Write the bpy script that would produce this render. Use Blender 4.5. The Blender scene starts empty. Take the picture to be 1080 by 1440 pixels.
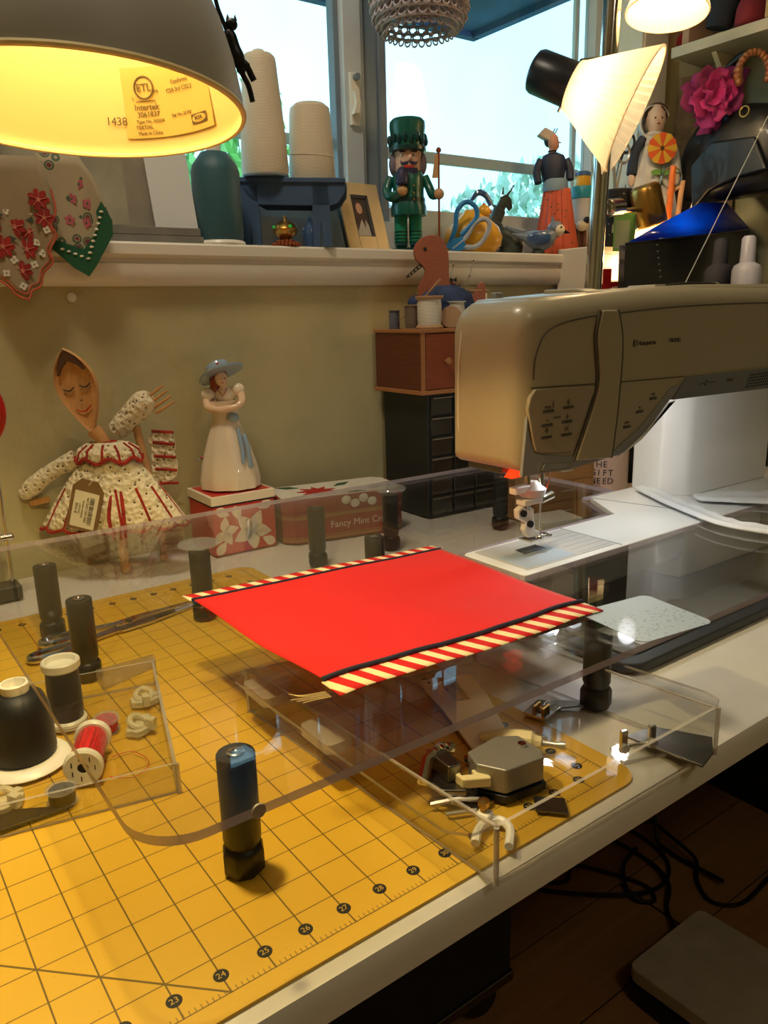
import bpy, math, random
from math import sin, cos, pi, radians as rad
from mathutils import Vector, Matrix, Euler
random.seed(7)
S = 0.0254            # everything below is written in inches
sc = bpy.context.scene
col = sc.collection

# ------------------------------------------------------------------ camera
cam = bpy.data.objects.new('camera', bpy.data.cameras.new('camera'))
col.objects.link(cam)
right = Vector((0.8068984, -0.59009746, -0.02645677))
down = Vector((-0.16827046, -0.18669741, -0.96789934))
fwd = Vector((0.56621553, 0.78544832, -0.24994181))
cm = Matrix((right, -down, -fwd)).transposed().to_4x4()
cm.translation = Vector((-6.692, -12.148, 13.052)) * S
cam.matrix_world = cm
cam.data.sensor_fit = 'HORIZONTAL'
cam.data.sensor_width = 36.0
cam.data.lens = 36.0 * 1090 / 1080
cam.data.clip_start = 0.02
sc.camera = cam

# ------------------------------------------------------------------ sky and exposure
world = bpy.data.worlds.new('world'); sc.world = world; world.use_nodes = True
wn = world.node_tree.nodes; wl = world.node_tree.links
bg = wn['Background']
wtc = wn.new('ShaderNodeTexCoord'); wno = wn.new('ShaderNodeTexNoise'); wcr = wn.new('ShaderNodeValToRGB')
wno.inputs['Scale'].default_value = 2.2; wno.inputs['Detail'].default_value = 4
wcr.color_ramp.elements[0].position = 0.40; wcr.color_ramp.elements[0].color = (0.36, 0.74, 0.98, 1)
wcr.color_ramp.elements[1].position = 0.62; wcr.color_ramp.elements[1].color = (0.48, 0.84, 1.0, 1)
wl.new(wtc.outputs['Generated'], wno.inputs['Vector']); wl.new(wno.outputs['Fac'], wcr.inputs['Fac'])
wl.new(wcr.outputs['Color'], bg.inputs['Color'])
bg.inputs['Strength'].default_value = 2.3
sc.view_settings.view_transform = 'Standard'
sc.view_settings.look = 'None'
sc.view_settings.gamma = 1.0
sc.view_settings.exposure = 0.12
sc.view_settings.use_curve_mapping = False
sc.cycles.max_bounces = 10
sc.cycles.transparent_max_bounces = 24
sc.cycles.sample_clamp_indirect = 6.0

# ------------------------------------------------------------------ helpers
def lin(c):
    return tuple(((x / 255) / 12.92 if x / 255 <= 0.04045 else ((x / 255 + 0.055) / 1.055) ** 2.4) for x in c) + (1.0,)

MATS = {}
def mat(name, c, rough=0.5, metal=0.0, var=0.0, vscale=6.0, bump=0.0, bscale=60.0, emit=None, estr=0.0, trans=0.0, coat=0.0, spec=0.5, sheen=0.0, sss=0.0, alpha=1.0, stretch=None):
    m = bpy.data.materials.new(name); m.use_nodes = True
    n = m.node_tree.nodes; l = m.node_tree.links
    p = n['Principled BSDF']
    p.inputs['Base Color'].default_value = lin(c)
    p.inputs['Roughness'].default_value = rough
    p.inputs['Metallic'].default_value = metal
    p.inputs['Specular IOR Level'].default_value = spec
    p.inputs['Coat Weight'].default_value = coat
    p.inputs['Sheen Weight'].default_value = sheen
    p.inputs['Transmission Weight'].default_value = trans
    p.inputs['Alpha'].default_value = alpha
    if sss: p.inputs['Subsurface Weight'].default_value = sss; p.inputs['Subsurface Radius'].default_value = (0.004, 0.003, 0.002)
    if emit: p.inputs['Emission Color'].default_value = lin(emit); p.inputs['Emission Strength'].default_value = estr
    tc = n.new('ShaderNodeTexCoord')
    vec = tc.outputs['Object']
    if stretch:
        mp = n.new('ShaderNodeMapping'); mp.inputs['Scale'].default_value = stretch; l.new(vec, mp.inputs['Vector']); vec = mp.outputs['Vector']
    if var:
        t = n.new('ShaderNodeTexNoise'); t.inputs['Scale'].default_value = vscale / S / 10; t.inputs['Detail'].default_value = 5
        l.new(vec, t.inputs['Vector'])
        r = n.new('ShaderNodeValToRGB')
        r.color_ramp.elements[0].position = 0.3; r.color_ramp.elements[1].position = 0.7
        r.color_ramp.elements[0].color = lin([max(0, x * (1 - var)) for x in c]); r.color_ramp.elements[1].color = lin([min(255, x * (1 + var * 0.7)) for x in c])
        l.new(t.outputs['Fac'], r.inputs['Fac']); l.new(r.outputs['Color'], p.inputs['Base Color'])
    if bump:
        t = n.new('ShaderNodeTexNoise'); t.inputs['Scale'].default_value = bscale / S / 10; t.inputs['Detail'].default_value = 3
        l.new(vec, t.inputs['Vector'])
        b = n.new('ShaderNodeBump'); b.inputs['Strength'].default_value = bump; b.inputs['Distance'].default_value = 0.002
        l.new(t.outputs['Fac'], b.inputs['Height']); l.new(b.outputs['Normal'], p.inputs['Normal'])
    MATS[name] = m
    return m

def clear(name, tint, base=0.04, rough=0.02, haze=0.0, hazecol=(230, 230, 230)):
    # clear plastic / glass: straight transmission + mirror reflection by angle (same for every ray)
    m = bpy.data.materials.new(name); m.use_nodes = True
    n = m.node_tree.nodes; l = m.node_tree.links
    n.remove(n['Principled BSDF'])
    tr = n.new('ShaderNodeBsdfTransparent'); tr.inputs['Color'].default_value = tint + (1.0,)
    gl = n.new('ShaderNodeBsdfGlossy'); gl.inputs['Roughness'].default_value = rough
    lw = n.new('ShaderNodeLayerWeight'); lw.inputs['Blend'].default_value = 0.5
    pw = n.new('ShaderNodeMath'); pw.operation = 'POWER'; pw.inputs[1].default_value = 5.0
    ma = n.new('ShaderNodeMath'); ma.operation = 'MULTIPLY_ADD'; ma.inputs[1].default_value = 1 - base; ma.inputs[2].default_value = base
    mx = n.new('ShaderNodeMixShader')
    l.new(lw.outputs['Facing'], pw.inputs[0]); l.new(pw.outputs[0], ma.inputs[0]); l.new(ma.outputs[0], mx.inputs[0])
    l.new(tr.outputs[0], mx.inputs[1]); l.new(gl.outputs[0], mx.inputs[2])
    out = mx
    if haze:
        d = n.new('ShaderNodeBsdfDiffuse'); d.inputs['Color'].default_value = lin(hazecol)
        m2 = n.new('ShaderNodeMixShader'); m2.inputs[0].default_value = haze
        l.new(mx.outputs[0], m2.inputs[1]); l.new(d.outputs[0], m2.inputs[2]); out = m2
    l.new(out.outputs[0], n['Material Output'].inputs['Surface'])
    MATS[name] = m
    return m

def nodemat(name, fn, rough=0.5, **kw):
    # fn(n, l, vec) -> colour socket; vec is the object coordinate in inches
    m = mat(name, (200, 200, 200), rough, **kw)
    n = m.node_tree.nodes; l = m.node_tree.links
    tc = n.new('ShaderNodeTexCoord'); mp = n.new('ShaderNodeMapping'); mp.inputs['Scale'].default_value = (1 / S,) * 3
    l.new(tc.outputs['Object'], mp.inputs['Vector'])
    l.new(fn(n, l, mp.outputs['Vector']), n['Principled BSDF'].inputs['Base Color'])
    return m

def M_(op, n, l, a, b=None, c=None):
    x = n.new('ShaderNodeMath'); x.operation = op
    for i, v in enumerate((a, b, c)):
        if v is None: continue
        if isinstance(v, (int, float)): x.inputs[i].default_value = v
        else: l.new(v, x.inputs[i])
    return x.outputs[0]
def mixc(n, l, f, a, b):
    x = n.new('ShaderNodeMix'); x.data_type = 'RGBA'
    if isinstance(f, (int, float)): x.inputs[0].default_value = f
    else: l.new(f, x.inputs[0])
    for i, v in ((6, a), (7, b)):
        if isinstance(v, tuple): x.inputs[i].default_value = lin(v)
        else: l.new(v, x.inputs[i])
    return x.outputs[2]
def noise(n, l, vec, scale, detail=4):
    t = n.new('ShaderNodeTexNoise'); t.inputs['Scale'].default_value = scale; t.inputs['Detail'].default_value = detail; l.new(vec, t.inputs['Vector']); return t.outputs['Fac']
def sep(n, l, vec):
    s = n.new('ShaderNodeSeparateXYZ'); l.new(vec, s.inputs[0]); return s.outputs

def RX(a): return Matrix.Rotation(rad(a), 4, 'X')
def RY(a): return Matrix.Rotation(rad(a), 4, 'Y')
def RZ(a): return Matrix.Rotation(rad(a), 4, 'Z')
def TR(x, y, z): return Matrix.Translation((x, y, z))
def along(p, d, roll=0):
    # frame at p whose +z runs along d
    q = Vector(d).to_track_quat('Z', 'Y').to_matrix().to_4x4()
    return Matrix.Translation(p) @ q @ RZ(roll)

class MB:
    def __init__(s): s.v = []; s.f = []; s.m = []
    def add(s, vs, fs, m=0, M=None):
        o = len(s.v)
        if M is not None and M.determinant() < 0: fs = [f[::-1] for f in fs]
        s.v += [tuple(M @ Vector(v)) if M is not None else tuple(v) for v in vs]
        s.f += [tuple(i + o for i in f) for f in fs]; s.m += [m] * len(fs)
        return s
    def box(s, x0, x1, y0, y1, z0, z1, m=0, M=None):
        return s.add([(x0, y0, z0), (x1, y0, z0), (x1, y1, z0), (x0, y1, z0), (x0, y0, z1), (x1, y0, z1), (x1, y1, z1), (x0, y1, z1)],
                     [(0, 3, 2, 1), (4, 5, 6, 7), (0, 1, 5, 4), (1, 2, 6, 5), (2, 3, 7, 6), (3, 0, 4, 7)], m, M)
    def cbox(s, c, d, m=0, M=None):
        return s.box(c[0] - d[0] / 2, c[0] + d[0] / 2, c[1] - d[1] / 2, c[1] + d[1] / 2, c[2] - d[2] / 2, c[2] + d[2] / 2, m, M)
    def prism(s, pts, z0, z1, m=0, M=None, mside=None):
        k = len(pts)
        a = sum(pts[i][0] * pts[(i + 1) % k][1] - pts[(i + 1) % k][0] * pts[i][1] for i in range(k))
        if a < 0: pts = pts[::-1]
        o = len(s.v)
        s.add([(x, y, z0) for x, y in pts] + [(x, y, z1) for x, y in pts], [tuple(range(k))[::-1], tuple(range(k, 2 * k))], m, M)
        fs = [(i, (i + 1) % k, k + (i + 1) % k, k + i) for i in range(k)]
        if M is not None and M.determinant() < 0: fs = [f[::-1] for f in fs]
        s.f += [tuple(i + o for i in f) for f in fs]; s.m += [m if mside is None else mside] * k
        return s
    def loft(s, rings, m=0, M=None, closed=True, cap=True):
        k = len(rings[0]); vs = [p for r in rings for p in r]; fs = []
        for j in range(len(rings) - 1):
            for i in range(k if closed else k - 1):
                a = j * k + i; b = j * k + (i + 1) % k
                fs.append((a, b, b + k, a + k))
        if cap and closed:
            fs.append(tuple(range(k))[::-1]); fs.append(tuple(range((len(rings) - 1) * k, len(rings) * k)))
        return s.add(vs, fs, m, M)
    def lathe(s, prof, seg=28, m=0, M=None, cap=True, wob=None):
        rings = []
        for r, z in prof:
            rings.append([((r + (wob(2 * pi * i / seg, r, z) if wob else 0)) * cos(2 * pi * i / seg), (r + (wob(2 * pi * i / seg, r, z) if wob else 0)) * sin(2 * pi * i / seg), z) for i in range(seg)])
        return s.loft(rings, m, M, True, cap)
    def tube(s, pts, r, seg=8, m=0, M=None, cap=True):
        pts = [Vector(p) for p in pts]; n = len(pts)
        rr = r if isinstance(r, (list, tuple)) else [r] * n
        rings = []; up = None
        for i, p in enumerate(pts):
            d = (pts[min(i + 1, n - 1)] - pts[max(i - 1, 0)]).normalized()
            if up is None: up = Vector((0, 0, 1)) if abs(d.z) < 0.9 else Vector((1, 0, 0))
            a = (up - d * up.dot(d))
            a = a.normalized() if a.length > 1e-6 else d.orthogonal().normalized()
            up = a; b = d.cross(a)
            rings.append([tuple(p + (a * cos(2 * pi * k / seg) + b * sin(2 * pi * k / seg)) * rr[i]) for k in range(seg)])
        return s.loft(rings, m, M, True, cap)
    def ball(s, c, r, m=0, M=None, seg=14, rings=9):
        if not isinstance(r, (tuple, list)): r = (r, r, r)
        vs = [(c[0], c[1], c[2] - r[2])]; fs = []
        for j in range(1, rings):
            t = -pi / 2 + pi * j / rings
            vs += [(c[0] + r[0] * cos(t) * cos(2 * pi * i / seg), c[1] + r[1] * cos(t) * sin(2 * pi * i / seg), c[2] + r[2] * sin(t)) for i in range(seg)]
        vs.append((c[0], c[1], c[2] + r[2])); top = len(vs) - 1
        for i in range(seg):
            fs.append((0, 1 + (i + 1) % seg, 1 + i))
            for j in range(rings - 2):
                a = 1 + j * seg + i; b = 1 + j * seg + (i + 1) % seg
                fs.append((a, b, b + seg, a + seg))
            fs.append((1 + (rings - 2) * seg + i, 1 + (rings - 2) * seg + (i + 1) % seg, top))
        return s.add(vs, fs, m, M)
    def torus(s, R, r, seg=28, sub=8, m=0, M=None, a0=0, a1=360):
        full = abs(a1 - a0) >= 360; n = seg if full else seg + 1
        pts = [(R * cos(rad(a0 + (a1 - a0) * i / seg)), R * sin(rad(a0 + (a1 - a0) * i / seg)), 0) for i in range(n)]
        if not full: return s.tube(pts, r, sub, m, M)
        rings = []
        for i in range(seg):
            t = 2 * pi * i / seg
            rings.append([((R + r * cos(2 * pi * k / sub)) * cos(t), (R + r * cos(2 * pi * k / sub)) * sin(t), r * sin(2 * pi * k / sub)) for k in range(sub)])
        rings.append(rings[0])
        return s.loft(rings, m, M, True, False)
    def grid(s, fn, nu, nv, m=0, M=None, thick=0.0, nrm=None):
        vs = [fn(i / nu, j / nv) for j in range(nv + 1) for i in range(nu + 1)]
        fs = [(j * (nu + 1) + i, j * (nu + 1) + i + 1, (j + 1) * (nu + 1) + i + 1, (j + 1) * (nu + 1) + i) for j in range(nv) for i in range(nu)]
        return s.add(vs, fs, m, M)
    def build(s, name, mats, parent=None, bevel=0.0, seg=2, sub=0, solid=0.0, ang=38, kind=None, label=None, w=False):
        if w and parent is not None:
            q = parent.location / S; s.v = [(x - q.x, y - q.y, z - q.z) for x, y, z in s.v]
        me = bpy.data.meshes.new(name)
        me.from_pydata([(x * S, y * S, z * S) for x, y, z in s.v], [], s.f)
        if not isinstance(mats, (list, tuple)): mats = [mats]
        for q in mats: me.materials.append(MATS[q] if isinstance(q, str) else q)
        me.polygons.foreach_set('material_index', s.m)
        me.polygons.foreach_set('use_smooth', [True] * len(s.f))
        me.update(); me.validate()
        if not sub and not bevel: me.set_sharp_from_angle(angle=rad(ang))
        o = bpy.data.objects.new(name, me); col.objects.link(o)
        if parent is not None: o.parent = parent
        if solid:
            q = o.modifiers.new('solid', 'SOLIDIFY'); q.thickness = solid * S; q.offset = 0
        if bevel:
            q = o.modifiers.new('bevel', 'BEVEL'); q.width = bevel * S; q.segments = seg; q.limit_method = 'ANGLE'; q.angle_limit = rad(35); q.harden_normals = True
        if sub:
            q = o.modifiers.new('sub', 'SUBSURF'); q.levels = sub; q.render_levels = sub
        if kind: o['kind'] = kind
        if label: o['label'] = label
        return o

def thing(name, label, cat, loc=(0, 0, 0), rz=0.0, group=None, kind=None, rot=None):
    o = bpy.data.objects.new(name, None); col.objects.link(o); o.empty_display_size = 0.02
    o.location = Vector(loc) * S; o.rotation_euler = rot if rot else (0, 0, rad(rz))
    if label: o['label'] = label
    if cat: o['category'] = cat
    if group: o['group'] = group
    if kind: o['kind'] = kind
    return o
def tag(o, label, cat, group=None):
    o['label'] = label; o['category'] = cat
    if group: o['group'] = group
    return o
def place(o, loc, rz=0.0, rot=None):
    o.location = Vector(loc) * S; o.rotation_euler = rot if rot else (0, 0, rad(rz)); return o
def dup(o, loc, rz, label, parent=None):
    c = o.copy(); col.objects.link(c); c.location = Vector(loc) * S; c.rotation_euler = (0, 0, rad(rz)); c['label'] = label
    for ch in o.children:
        d = ch.copy(); col.objects.link(d); d.parent = c
        for g in ch.children:
            e = g.copy(); col.objects.link(e); e.parent = d
    return c
def text(name, string, size, m, parent, M, depth=0.004, align='CENTER', w=False):
    if w: M = Matrix.Translation(-parent.location / S) @ M
    cu = bpy.data.curves.new(name, 'FONT'); cu.body = string; cu.size = size * S; cu.extrude = depth * S; cu.align_x = align; cu.align_y = 'CENTER'; cu.resolution_u = 3
    t = bpy.data.objects.new('tmp', cu); col.objects.link(t)
    dg = bpy.context.evaluated_depsgraph_get()
    me = bpy.data.meshes.new_from_object(t.evaluated_get(dg)); me.name = name
    bpy.data.objects.remove(t)
    me.materials.clear(); me.materials.append(MATS[m])
    Q = M.copy(); Q.translation = Q.translation * S
    me.transform(Q)
    o = bpy.data.objects.new(name, me); col.objects.link(o); o.parent = parent
    return o
def lamp_light(name, loc, power, c, size, parent=None, kind='POINT', rot=None, spot=None):
    d = bpy.data.lights.new(name, kind); d.energy = power; d.color = c
    if kind == 'AREA': d.size = size * S
    else: d.shadow_soft_size = size * S
    o = bpy.data.objects.new(name, d); col.objects.link(o); o.location = Vector(loc) * S
    if rot: o.rotation_euler = rot
    if parent is not None: o.parent = parent
    return o
def rrect(x0, x1, y0, y1, r, n=5):
    out = []
    for cx, cy, a in ((x1 - r, y0 + r, -90), (x1 - r, y1 - r, 0), (x0 + r, y1 - r, 90), (x0 + r, y0 + r, 180)):
        out += [(cx + r * cos(rad(a + 90 * i / n)), cy + r * sin(rad(a + 90 * i / n))) for i in range(n + 1)]
    return out
def spline(pts, n=8):
    P = [Vector(p) for p in pts]; out = []
    for i in range(len(P) - 1):
        a = P[max(i - 1, 0)]; b = P[i]; c = P[i + 1]; d = P[min(i + 2, len(P) - 1)]
        for k in range(n):
            t = k / n
            out.append(tuple(0.5 * ((2 * b) + (c - a) * t + (2 * a - 5 * b + 4 * c - d) * t * t + (3 * b - a - 3 * c + d) * t ** 3)))
    out.append(tuple(P[-1])); return out
XZ = Matrix(((1, 0, 0, 0), (0, 0, 1, 0), (0, 1, 0, 0), (0, 0, 0, 1)))      # outline (x, z) extruded along y
XZ[0][0] = 1
VIEW = -35.8

# ------------------------------------------------------------------ shared materials
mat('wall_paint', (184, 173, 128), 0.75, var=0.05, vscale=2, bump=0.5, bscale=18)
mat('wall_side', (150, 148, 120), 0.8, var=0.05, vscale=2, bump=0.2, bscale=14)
mat('white_trim', (226, 220, 206), 0.45, var=0.04, vscale=3, bump=0.08, bscale=20, stretch=(0.1, 1, 1))
mat('vinyl', (205, 214, 222), 0.4, var=0.02)
mat('desk_white', (232, 226, 214), 0.35, var=0.03, vscale=2)
mat('ceiling_paint', (225, 220, 205), 0.8)
mat('black_plastic', (22, 22, 23), 0.4)
mat('black_matte', (20, 20, 21), 0.7, var=0.2)
mat('chrome', (215, 213, 208), 0.12, metal=1.0)
mat('steel', (190, 186, 178), 0.34, metal=0.65, var=0.05)
mat('dark_steel', (120, 115, 108), 0.3, metal=1.0)
mat('brass', (190, 150, 80), 0.3, metal=1.0, var=0.15, vscale=8, bump=0.2, bscale=12)
mat('ink', (25, 24, 26), 0.6)
mat('white_plastic', (236, 232, 220), 0.35)
mat('cream_plastic', (226, 210, 160), 0.4)
mat('red_paint', (178, 24, 20), 0.3)
clear('glass', (0.97, 0.985, 0.98), 0.04, 0.0)
clear('acrylic', (0.965, 0.97, 0.97), 0.045, 0.01)
clear('acrylic_edge', (0.72, 0.67, 0.70), 0.10, 0.12, haze=0.62, hazecol=(222, 208, 220))
clear('acrylic_tray', (0.955, 0.955, 0.95), 0.05, 0.02)
clear('tray_edge', (0.80, 0.78, 0.77), 0.10, 0.1, haze=0.34, hazecol=(236, 228, 220))
clear('frosted', (0.85, 0.84, 0.80), 0.06, 0.2, haze=0.45, hazecol=(235, 225, 190))

# ================================================================== THE ROOM
def struct(o): o['kind'] = 'structure'; return o
XR, XL, YB, YF, ZC, ZF = 55.6, -62.0, 30.7, -72.0, 66.0, -29.0
SILL = 16.95
WX0, WX1, WZ1 = 2.0, 50.3, 50.0
b = MB()
b.box(XL - 4, WX0, YB, YB + 5, ZF, ZC); b.box(WX1, XR + 4, YB, YB + 5, ZF, ZC)
b.box(WX0, WX1, YB, YB + 5, ZF, SILL - 0.8); b.box(WX0, WX1, YB, YB + 5, WZ1, ZC)
struct(b.build('wall_back', 'wall_paint'))
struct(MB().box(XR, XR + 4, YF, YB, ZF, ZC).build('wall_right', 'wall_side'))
struct(MB().box(XL - 4, XL, YF, YB, ZF, ZC).build('wall_left', 'wall_paint'))
struct(MB().box(XL - 4, XR + 4, YF - 4, YF, ZF, ZC).build('wall_front', 'wall_paint'))
struct(MB().box(XL - 4, XR + 4, YF - 4, YB + 5, ZC, ZC + 2).build('ceiling', 'ceiling_paint'))
fl = thing('floor', None, None, kind='structure')
mat('floor_gap', (30, 20, 12), 0.8)
MB().box(XL - 4, XR + 4, YF - 4, YB + 5, ZF - 2, ZF - 0.12).build('subfloor', 'floor_gap', fl)
def woodc(n, l, v):
    mp = n.new('ShaderNodeMapping'); mp.inputs['Scale'].default_value = (0.05, 0.8, 1); l.new(v, mp.inputs['Vector'])
    oi = n.new('ShaderNodeObjectInfo')
    f = noise(n, l, mp.outputs['Vector'], 2.0, 6)
    return mixc(n, l, M_('ADD', n, l, M_('MULTIPLY', n, l, f, 0.8), M_('MULTIPLY', n, l, oi.outputs['Random'], 0.35)), (112, 76, 44), (176, 128, 80))
nodemat('floor_wood', woodc, 0.45)
# the laminate boards in view, the rest of the floor in longer runs
pl = MB().box(0, 47.8, 0, 5.9, -0.12, 0).build('floor_board', 'floor_wood', fl, bevel=0.03, seg=1)
pl.location = Vector((XL, YF, ZF)) * S
yy = YF
row = 0
while yy < YB - 0.1:
    x = XL - (row * 17) % 48
    while x < XR:
        if not (row == 0 and x == XL):
            c = pl.copy(); col.objects.link(c); c.parent = fl; c.location = Vector((x, yy, ZF)) * S
        x += 48
    yy += 6; row += 1

# --- added ceiling fixtures, unseen, to fill the room with light
def fill_ceiling_light(loc, power, label):
  cl_ = thing('fill_ceiling_light', label, 'lamp', loc, 0, 'added fill lights')
  MB().lathe([(0, -3.2), (3.5, -3.0), (6.0, -2.0), (7.0, -0.6)], 40, 0, None, False).build('diffuser', 'fill_glow', cl_)
  MB().lathe([(7.0, -0.8), (7.3, -0.8), (7.3, 0), (0, 0)], 40).build('rim', 'white_trim', cl_)
  lamp_light('fill_lamp', (0, 0, -4), power, (1.0, 0.86, 0.66), 10, cl_, 'AREA')
mat('fill_glow', (255, 250, 235), 0.5, emit=(255, 236, 205), estr=1.5)
fill_ceiling_light((-3, 12, ZC), 8, 'added unseen round ceiling light above the desk for fill')
fill_ceiling_light((12, -46, ZC), 2.4, 'added unseen round ceiling light at the far side of the room for fill')
# --- window sill
sl = thing('trim_1', None, None, kind='structure')
prof = [(35, SILL), (29.95, SILL), (29.8, SILL - 0.12), (29.8, SILL - 0.62), (29.95, SILL - 0.76), (30.15, SILL - 0.8), (30.15, SILL - 1.0), (30.0, SILL - 1.1), (30.0, SILL - 1.75), (30.25, SILL - 2.1), (30.5, SILL - 2.22), (30.72, SILL - 2.22), (30.72, SILL - 0.8), (35, SILL - 0.8)]
MYZ = Matrix(((0, 0, 1, 0), (1, 0, 0, 0), (0, 1, 0, 0), (0, 0, 0, 1)))
MB().prism(prof, -2, 50.2, 0, MYZ).build('sill_board', 'white_trim', sl)
c = thing('trim_2', None, None, kind='structure')
MB().box(50.3, 53.3, 30.25, 30.72, SILL - 1, WZ1 + 3).build('window_casing', 'white_trim', c, bevel=0.08)
MB().box(50.1, 50.32, 30.4, 35.6, SILL, WZ1).build('window_reveal', 'white_trim', c)
# nail head on the wall under the sill
tag(place(MB().lathe([(0, -0.1), (0.2, -0.1), (0.25, 0.02), (0.18, 0.12), (0, 0.15)], 12, 0, RX(90)).build('wall_hook', 'white_trim'), (4.75, 30.62, 14.2)), 'small white round hook on the green wall under the sill', 'hook')

# --- window
w = thing('window_1', None, None, kind='structure')
mat('vinyl_dark', (120, 135, 150), 0.5)
def wb(name, x0, x1, y0, y1, z0, z1, m='vinyl'): return MB().box(x0, x1, y0, y1, z0, z1).build(name, m, w, bevel=0.06)
wb('bottom_rail', WX0, WX1, 34.4, 35.6, SILL, 19.2); wb('bottom_track', WX0, WX1, 34.9, 35.6, 19.2, 20.2)
wb('top_rail', WX0, WX1, 34.4, 35.6, WZ1 - 1.5, WZ1)
wb('side_jamb', WX0, WX0 + 1.4, 34.4, 35.6, 19.2, WZ1 - 1.5); wb('side_jamb', 49.4, 50.12, 34.4, 35.6, 19.2, WZ1 - 1.5)
wb('meeting_stile', 24.1, 24.5, 34.7, 35.5, 19.2, 48.5, 'vinyl_dark'); wb('meeting_stile', 24.5, 25.9, 34.2, 35.4, 19.2, 48.5)
wb('meeting_stile', 25.9, 26.3, 34.5, 35.5, 19.2, 48.5); wb('meeting_stile', 26.3, 27.6, 34.8, 35.5, 19.2, 48.5, 'vinyl_dark'); wb('meeting_stile', 27.6, 28.2, 34.6, 35.5, 19.2, 48.5, 'vinyl_dark')
wb('screen_rail', 3.4, 24.1, 35.7, 35.95, 23.8, 24.5); wb('screen_rail', 28.2, 49.4, 35.7, 35.95, 23.6, 24.4)
wb('screen_stile', 48.3, 48.8, 35.6, 35.95, 20.2, 48.5)
MB().box(3.4, 24.2, 35.2, 35.3, 19.3, 48.5).build('pane', 'glass', w)
MB().box(28.1, 49.4, 35.2, 35.3, 20.1, 48.5).build('pane', 'glass', w)
lt = MB().box(24.8, 25.55, 33.95, 34.25, 25.0, 28.2).build('latch', 'white_plastic', w, bevel=0.08)
MB().prism([(0, 0), (0.5, 0.1), (0.62, 0.8), (0.35, 1.5), (0.1, 1.4), (0.25, 0.8)], 0, 0.35, 0, TR(24.75, 33.95, 25.6) @ RX(90)).build('latch_lever', 'white_plastic', lt, bevel=0.05)
MB().lathe([(0.22, 0), (0.22, 0.3)], 12, 0, TR(25.2, 33.95, 27.9) @ RX(90)).build('latch_screw', 'vinyl_dark', lt)

# --- outside: eave, neighbour's roof, shrubs
mat('eave_paint', (58, 84, 128), 0.7, var=0.2, vscale=1)
ev = thing('roof_eave', 'dark blue roof overhang seen at the top of the window', 'roof')
MB().box(-40, 59.4, 36.2, 60, 43.0, 46).build('soffit', 'eave_paint', ev)
MB().box(-40, 60.2, 59.8, 60.8, 42.4, 46.6).build('fascia', 'eave_paint', ev)
MB().box(59.2, 60.2, 36.2, 60, 42.4, 46.6).build('fascia', 'eave_paint', ev)
mat('pink_wall', (214, 190, 196), 0.8); mat('far_roof', (176, 160, 165), 0.8)
nh = thing('neighbour_house', 'pale pink house seen low through the window behind the nutcracker', 'house', (330, 560, -60))
MB().box(-110, 90, 0, 120, 0, 148).build('house_wall', 'pink_wall', nh)
MB().prism([(-120, 146), (100, 146), (60, 184), (-80, 184)], -10, 130, 0, XZ).build('roof', 'far_roof', nh)
mat('lawn', (120, 160, 80), 0.9, var=0.3, vscale=0.02)
struct(MB().box(-1500, 2500, 40, 4000, -62, -60).build('ground', 'lawn'))
mat('leaf', (150, 205, 120), 0.6, var=0.3, vscale=1)
mat('leaf_hazed', (190, 222, 196), 0.6, var=0.3, vscale=1)  # leaf colour paled to paint in outdoor haze
mat('bark', (80, 62, 45), 0.9)
def tree(loc, rx, rz, n, m, label, seed, trunk):
    random.seed(seed)
    t = thing('garden_tree', label, 'tree', loc)
    lv = MB()
    for i in range(n):
        a = random.uniform(0, 2 * pi); u = random.uniform(-1, 1); q = random.uniform(0.35, 1) ** 0.6
        p = Vector((rx * q * cos(a) * math.sqrt(1 - u * u), rx * q * sin(a) * math.sqrt(1 - u * u), rz * q * u))
        e = Euler((random.uniform(0, 6), random.uniform(0, 6), random.uniform(0, 6))).to_matrix().to_4x4()
        k = random.uniform(1.6, 3.2)
        lv.add([(-k, 0, 0), (0, -k * 0.45, 0.2), (k, 0, 0), (0, k * 0.45, 0.2)], [(0, 1, 2), (0, 2, 3)], 0, Matrix.Translation(p) @ e)
    lv.build('leaves', m, t, kind='stuff')
    MB().tube([(0, 0, trunk), (1, 0, -rz * 0.4), (-2, 1, rz * 0.3)], [3, 2.2, 1], 7).build('trunk', 'bark', t)
tree((196, 175, 26), 40, 34, 2400, 'leaf_hazed', 'leafy green tree paled by painted-in haze outside behind the woman figurine', 3, -98)
tree((72, 175, 40), 32, 34, 2200, 'leaf', 'bright green leafy tree outside behind the tall white thread cone', 5, -106)

# --- desk
dk = thing('sewing_desk', 'long white desk with a rounded front edge under the cutting mat', 'desk', (0, 0, 0))
MB().prism([(-0.9, -0.55), (-0.78, -0.2), (-0.5, -0.085), (30.65, -0.085), (30.65, -1.25), (-0.7, -1.25), (-0.9, -1.1)], -58, 55.3, 0, MYZ).build('tabletop', 'desk_white', dk)
MB().box(-56, 55, 29.2, 30.2, ZF, -1.25).build('back_panel', 'black_matte', dk)
MB().box(52.5, 54.5, 1, 30, ZF, -1.25).build('leg_panel', 'black_matte', dk); MB().box(-56, -54, 1, 30, ZF, -1.25).build('leg_panel', 'black_matte', dk)
cb = thing('rolling_cabinet', 'dark rolling drawer cabinet tucked under the desk', 'cabinet', (0, 0, ZF))
mat('cab_dark', (26, 30, 33), 0.55, var=0.1)
MB().box(2, 21.4, 15.2, 28.8, 3.0, 27).build('body', 'cab_dark', cb, bevel=0.1)
MB().box(1.8, 21.7, 15.0, 28.9, 2.4, 3.1).build('base_rail', 'dark_steel', cb, bevel=0.1)
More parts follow.
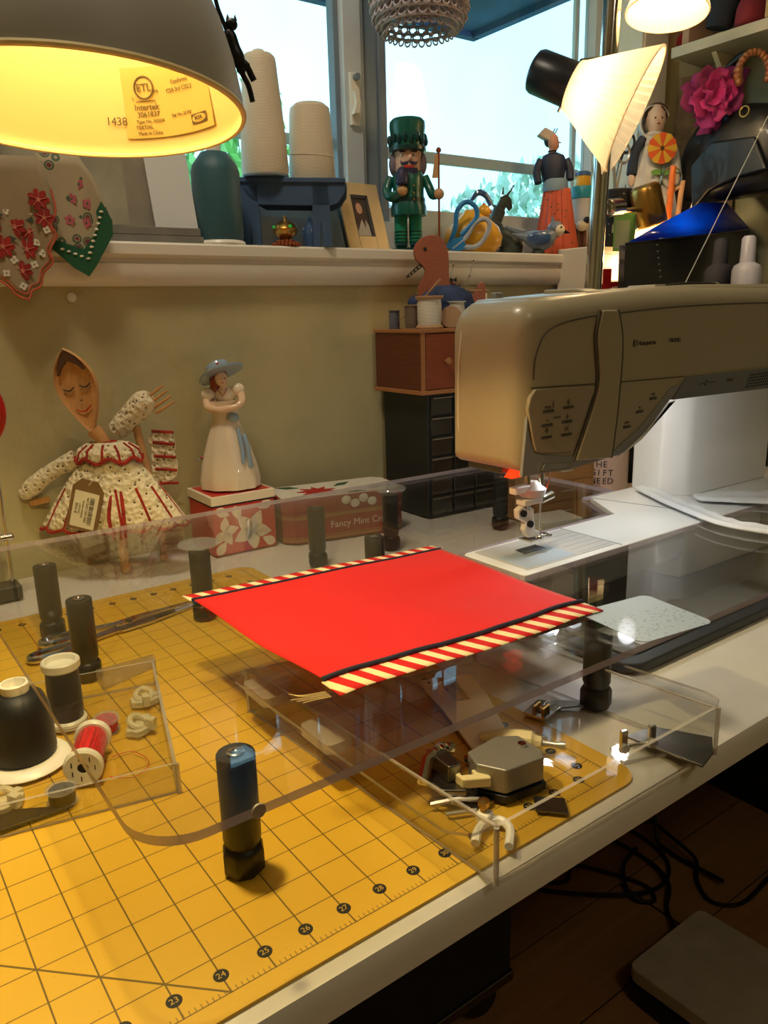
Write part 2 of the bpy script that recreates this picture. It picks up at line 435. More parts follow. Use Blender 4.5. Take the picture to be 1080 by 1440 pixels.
for z in (4, 12, 20): MB().box(2.4, 21.0, 14.6, 15.2, z, z + 6.6).build('drawer', 'cab_dark', cb, bevel=0.15)
for x, y in ((20, 16.2), (4, 16.2), (20, 27.5), (4, 27.5)):
    MB().lathe([(0, -0.4), (1.0, -0.4), (1.2, -0.2), (1.2, 0.2), (1.0, 0.4), (0, 0.4)], 18, 0, TR(x, y, 1.2) @ RX(90)).build('caster', 'black_plastic', cb)

# --- foot pedal, cords, power strip
fp = thing('foot_pedal', 'grey sewing machine foot pedal on the wooden floor', 'pedal', (32, 7.6, ZF))
mat('pedal_grey', (190, 178, 156), 0.5, var=0.06)
MB().prism(rrect(-4, 4, -4, 4, 0.6), 0, 1.3, 0).build('pedal_base', 'black_plastic', fp, bevel=0.1)
MB().prism(rrect(-3.9, 3.9, -4.0, 3.9, 0.6), 0, 1.0, 0, TR(0, 0, 1.55) @ RX(-3)).build('pedal_plate', 'pedal_grey', fp, bevel=0.12)
def cord(pts, label, r=0.16):
    o = MB().tube(spline([(x, y, ZF + r + z) for x, y, z in pts], 7), r, 7).build('power_cable', 'black_plastic'); return tag(o, label, 'cord', 'black cords on the floor')
cord([(30, 23, 0), (32.5, 20.5, 0), (34.5, 21.2, 0), (36, 19, 0), (37, 16.5, 0), (36.2, 15.2, 0), (35.2, 16.4, 0), (37, 18.5, 0.35), (40, 19.5, 0)], 'black cord looped in a figure of eight on the floor')
cord([(29, 24, 0), (31, 20.5, 0), (34.8, 16.6, 0.35), (38, 15.8, 0), (40.5, 17, 0), (41.5, 20, 0.0), (41, 23, 0)], 'black cord curving wide across the floor behind the pedal')
cord([(33, 24.6, 0), (36, 21.6, 0), (38.6, 21.6, 0.35), (39.5, 18.2, 0.0), (38.2, 15.4, 0.35), (36.3, 14.2, 0.0), (34.5, 12.2, 0.4)], 'black cord running from the power strip to the foot pedal')
cord([(44, 21.5, 0), (42.4, 17.6, 0.7), (42.0, 15.6, 0.4), (40.4, 14.4, 0.0), (39.4, 12.6, 0.0), (41, 11.2, 0), (45, 11.4, 0)], 'black cord bending round the far corner of the foot pedal')
o = MB().tube(spline([(44.3, 24.0, -2), (44.6, 23.6, -8), (44.2, 22.6, -15), (43.2, 21.0, -22), (42.4, 19.4, ZF + 0.8), (41.6, 17.9, ZF + 0.25), (41.5, 13, ZF + 0.55)], 7), 0.16, 7).build('power_cable', 'black_plastic'); tag(o, 'black cord hanging down from the desk to the floor', 'cord', 'black cords on the floor')
ps = thing('power_strip', 'beige power strip lying on the floor under the desk', 'power strip', (40, 23.2, ZF), -20)
mat('strip_beige', (120, 104, 78), 0.6)
MB().box(-5, 5, -1, 1, 0, 1.5).build('housing', 'strip_beige', ps, bevel=0.15)
for x in (-3.2, -1, 1.2): MB().box(x - 0.5, x + 0.5, -0.5, 0.5, 1.5, 2.6).build('plug', 'black_plastic', ps, bevel=0.1)

# ================================================================== CUTTING MAT
def matc(n, l, v):
    X, Y, Z = sep(n, l, v)
    def line(q, w): 
        fr = M_('FRACT', n, l, M_('ADD', n, l, q, 100.5)); return M_('LESS_THAN', n, l, M_('ABSOLUTE', n, l, M_('SUBTRACT', n, l, fr, 0.5)), w)
    inx = M_('MULTIPLY', n, l, M_('GREATER_THAN', n, l, X, -26.02), M_('LESS_THAN', n, l, X, 10.02))
    iny = M_('MULTIPLY', n, l, M_('GREATER_THAN', n, l, Y, -0.02), M_('LESS_THAN', n, l, Y, 24.02))
    ins = M_('MULTIPLY', n, l, inx, iny)
    g = M_('MAXIMUM', n, l, line(X, 0.018), line(Y, 0.014))
    dg = M_('LESS_THAN', n, l, M_('ABSOLUTE', n, l, M_('ADD', n, l, M_('ADD', n, l, X, Y), 2.0)), 0.035)
    def ticks(a, q0, q1): 
        fr = M_('FRACT', n, l, M_('MULTIPLY', n, l, M_('ADD', n, l, a, 100), 8.0))
        return M_('MULTIPLY', n, l, M_('LESS_THAN', n, l, fr, 0.2), M_('MULTIPLY', n, l, M_('GREATER_THAN', n, l, q1, 0.0), M_('LESS_THAN', n, l, q0, 0.12)))
    tk = M_('MAXIMUM', n, l, ticks(X, Y, Y), ticks(Y, M_('SUBTRACT', n, l, 10.0, X), M_('SUBTRACT', n, l, 10.0, X)))
    a = M_('MULTIPLY', n, l, M_('MAXIMUM', n, l, M_('MAXIMUM', n, l, g, dg), M_('MULTIPLY', n, l, tk, 0.7)), ins)
    f = noise(n, l, v, 0.35, 6); f2 = noise(n, l, v, 14, 3)
    base = mixc(n, l, M_('MULTIPLY', n, l, f, 1.0), (222, 172, 38), (230, 186, 62))
    spk = M_('GREATER_THAN', n, l, f2, 0.70)
    base = mixc(n, l, M_('MULTIPLY', n, l, spk, 0.35), base, (150, 112, 40))
    return mixc(n, l, M_('MULTIPLY', n, l, a, 0.85), base, (74, 58, 24))
nodemat('mat_yellow', matc, 0.55)
cmt = thing('cutting_mat', 'large yellow gridded cutting mat covering the desk', 'cutting mat')
mat('mat_number', (206, 172, 72), 0.6)
MB().prism(rrect(-26.6, 10.6, -0.47, 24.5, 0.7), -0.085, 0).build('mat_sheet', 'mat_yellow', cmt)
def mark(n_, x, y, rz):
    o = MB().lathe([(0, 0), (0.165, 0), (0.165, 0.006), (0, 0.006)], 16).build('number_mark', 'ink', cmt)
    place(o, (x, y, 0.001), rz)
    text('numeral', str(n_), 0.2, 'mat_number', o, TR(0, 0, 0.008), 0.001)
for n_ in range(19, 36): mark(n_, n_ - 26, 0.5, 0)
for n_ in range(24, 36): mark(n_, n_ - 26, 23.5, 180)
for n_ in range(1, 23): mark(n_, 9.5, n_, 90)

# ================================================================== SEWING MACHINE
sm = thing('sewing_machine', 'large beige and white sewing machine with a red lit head, standing behind the clear table', 'sewing machine', (24, 9.5, 0.0))
mat('sm_beige', (168, 156, 128), 0.34, coat=0.15)
mat('sm_panel', (160, 146, 120), 0.35)
mat('sm_grey', (142, 142, 140), 0.4)
mat('sm_white', (232, 232, 230), 0.35)
mat('sm_line', (80, 72, 58), 0.6)
mat('sm_glyph', (96, 82, 64), 0.5)
mat('vent_grey', (118, 120, 122), 0.45)
mat('red_lens', (230, 50, 20), 0.2, emit=(255, 60, 20), estr=1.2)
mat('led', (255, 255, 255), 0.3, emit=(235, 244, 255), estr=4)
def ring(x, y0, y1, z0, z1, rt, rb):
    out = []
    for cy, cz, a, r in ((y1 - rb, z0 + rb, -90, rb), (y1 - rt, z1 - rt, 0, rt), (y0 + rt, z1 - rt, 90, rt), (y0 + rb, z0 + rb, 180, rb)):
        out += [(x, cy + r * cos(rad(a + 90 * i / 5)), cz + r * sin(rad(a + 90 * i / 5))) for i in range(6)]
    return out
st = []
for x, ins, z0, z1 in ((13.02, 0.85, 7.45, 12.9), (13.06, 0.55, 7.42, 13.05), (13.18, 0.28, 7.35, 13.15), (13.4, 0.1, 7.3, 13.22), (13.75, 0, 7.25, 13.3), (15, 0, 7.22, 13.42), (17, 0, 7.22, 13.55), (18.4, 0, 7.3, 13.62), (19.2, 0, 7.55, 13.66), (20, 0, 8.0, 13.7), (20.9, 0, 8.65, 13.72), (21.8, 0, 9.15, 13.74), (22.6, 0, 9.2, 13.75), (26, 0, 9.15, 13.75), (30, 0, 9.1, 13.72), (34, 0, 9.0, 13.6), (36, 0.1, 8.9, 13.4), (36.6, 0.6, 8.9, 13.0)):
    st.append(ring(x, 7.0 + ins, 10.7 - ins * 0.6, z0 + ins * 0.4, z1 - ins * 0.9, 0.75, 0.2))
MB().loft(st).build('arm_body', 'sm_beige', sm, w=True, ang=60)
# cap over the top of the arm and the rear left face
st = []
for x, k in ((13.7, 0.5), (14.2, 0.06), (18, 0.03), (24, 0.03), (30, 0.03), (35.6, 0.1)):
    zt = 13.3 + (min(x, 22) - 13.7) * 0.055
    st.append(ring(x, 7.35 + k, 10.75 - k, zt - 0.45, zt + 0.1 - k * 0.5, 0.4, 0.1))
MB().loft(st).build('top_lid', 'sm_beige', sm, w=True, ang=60)
MB().tube(spline([(13.72, 6.985, 10.6), (13.8, 6.975, 11.4), (14.3, 6.975, 12.2), (15.4, 6.98, 12.55), (17.0, 6.985, 12.72)], 6) , 0.03, 6).build('cover_seam', 'sm_line', sm, w=True)
MB().tube(spline([(18.3, 6.985, 12.78), (22, 6.985, 12.95), (28, 6.985, 13.0), (34, 6.985, 12.9)], 6), 0.03, 6).build('cover_seam', 'sm_line', sm, w=True)
MB().tube([(13.6, 6.99, 10.33), (17, 6.99, 10.22)], 0.02, 6).build('cover_seam', 'sm_line', sm, w=True)
MB().tube([(18.4, 6.99, 10.18), (22.8, 6.99, 10.1)], 0.02, 6).build('cover_seam', 'sm_line', sm, w=True)
mat('sm_seam_highlight', (206, 196, 172), 0.4)  # light seam colour paints in the highlight along the head edge
MB().tube([(13.15, 10.2, 7.6), (13.02, 10.15, 9), (13.0, 10.1, 11), (13.05, 10.0, 12.2), (13.4, 9.9, 12.9)], 0.05, 6).build('cover_seam', 'sm_seam_highlight', sm, w=True)
# strap across the arm
left = spline([(15.98, 7.42), (16.7, 8.9), (17.2, 10.2), (17.1, 11.2), (17.0, 12.0), (17.2, 12.9)], 5)
rgt = spline([(18.1, 7.25), (18.3, 8.6), (18.42, 10.1), (18.47, 11.1), (18.4, 12.0), (18.1, 12.9)], 5)
MB().prism([(p[0], p[1]) for p in left] + [(p[0], p[1]) for p in rgt[::-1]], 6.86, 7.06, 0, XZ).build('strap_front', 'sm_beige', sm, w=True, bevel=0.07)
MB().prism([(7.02, 12.7), (7.2, 13.25), (7.6, 13.6), (8.2, 13.72), (9.8, 13.72), (9.8, 13.55), (7.0, 12.4)], 17.18, 18.12, 0, MYZ).build('strap_top', 'sm_beige', sm, w=True, bevel=0.06)
MB().tube([(p[0] - 0.07, 6.96, p[1]) for p in left], 0.075, 6).build('strap_groove', 'sm_line', sm, w=True)
MB().tube([(p[0] + 0.06, 6.96, p[1]) for p in rgt], 0.065, 6).build('strap_groove', 'sm_line', sm, w=True)
# lower trim, display and button panel
MB().prism([(13.2, 7.2), (13.42, 9.35), (13.5, 8.7), (13.8, 8.0), (14.1, 7.9), (15.9, 7.6), (18.2, 7.42), (18.9, 7.78), (19.9, 8.22), (21.9, 9.72), (22.5, 9.75), (21.7, 9.1), (20.0, 7.85), (18.7, 7.3), (15.8, 7.12)], 6.95, 7.1, 0, XZ).build('lower_trim', 'sm_grey', sm, w=True, bevel=0.03)
MB().prism([(13.4, 9.6), (13.5, 10.0), (13.75, 10.28), (17.0, 10.16), (16.95, 9.9), (16.3, 8.75), (15.78, 7.8), (14.1, 7.95), (13.85, 8.05), (13.7, 8.4)], 6.9, 7.08, 0, XZ).build('button_panel', 'sm_panel', sm, w=True, bevel=0.06)
for i, (x, z) in enumerate(((14.42, 9.45), (15.48, 9.49), (14.37, 8.95), (15.43, 8.97), (14.35, 8.51), (15.42, 8.49))):
    o = MB().box(x - 0.28, x + 0.28, 6.84, 6.92, z - 0.05, z + 0.05).build('button', 'dark_steel', sm, w=True, bevel=0.03)
    if i in (1, 3): MB().cbox((x, 6.88, z + 0.2), (0.04, 0.02, 0.2)).cbox((x, 6.88, z + 0.2), (0.14, 0.02, 0.04)).build('glyph', 'sm_glyph', sm, w=True)
    elif i == 2: MB().cbox((x, 6.88, z + 0.17), (0.16, 0.02, 0.04)).build('glyph', 'sm_glyph', sm, w=True)
    elif i == 4: MB().cbox((0, 0, 0), (0.14, 0.02, 0.14), 0, TR(x, 6.88, z + 0.24) @ RY(45)).build('glyph', 'sm_glyph', sm, w=True)
    elif i == 5: MB().cbox((0, 0, 0), (0.26, 0.02, 0.03), 0, TR(x, 6.88, z + 0.22) @ RY(35)).cbox((0, 0, 0), (0.26, 0.02, 0.03), 0, TR(x, 6.88, z + 0.22) @ RY(-35)).build('glyph', 'sm_glyph', sm, w=True)
    else: MB().cbox((x - 0.05 if i == 0 else x - 0.1, 6.88, z + 0.15), (0.3, 0.02, 0.07)).build('glyph', 'sm_glyph', sm, w=True); MB().cbox((x + 0.24, 6.88, z + 0.22), (0.06, 0.02, 0.22)).build('glyph', 'sm_glyph', sm, w=True)
MB().cbox((14.9, 6.88, 9.18), (0.34, 0.02, 0.05)).build('glyph', 'sm_glyph', sm, w=True)
for (x, z), s_ in zip(((19.11, 8.38), (19.88, 8.9), (20.72, 9.37)), (0.26, 0.1, 0.2)):
    MB().box(x - 0.22, x + 0.22, 6.94, 7.02, z - 0.06, z + 0.05).build('button', 'dark_steel', sm, w=True, bevel=0.03)
    MB().cbox((x, 6.99, z + 0.17), (s_, 0.02, 0.07)).build('glyph', 'sm_glyph', sm, w=True)
lg = text('logo_text', 'Husqvarna', 0.27, 'ink', sm, TR(20.12, 6.985, 11.6) @ RX(90), w=True)
MB().prism(rrect(19.25, 19.47, 11.48, 11.74, 0.06), 6.975, 7.0, 0, XZ).build('logo_emblem', 'ink', sm, w=True)
MB().torus(0.05, 0.018, 12, 5, 0, TR(19.36, 6.97, 11.66) @ RX(90)).torus(0.05, 0.018, 12, 5, 0, TR(19.36, 6.97, 11.55) @ RX(90)).build('logo_mark', 'sm_beige', sm, w=True)
text('logo_text', 'VIKING', 0.25, 'ink', sm, TR(21.95, 6.985, 11.62) @ RX(90), w=True)
# display window under the panel
MB().prism([(14.05, 7.28), (14.22, 7.58), (15.75, 7.42), (15.62, 7.2)], 6.9, 7.0, 0, XZ).build('display_bezel', 'chrome', sm, w=True)
MB().prism([(14.17, 7.32), (14.3, 7.53), (15.62, 7.39), (15.5, 7.24)], 6.88, 6.92, 0, XZ).build('display', 'sm_grey', sm, w=True)
# vent strip with perforations
MB().prism([(22.9, 10.08), (22.0, 9.2), (36, 9.0), (36, 10.0)], 6.94, 7.06, 0, XZ).build('vent_strip', 'vent_grey', sm, w=True)
for r in range(5):
    d = MB()
    for i in range(12): d.lathe([(0, 0), (0.045, 0), (0.045, 0.03), (0, 0.03)], 8, 0, TR(27.6 + i * 0.2 + r * 0.06, 6.95, 9.3 + r * 0.13) @ RX(90))
    d.build('vent_dot_row', 'ink', sm, w=True)
MB().tube(spline([(23.9, 6.93, 9.68), (24.15, 6.93, 9.72), (24.3, 6.93, 9.62), (24.35, 6.93, 9.82), (24.6, 6.93, 9.72), (25.1, 6.93, 9.72)], 5), 0.018, 5).build('glyph', 'sm_line', sm, w=True); MB().cbox((26.2, 6.935, 9.72), (0.5, 0.02, 0.12)).build('glyph', 'sm_line', sm, w=True)
MB().prism([(18.9, 7.35), (20.0, 7.8), (21.75, 9.1), (22.2, 9.15), (20.1, 7.95)], 6.9, 7.0, 0, XZ).build('edge_strip', 'sm_white', sm, w=True, bevel=0.02)
# base, bed and tower
MB().prism([(13.5, 7.2), (13.7, 7.0), (36, 7.0), (36, 13.5), (25.1, 13.5), (23.3, 10.55), (13.7, 10.55), (13.5, 10.35)], 3.08, 3.4).build('bed', 'sm_white', sm, w=True, bevel=0.08)
MB().prism([(24.4, 7.6), (36, 7.6), (36, 13.2), (25.6, 13.2), (24.4, 11)], 0.54, 3.1).build('base', 'sm_white', sm, w=True, bevel=0.2)
MB().prism([(14.0, 7.5), (24.5, 7.4), (24.5, 10.2), (14.0, 10.1)], 1.6, 3.1).build('free_arm', 'sm_grey', sm, w=True, bevel=0.3)
MB().prism([(28.0, 11.4), (28.65, 10.45), (29.0, 10.2), (36, 10.0), (36, 13.4), (28.4, 13.4)], 3.38, 10.2).build('tower', 'sm_white', sm, w=True, bevel=0.12)
mat('plate_pale', (206, 204, 200), 0.35, metal=0.2)
MB().prism([(14.0, 7.35), (19.3, 7.35), (19.3, 10.3), (14.0, 10.3)], 3.4, 3.425).build('stitch_plate', 'plate_pale', sm, w=True, bevel=0.01, seg=1)
mat('plate_blue', (186, 200, 214), 0.3, metal=0.1)
MB().box(14.1, 16.9, 7.45, 9.1, 3.425, 3.435).build('bobbin_cover', 'plate_blue', sm, w=True)
for k in range(5): MB().box(15.3 + k * 0.03, 16.6, 8.75 + k * 0.14, 8.82 + k * 0.14, 3.425, 3.45).build('feed_dog', 'ink', sm, w=True)
for k in range(6): MB().box(17.2, 19.2, 7.55 + k * 0.42, 7.565 + k * 0.42, 3.425, 3.43).build('seam_guide', 'sm_grey', sm, w=True)
MB().tube([(19.35, 7.1, 3.405), (19.35, 10.5, 3.405)], 0.02, 6).build('bed_seam', 'sm_grey', sm, w=True); MB().tube([(26.6, 7.1, 3.405), (24.9, 13.3, 3.405)], 0.02, 6).build('bed_seam', 'sm_grey', sm, w=True)
# needle works
nx, ny = 15.95, 8.8
MB().tube([(nx - 0.5, ny, 4.9), (nx - 0.5, ny, 7.6)], 0.13, 12).build('presser_bar', 'chrome', sm, w=True)
MB().tube([(nx + 0.25, ny, 5.4), (nx + 0.25, ny, 7.6)], 0.14, 12).build('needle_bar', 'chrome', sm, w=True)
MB().tube([(nx + 0.25, ny, 3.75), (nx + 0.25, ny, 5.4)], [0.015, 0.035], 8).build('needle', 'chrome', sm, w=True)
o = MB().lathe([(0.3, 5.75), (0.5, 5.8), (0.55, 6.1), (0.4, 6.2), (0.2, 6.4)], 20, 0, TR(nx - 0.25, ny, 0)).build('needle_threader', 'sm_white', sm, w=True)
MB().box(nx - 1.35, nx - 0.5, ny - 0.2, ny + 0.2, 6.0, 6.3).box(nx - 0.95, nx + 0.1, ny - 0.3, ny + 0.2, 5.5, 5.75).build('threader_lever', 'sm_white', o, bevel=0.06).location = -sm.location
MB().lathe([(0.1, -0.1), (0.16, -0.1), (0.16, 0.55), (0.1, 0.6)], 14, 0, TR(nx + 0.4, ny, 5.55) @ RY(80)).build('clamp_screw', 'chrome', sm, w=True)
MB().tube([(nx + 0.3, ny - 0.1, 5.6), (nx + 0.7, ny - 0.1, 6.4), (nx + 0.85, ny, 7.4)], 0.03, 6).build('thread_guide', 'chrome', sm, w=True)
MB().prism([(-1.15, 5.35), (-0.85, 5.5), (-0.6, 5.3), (-0.25, 5.3), (-0.15, 4.4), (0.15, 4.25), (0.1, 4.08), (-0.5, 4.1), (-0.75, 4.45), (-0.7, 4.8), (-1.1, 5.0)], ny - 0.14, ny + 0.14, 0, TR(nx, 0, 0) @ XZ).build('foot_ankle', 'sm_white', sm, w=True, bevel=0.05)
for x, z in ((-0.9, 5.2), (-0.5, 4.7)): MB().lathe([(0, 0), (0.14, 0), (0.14, 0.12), (0, 0.12)], 14, 0, TR(nx + x, ny - 0.14, z) @ RX(90)).build('ankle_screw', 'black_plastic', sm, w=True)
MB().prism([(-0.6, -0.35), (0.7, -0.3), (0.85, -0.12), (0.2, -0.08), (0.2, 0.1), (0.85, 0.14), (0.7, 0.32), (-0.6, 0.35)], 3.95, 4.03, 0, TR(nx, ny, 0)).build('presser_foot', 'chrome', sm, w=True, bevel=0.02)
MB().torus(0.28, 0.04, 18, 6, 0, TR(nx + 0.25, ny - 0.1, 4.1)).build('foot_ring', 'chrome', sm, w=True)
MB().box(13.55, 15.2, 8.3, 10.2, 7.05, 7.3).build('head_underside', 'dark_steel', sm, w=True, bevel=0.05)
MB().prism([(13.45, 6.98), (13.75, 7.3), (14.2, 7.3), (14.2, 6.98)], 7.7, 8.1, 0, XZ).build('sensor_window', 'red_lens', sm, w=True)
for x, z in ((16.8, 7.16), (18.3, 7.2)):
    MB().box(x - 0.25, x + 0.25, 8.4, 9.2, z - 0.05, z + 0.06).build('work_light', 'led', sm, w=True)
lamp_light('work_light_glow', (16.8 - 24, -0.9, 6.95), 0.15, (0.93, 0.97, 1.0), 0.35, sm)
lamp_light('work_light_glow', (22.5 - 24, -0.6, 8.55), 0.34, (0.93, 0.97, 1.0), 0.4, sm)
MB().box(22.2, 22.8, 8.6, 9.2, 9.05, 9.2).build('work_light', 'led', sm, w=True)
# spool pin lid line and thread on top
MB().prism([(22, 13.7), (22.2, 13.85), (26.8, 13.95), (27.3, 13.74)], 8.2, 9.6, 0, XZ).build('spool_cover', 'sm_beige', sm, w=True, bevel=0.05)
MB().box(14.8, 15.2, 10.0, 10.3, 13.3, 13.65).build('bobbin_winder_stop', 'sm_grey', sm, w=True, bevel=0.05)
MB().tube(spline([(22.6, 8.0, 13.8), (24, 7.8, 13.88), (26, 7.9, 13.86)], 6), 0.06, 6).build('thread_slot', 'ink', sm, w=True)
# dark pad below the machine
pd = thing('machine_pad', 'dark grey flat pad under the sewing machine, seen through the clear table', 'pad', (26, 8, 0))
mat('pad_grey', (112, 113, 112), 0.55, var=0.05); mat('pad_edge', (52, 54, 56), 0.5)
MB().prism(rrect(-10.6, 12, -4.6, 7.5, 0.8), 0.0, 0.42).build('pad_base', 'pad_edge', pd, bevel=0.1)
MB().prism(rrect(-10.0, 11.5, -4.0, 7.0, 0.6), 0.42, 0.52).build('pad_surface', 'pad_grey', pd, bevel=0.04)
# white cloth strips on the bed
mat('white_cloth', (226, 228, 230), 0.7, var=0.03, bump=0.1, bscale=8)
def strip(name, path, wds, th, label, cat):
    P = spline(path, 6); rings = []
    for i, p in enumerate(P):
        a = Vector(P[max(i - 1, 0)]); c = Vector(P[min(i + 1, len(P) - 1)]); d = (c - a); d.z = 0; d.normalize()
        s_ = Vector((-d.y, d.x, 0)); t = i / (len(P) - 1); k = t * (len(wds) - 1); j = min(int(k), len(wds) - 2)
        wd = wds[j] + (wds[j + 1] - wds[j]) * (k - j)
        q = Vector(p); rp = 0.05 * sin(i * 1.7)
        rings.append([tuple(q + s_ * wd * x + Vector((0, 0, z * th + rp * (x + 0.5)))) for x, z in ((-0.5, 0), (0.5, 0), (0.52, 0.5), (0.3, 1.0), (0.08, 0.55), (-0.1, 0.6), (-0.3, 1.05), (-0.52, 0.5))])
    o = MB().loft(rings).build(name, 'white_cloth', None, sub=1)
    return tag(o, label, cat)
strip('cloth_strip', [(27.9, 12.6, 3.5), (27.5, 11.4, 3.52), (26.6, 9.6, 3.5), (25.6, 7.4, 3.5), (24.9, 5.6, 3.5), (25.3, 3.6, 3.5), (26.4, 1.4, 3.5)], [0.5, 1.1, 1.2, 1.2, 1.1, 1.2, 1.2], 0.28, 'folded white cloth strip lying across the machine bed', 'cloth')
strip('cloth_strip', [(28.0, 9.3, 3.5), (29.5, 8.2, 3.5), (31, 6.6, 3.5), (33, 4.4, 3.5)], [0.9, 2.4, 2.8, 2.8], 0.3, 'wide white cloth folded flat at the foot of the machine tower', 'cloth')

# ================================================================== CLEAR EXTENSION TABLE
et = thing('extension_table', 'clear acrylic extension table on black legs around the sewing machine', 'table', (10, 12, 0))
out = []
for cx, cy, a in ((-1.95, 1.85, 180),): out += [(cx + 1.25 * cos(rad(a + 9 * i)), cy + 1.25 * sin(rad(a + 9 * i))) for i in range(11)]
out += [(30, 0.35), (30, 6.9), (13.4, 6.9), (13.4, 10.65), (22.9, 10.65), (24.6, 13.6), (27.2, 13.6), (27.2, 23.6)]
out += [(-2.0 + 1.2 * cos(rad(90 + 9 * i)), 23.45 + 1.2 * sin(rad(90 + 9 * i))) for i in range(11)]
MB().prism(out, 3.2, 3.42, 0, None, 1).build('table_top', ['acrylic', 'acrylic_edge'], et, w=True)
mat('leg_black', (38, 37, 35), 0.38)
clear('washer_clear', (0.9, 0.9, 0.9), 0.08, 0.05, haze=0.12)
def leg(x, y, disc=False, hexf=True):
    lp = MB().lathe([(0.0, 0.78), (0.4, 0.78), (0.42, 0.86), (0.46, 0.95), (0.46, 3.16), (0.44, 3.195), (0, 3.195)], 28, 0, TR(x, y, 0)).build('leg', 'leg_black', et, w=True)
    lo = Vector((10, 12, 0))
    f_ = MB().lathe([(0, 0.0), (0.42, 0.0), (0.52, 0.12), (0.52, 0.62), (0.46, 0.74), (0.36, 0.8), (0, 0.8)], 8 if hexf else 20, 0, TR(x - 10, y - 12, 0)).build('foot', 'black_plastic', lp)
    MB().lathe([(0.0, 3.195), (0.22, 3.195), (0.22, 3.24), (0.19, 3.26), (0.09, 3.26), (0.07, 3.23), (0, 3.23)], 18, 0, TR(x - 10, y - 12, 0)).build('screw_head', 'chrome', lp)
    if disc: MB().lathe([(0.3, 3.43), (0.85, 3.43), (0.9, 3.5), (0.85, 3.56), (0.5, 3.54), (0.3, 3.58)], 28, 0, TR(x - 10, y - 12, 0)).build('washer', 'washer_clear', lp)
for x, y, d in ((-0.2, 3.05, 0), (-0.2, 16.1, 0), (-0.2, 21.2, 0), (5.65, 18.85, 1), (13.5, 22.0, 0), (12.66, 15.5, 0), (18.3, 21.9, 1), (25.9, 20.9, 0), (12.75, 2.95, 0)): leg(x, y, d)
MB().lathe([(0.18, 0), (0.26, 0.0), (0.26, 0.1), (0.18, 0.1)], 16, 0, TR(-0.85, 0.62, 3.31) @ RX(90) @ Matrix.Scale(0.6, 4)).build('edge_bumper', 'steel', et, w=True)

# ================================================================== RED CLOTH
fb = thing('fabric_panel', 'bright red cloth panel with red and cream striped borders on the clear table', 'fabric', (2.65, 3.4, 3.44), -4)
mat('red_cloth', (226, 8, 3), 0.75, sheen=0.12, var=0.05, vscale=1.2, bump=0.08, bscale=60)
def stripes(n, l, v):
    X, Y, Z = sep(n, l, v)
    t = M_('ADD', n, l, M_('ADD', n, l, X, M_('MULTIPLY', n, l, Y, 0.42)), 20)
    s_ = M_('LESS_THAN', n, l, M_('FRACT', n, l, M_('DIVIDE', n, l, t, 0.66)), 0.47)
    return mixc(n, l, s_, (206, 16, 14), (246, 224, 178))
nodemat('striped_cloth', stripes, 0.75)
mat('navy_cloth', (30, 34, 58), 0.7)
q00, q10, q11, q01 = Vector((0.3, 0)), Vector((10.15, 0.1)), Vector((9.95, 9.35)), Vector((-0.7, 9.72))
def fab(u, v, z=0):
    p = (q00 * (1 - u) + q10 * u) * (1 - v) + (q01 * (1 - u) + q11 * u) * v
    wv = 0.03 + 0.035 * sin(u * 9 + v * 3) * sin(v * 7 + 1) + 0.02 * sin(u * 23) * (1 - v)
    return (p.x + 0.035 * sin(v * 11), p.y + 0.04 * sin(u * 8), max(0.012, wv) + z)
MB().grid(lambda u, v: fab(0.012 + u * 0.985 - 0.01 * sin(v * 3.1), 0.092 + v * 0.845, 0.02), 40, 34).build('cloth_body', 'red_cloth', fb, solid=0.03)
MB().grid(lambda u, v: fab(u, v * 0.095), 60, 3).build('cloth_border', 'striped_cloth', fb, solid=0.03)
MB().grid(lambda u, v: fab(u, 0.932 + v * 0.068), 60, 3).build('cloth_border', 'striped_cloth', fb, solid=0.03)
MB().tube([fab(0.005 + 0.99 * i / 40, 0.098, 0.07) for i in range(41)], 0.075, 8).build('piping', 'navy_cloth', fb)
MB().tube([fab(0.005 + 0.99 * i / 40, 0.928, 0.05) for i in range(41)], 0.05, 8).build('piping', 'navy_cloth', fb)
MB().prism([(-0.62, 8.75), (-0.2, 8.6), (-0.1, 9.05), (-0.6, 9.05)], 0.01, 0.06).build('piping_end', 'navy_cloth', fb)
mat('loose_thread', (226, 200, 150), 0.8)
for k in range(5):
    MB().tube(spline([(0.1, 0.12 + 0.08 * k, 0.02), (-0.3 - 0.05 * k, 0.2 + 0.1 * k, 0.02), (-0.65 - 0.1 * (k % 3), 0.25 + 0.16 * k, 0.01)], 4), 0.012, 5).build('frayed_thread', 'loose_thread', fb)
# pale sheet standing in for a reflection on the table
def pale_sheet(n, l, v):
    X, Y, Z = sep(n, l, v)
    t = n.new('ShaderNodeTexVoronoi'); t.inputs['Scale'].default_value = 6; l.new(v, t.inputs['Vector'])
    f = M_('MULTIPLY', n, l, M_('LESS_THAN', n, l, t.outputs['Distance'], 0.3), M_('LESS_THAN', n, l, Y, 0.2))
    return mixc(n, l, M_('MULTIPLY', n, l, f, 0.5), (196, 214, 236), (140, 156, 180))
nodemat('pale_sheet', pale_sheet, 0.5, alpha=0.6)
o = MB().prism(rrect(-1.45, 1.6, -1.6, 1.25, 0.3), 0, 0.012).build('reflection_sheet', 'pale_sheet'); place(o, (13.35, 1.9, 3.425), -8)
tag(o, 'small pale sheet standing in for a reflection on the clear table top', 'pale_sheet')

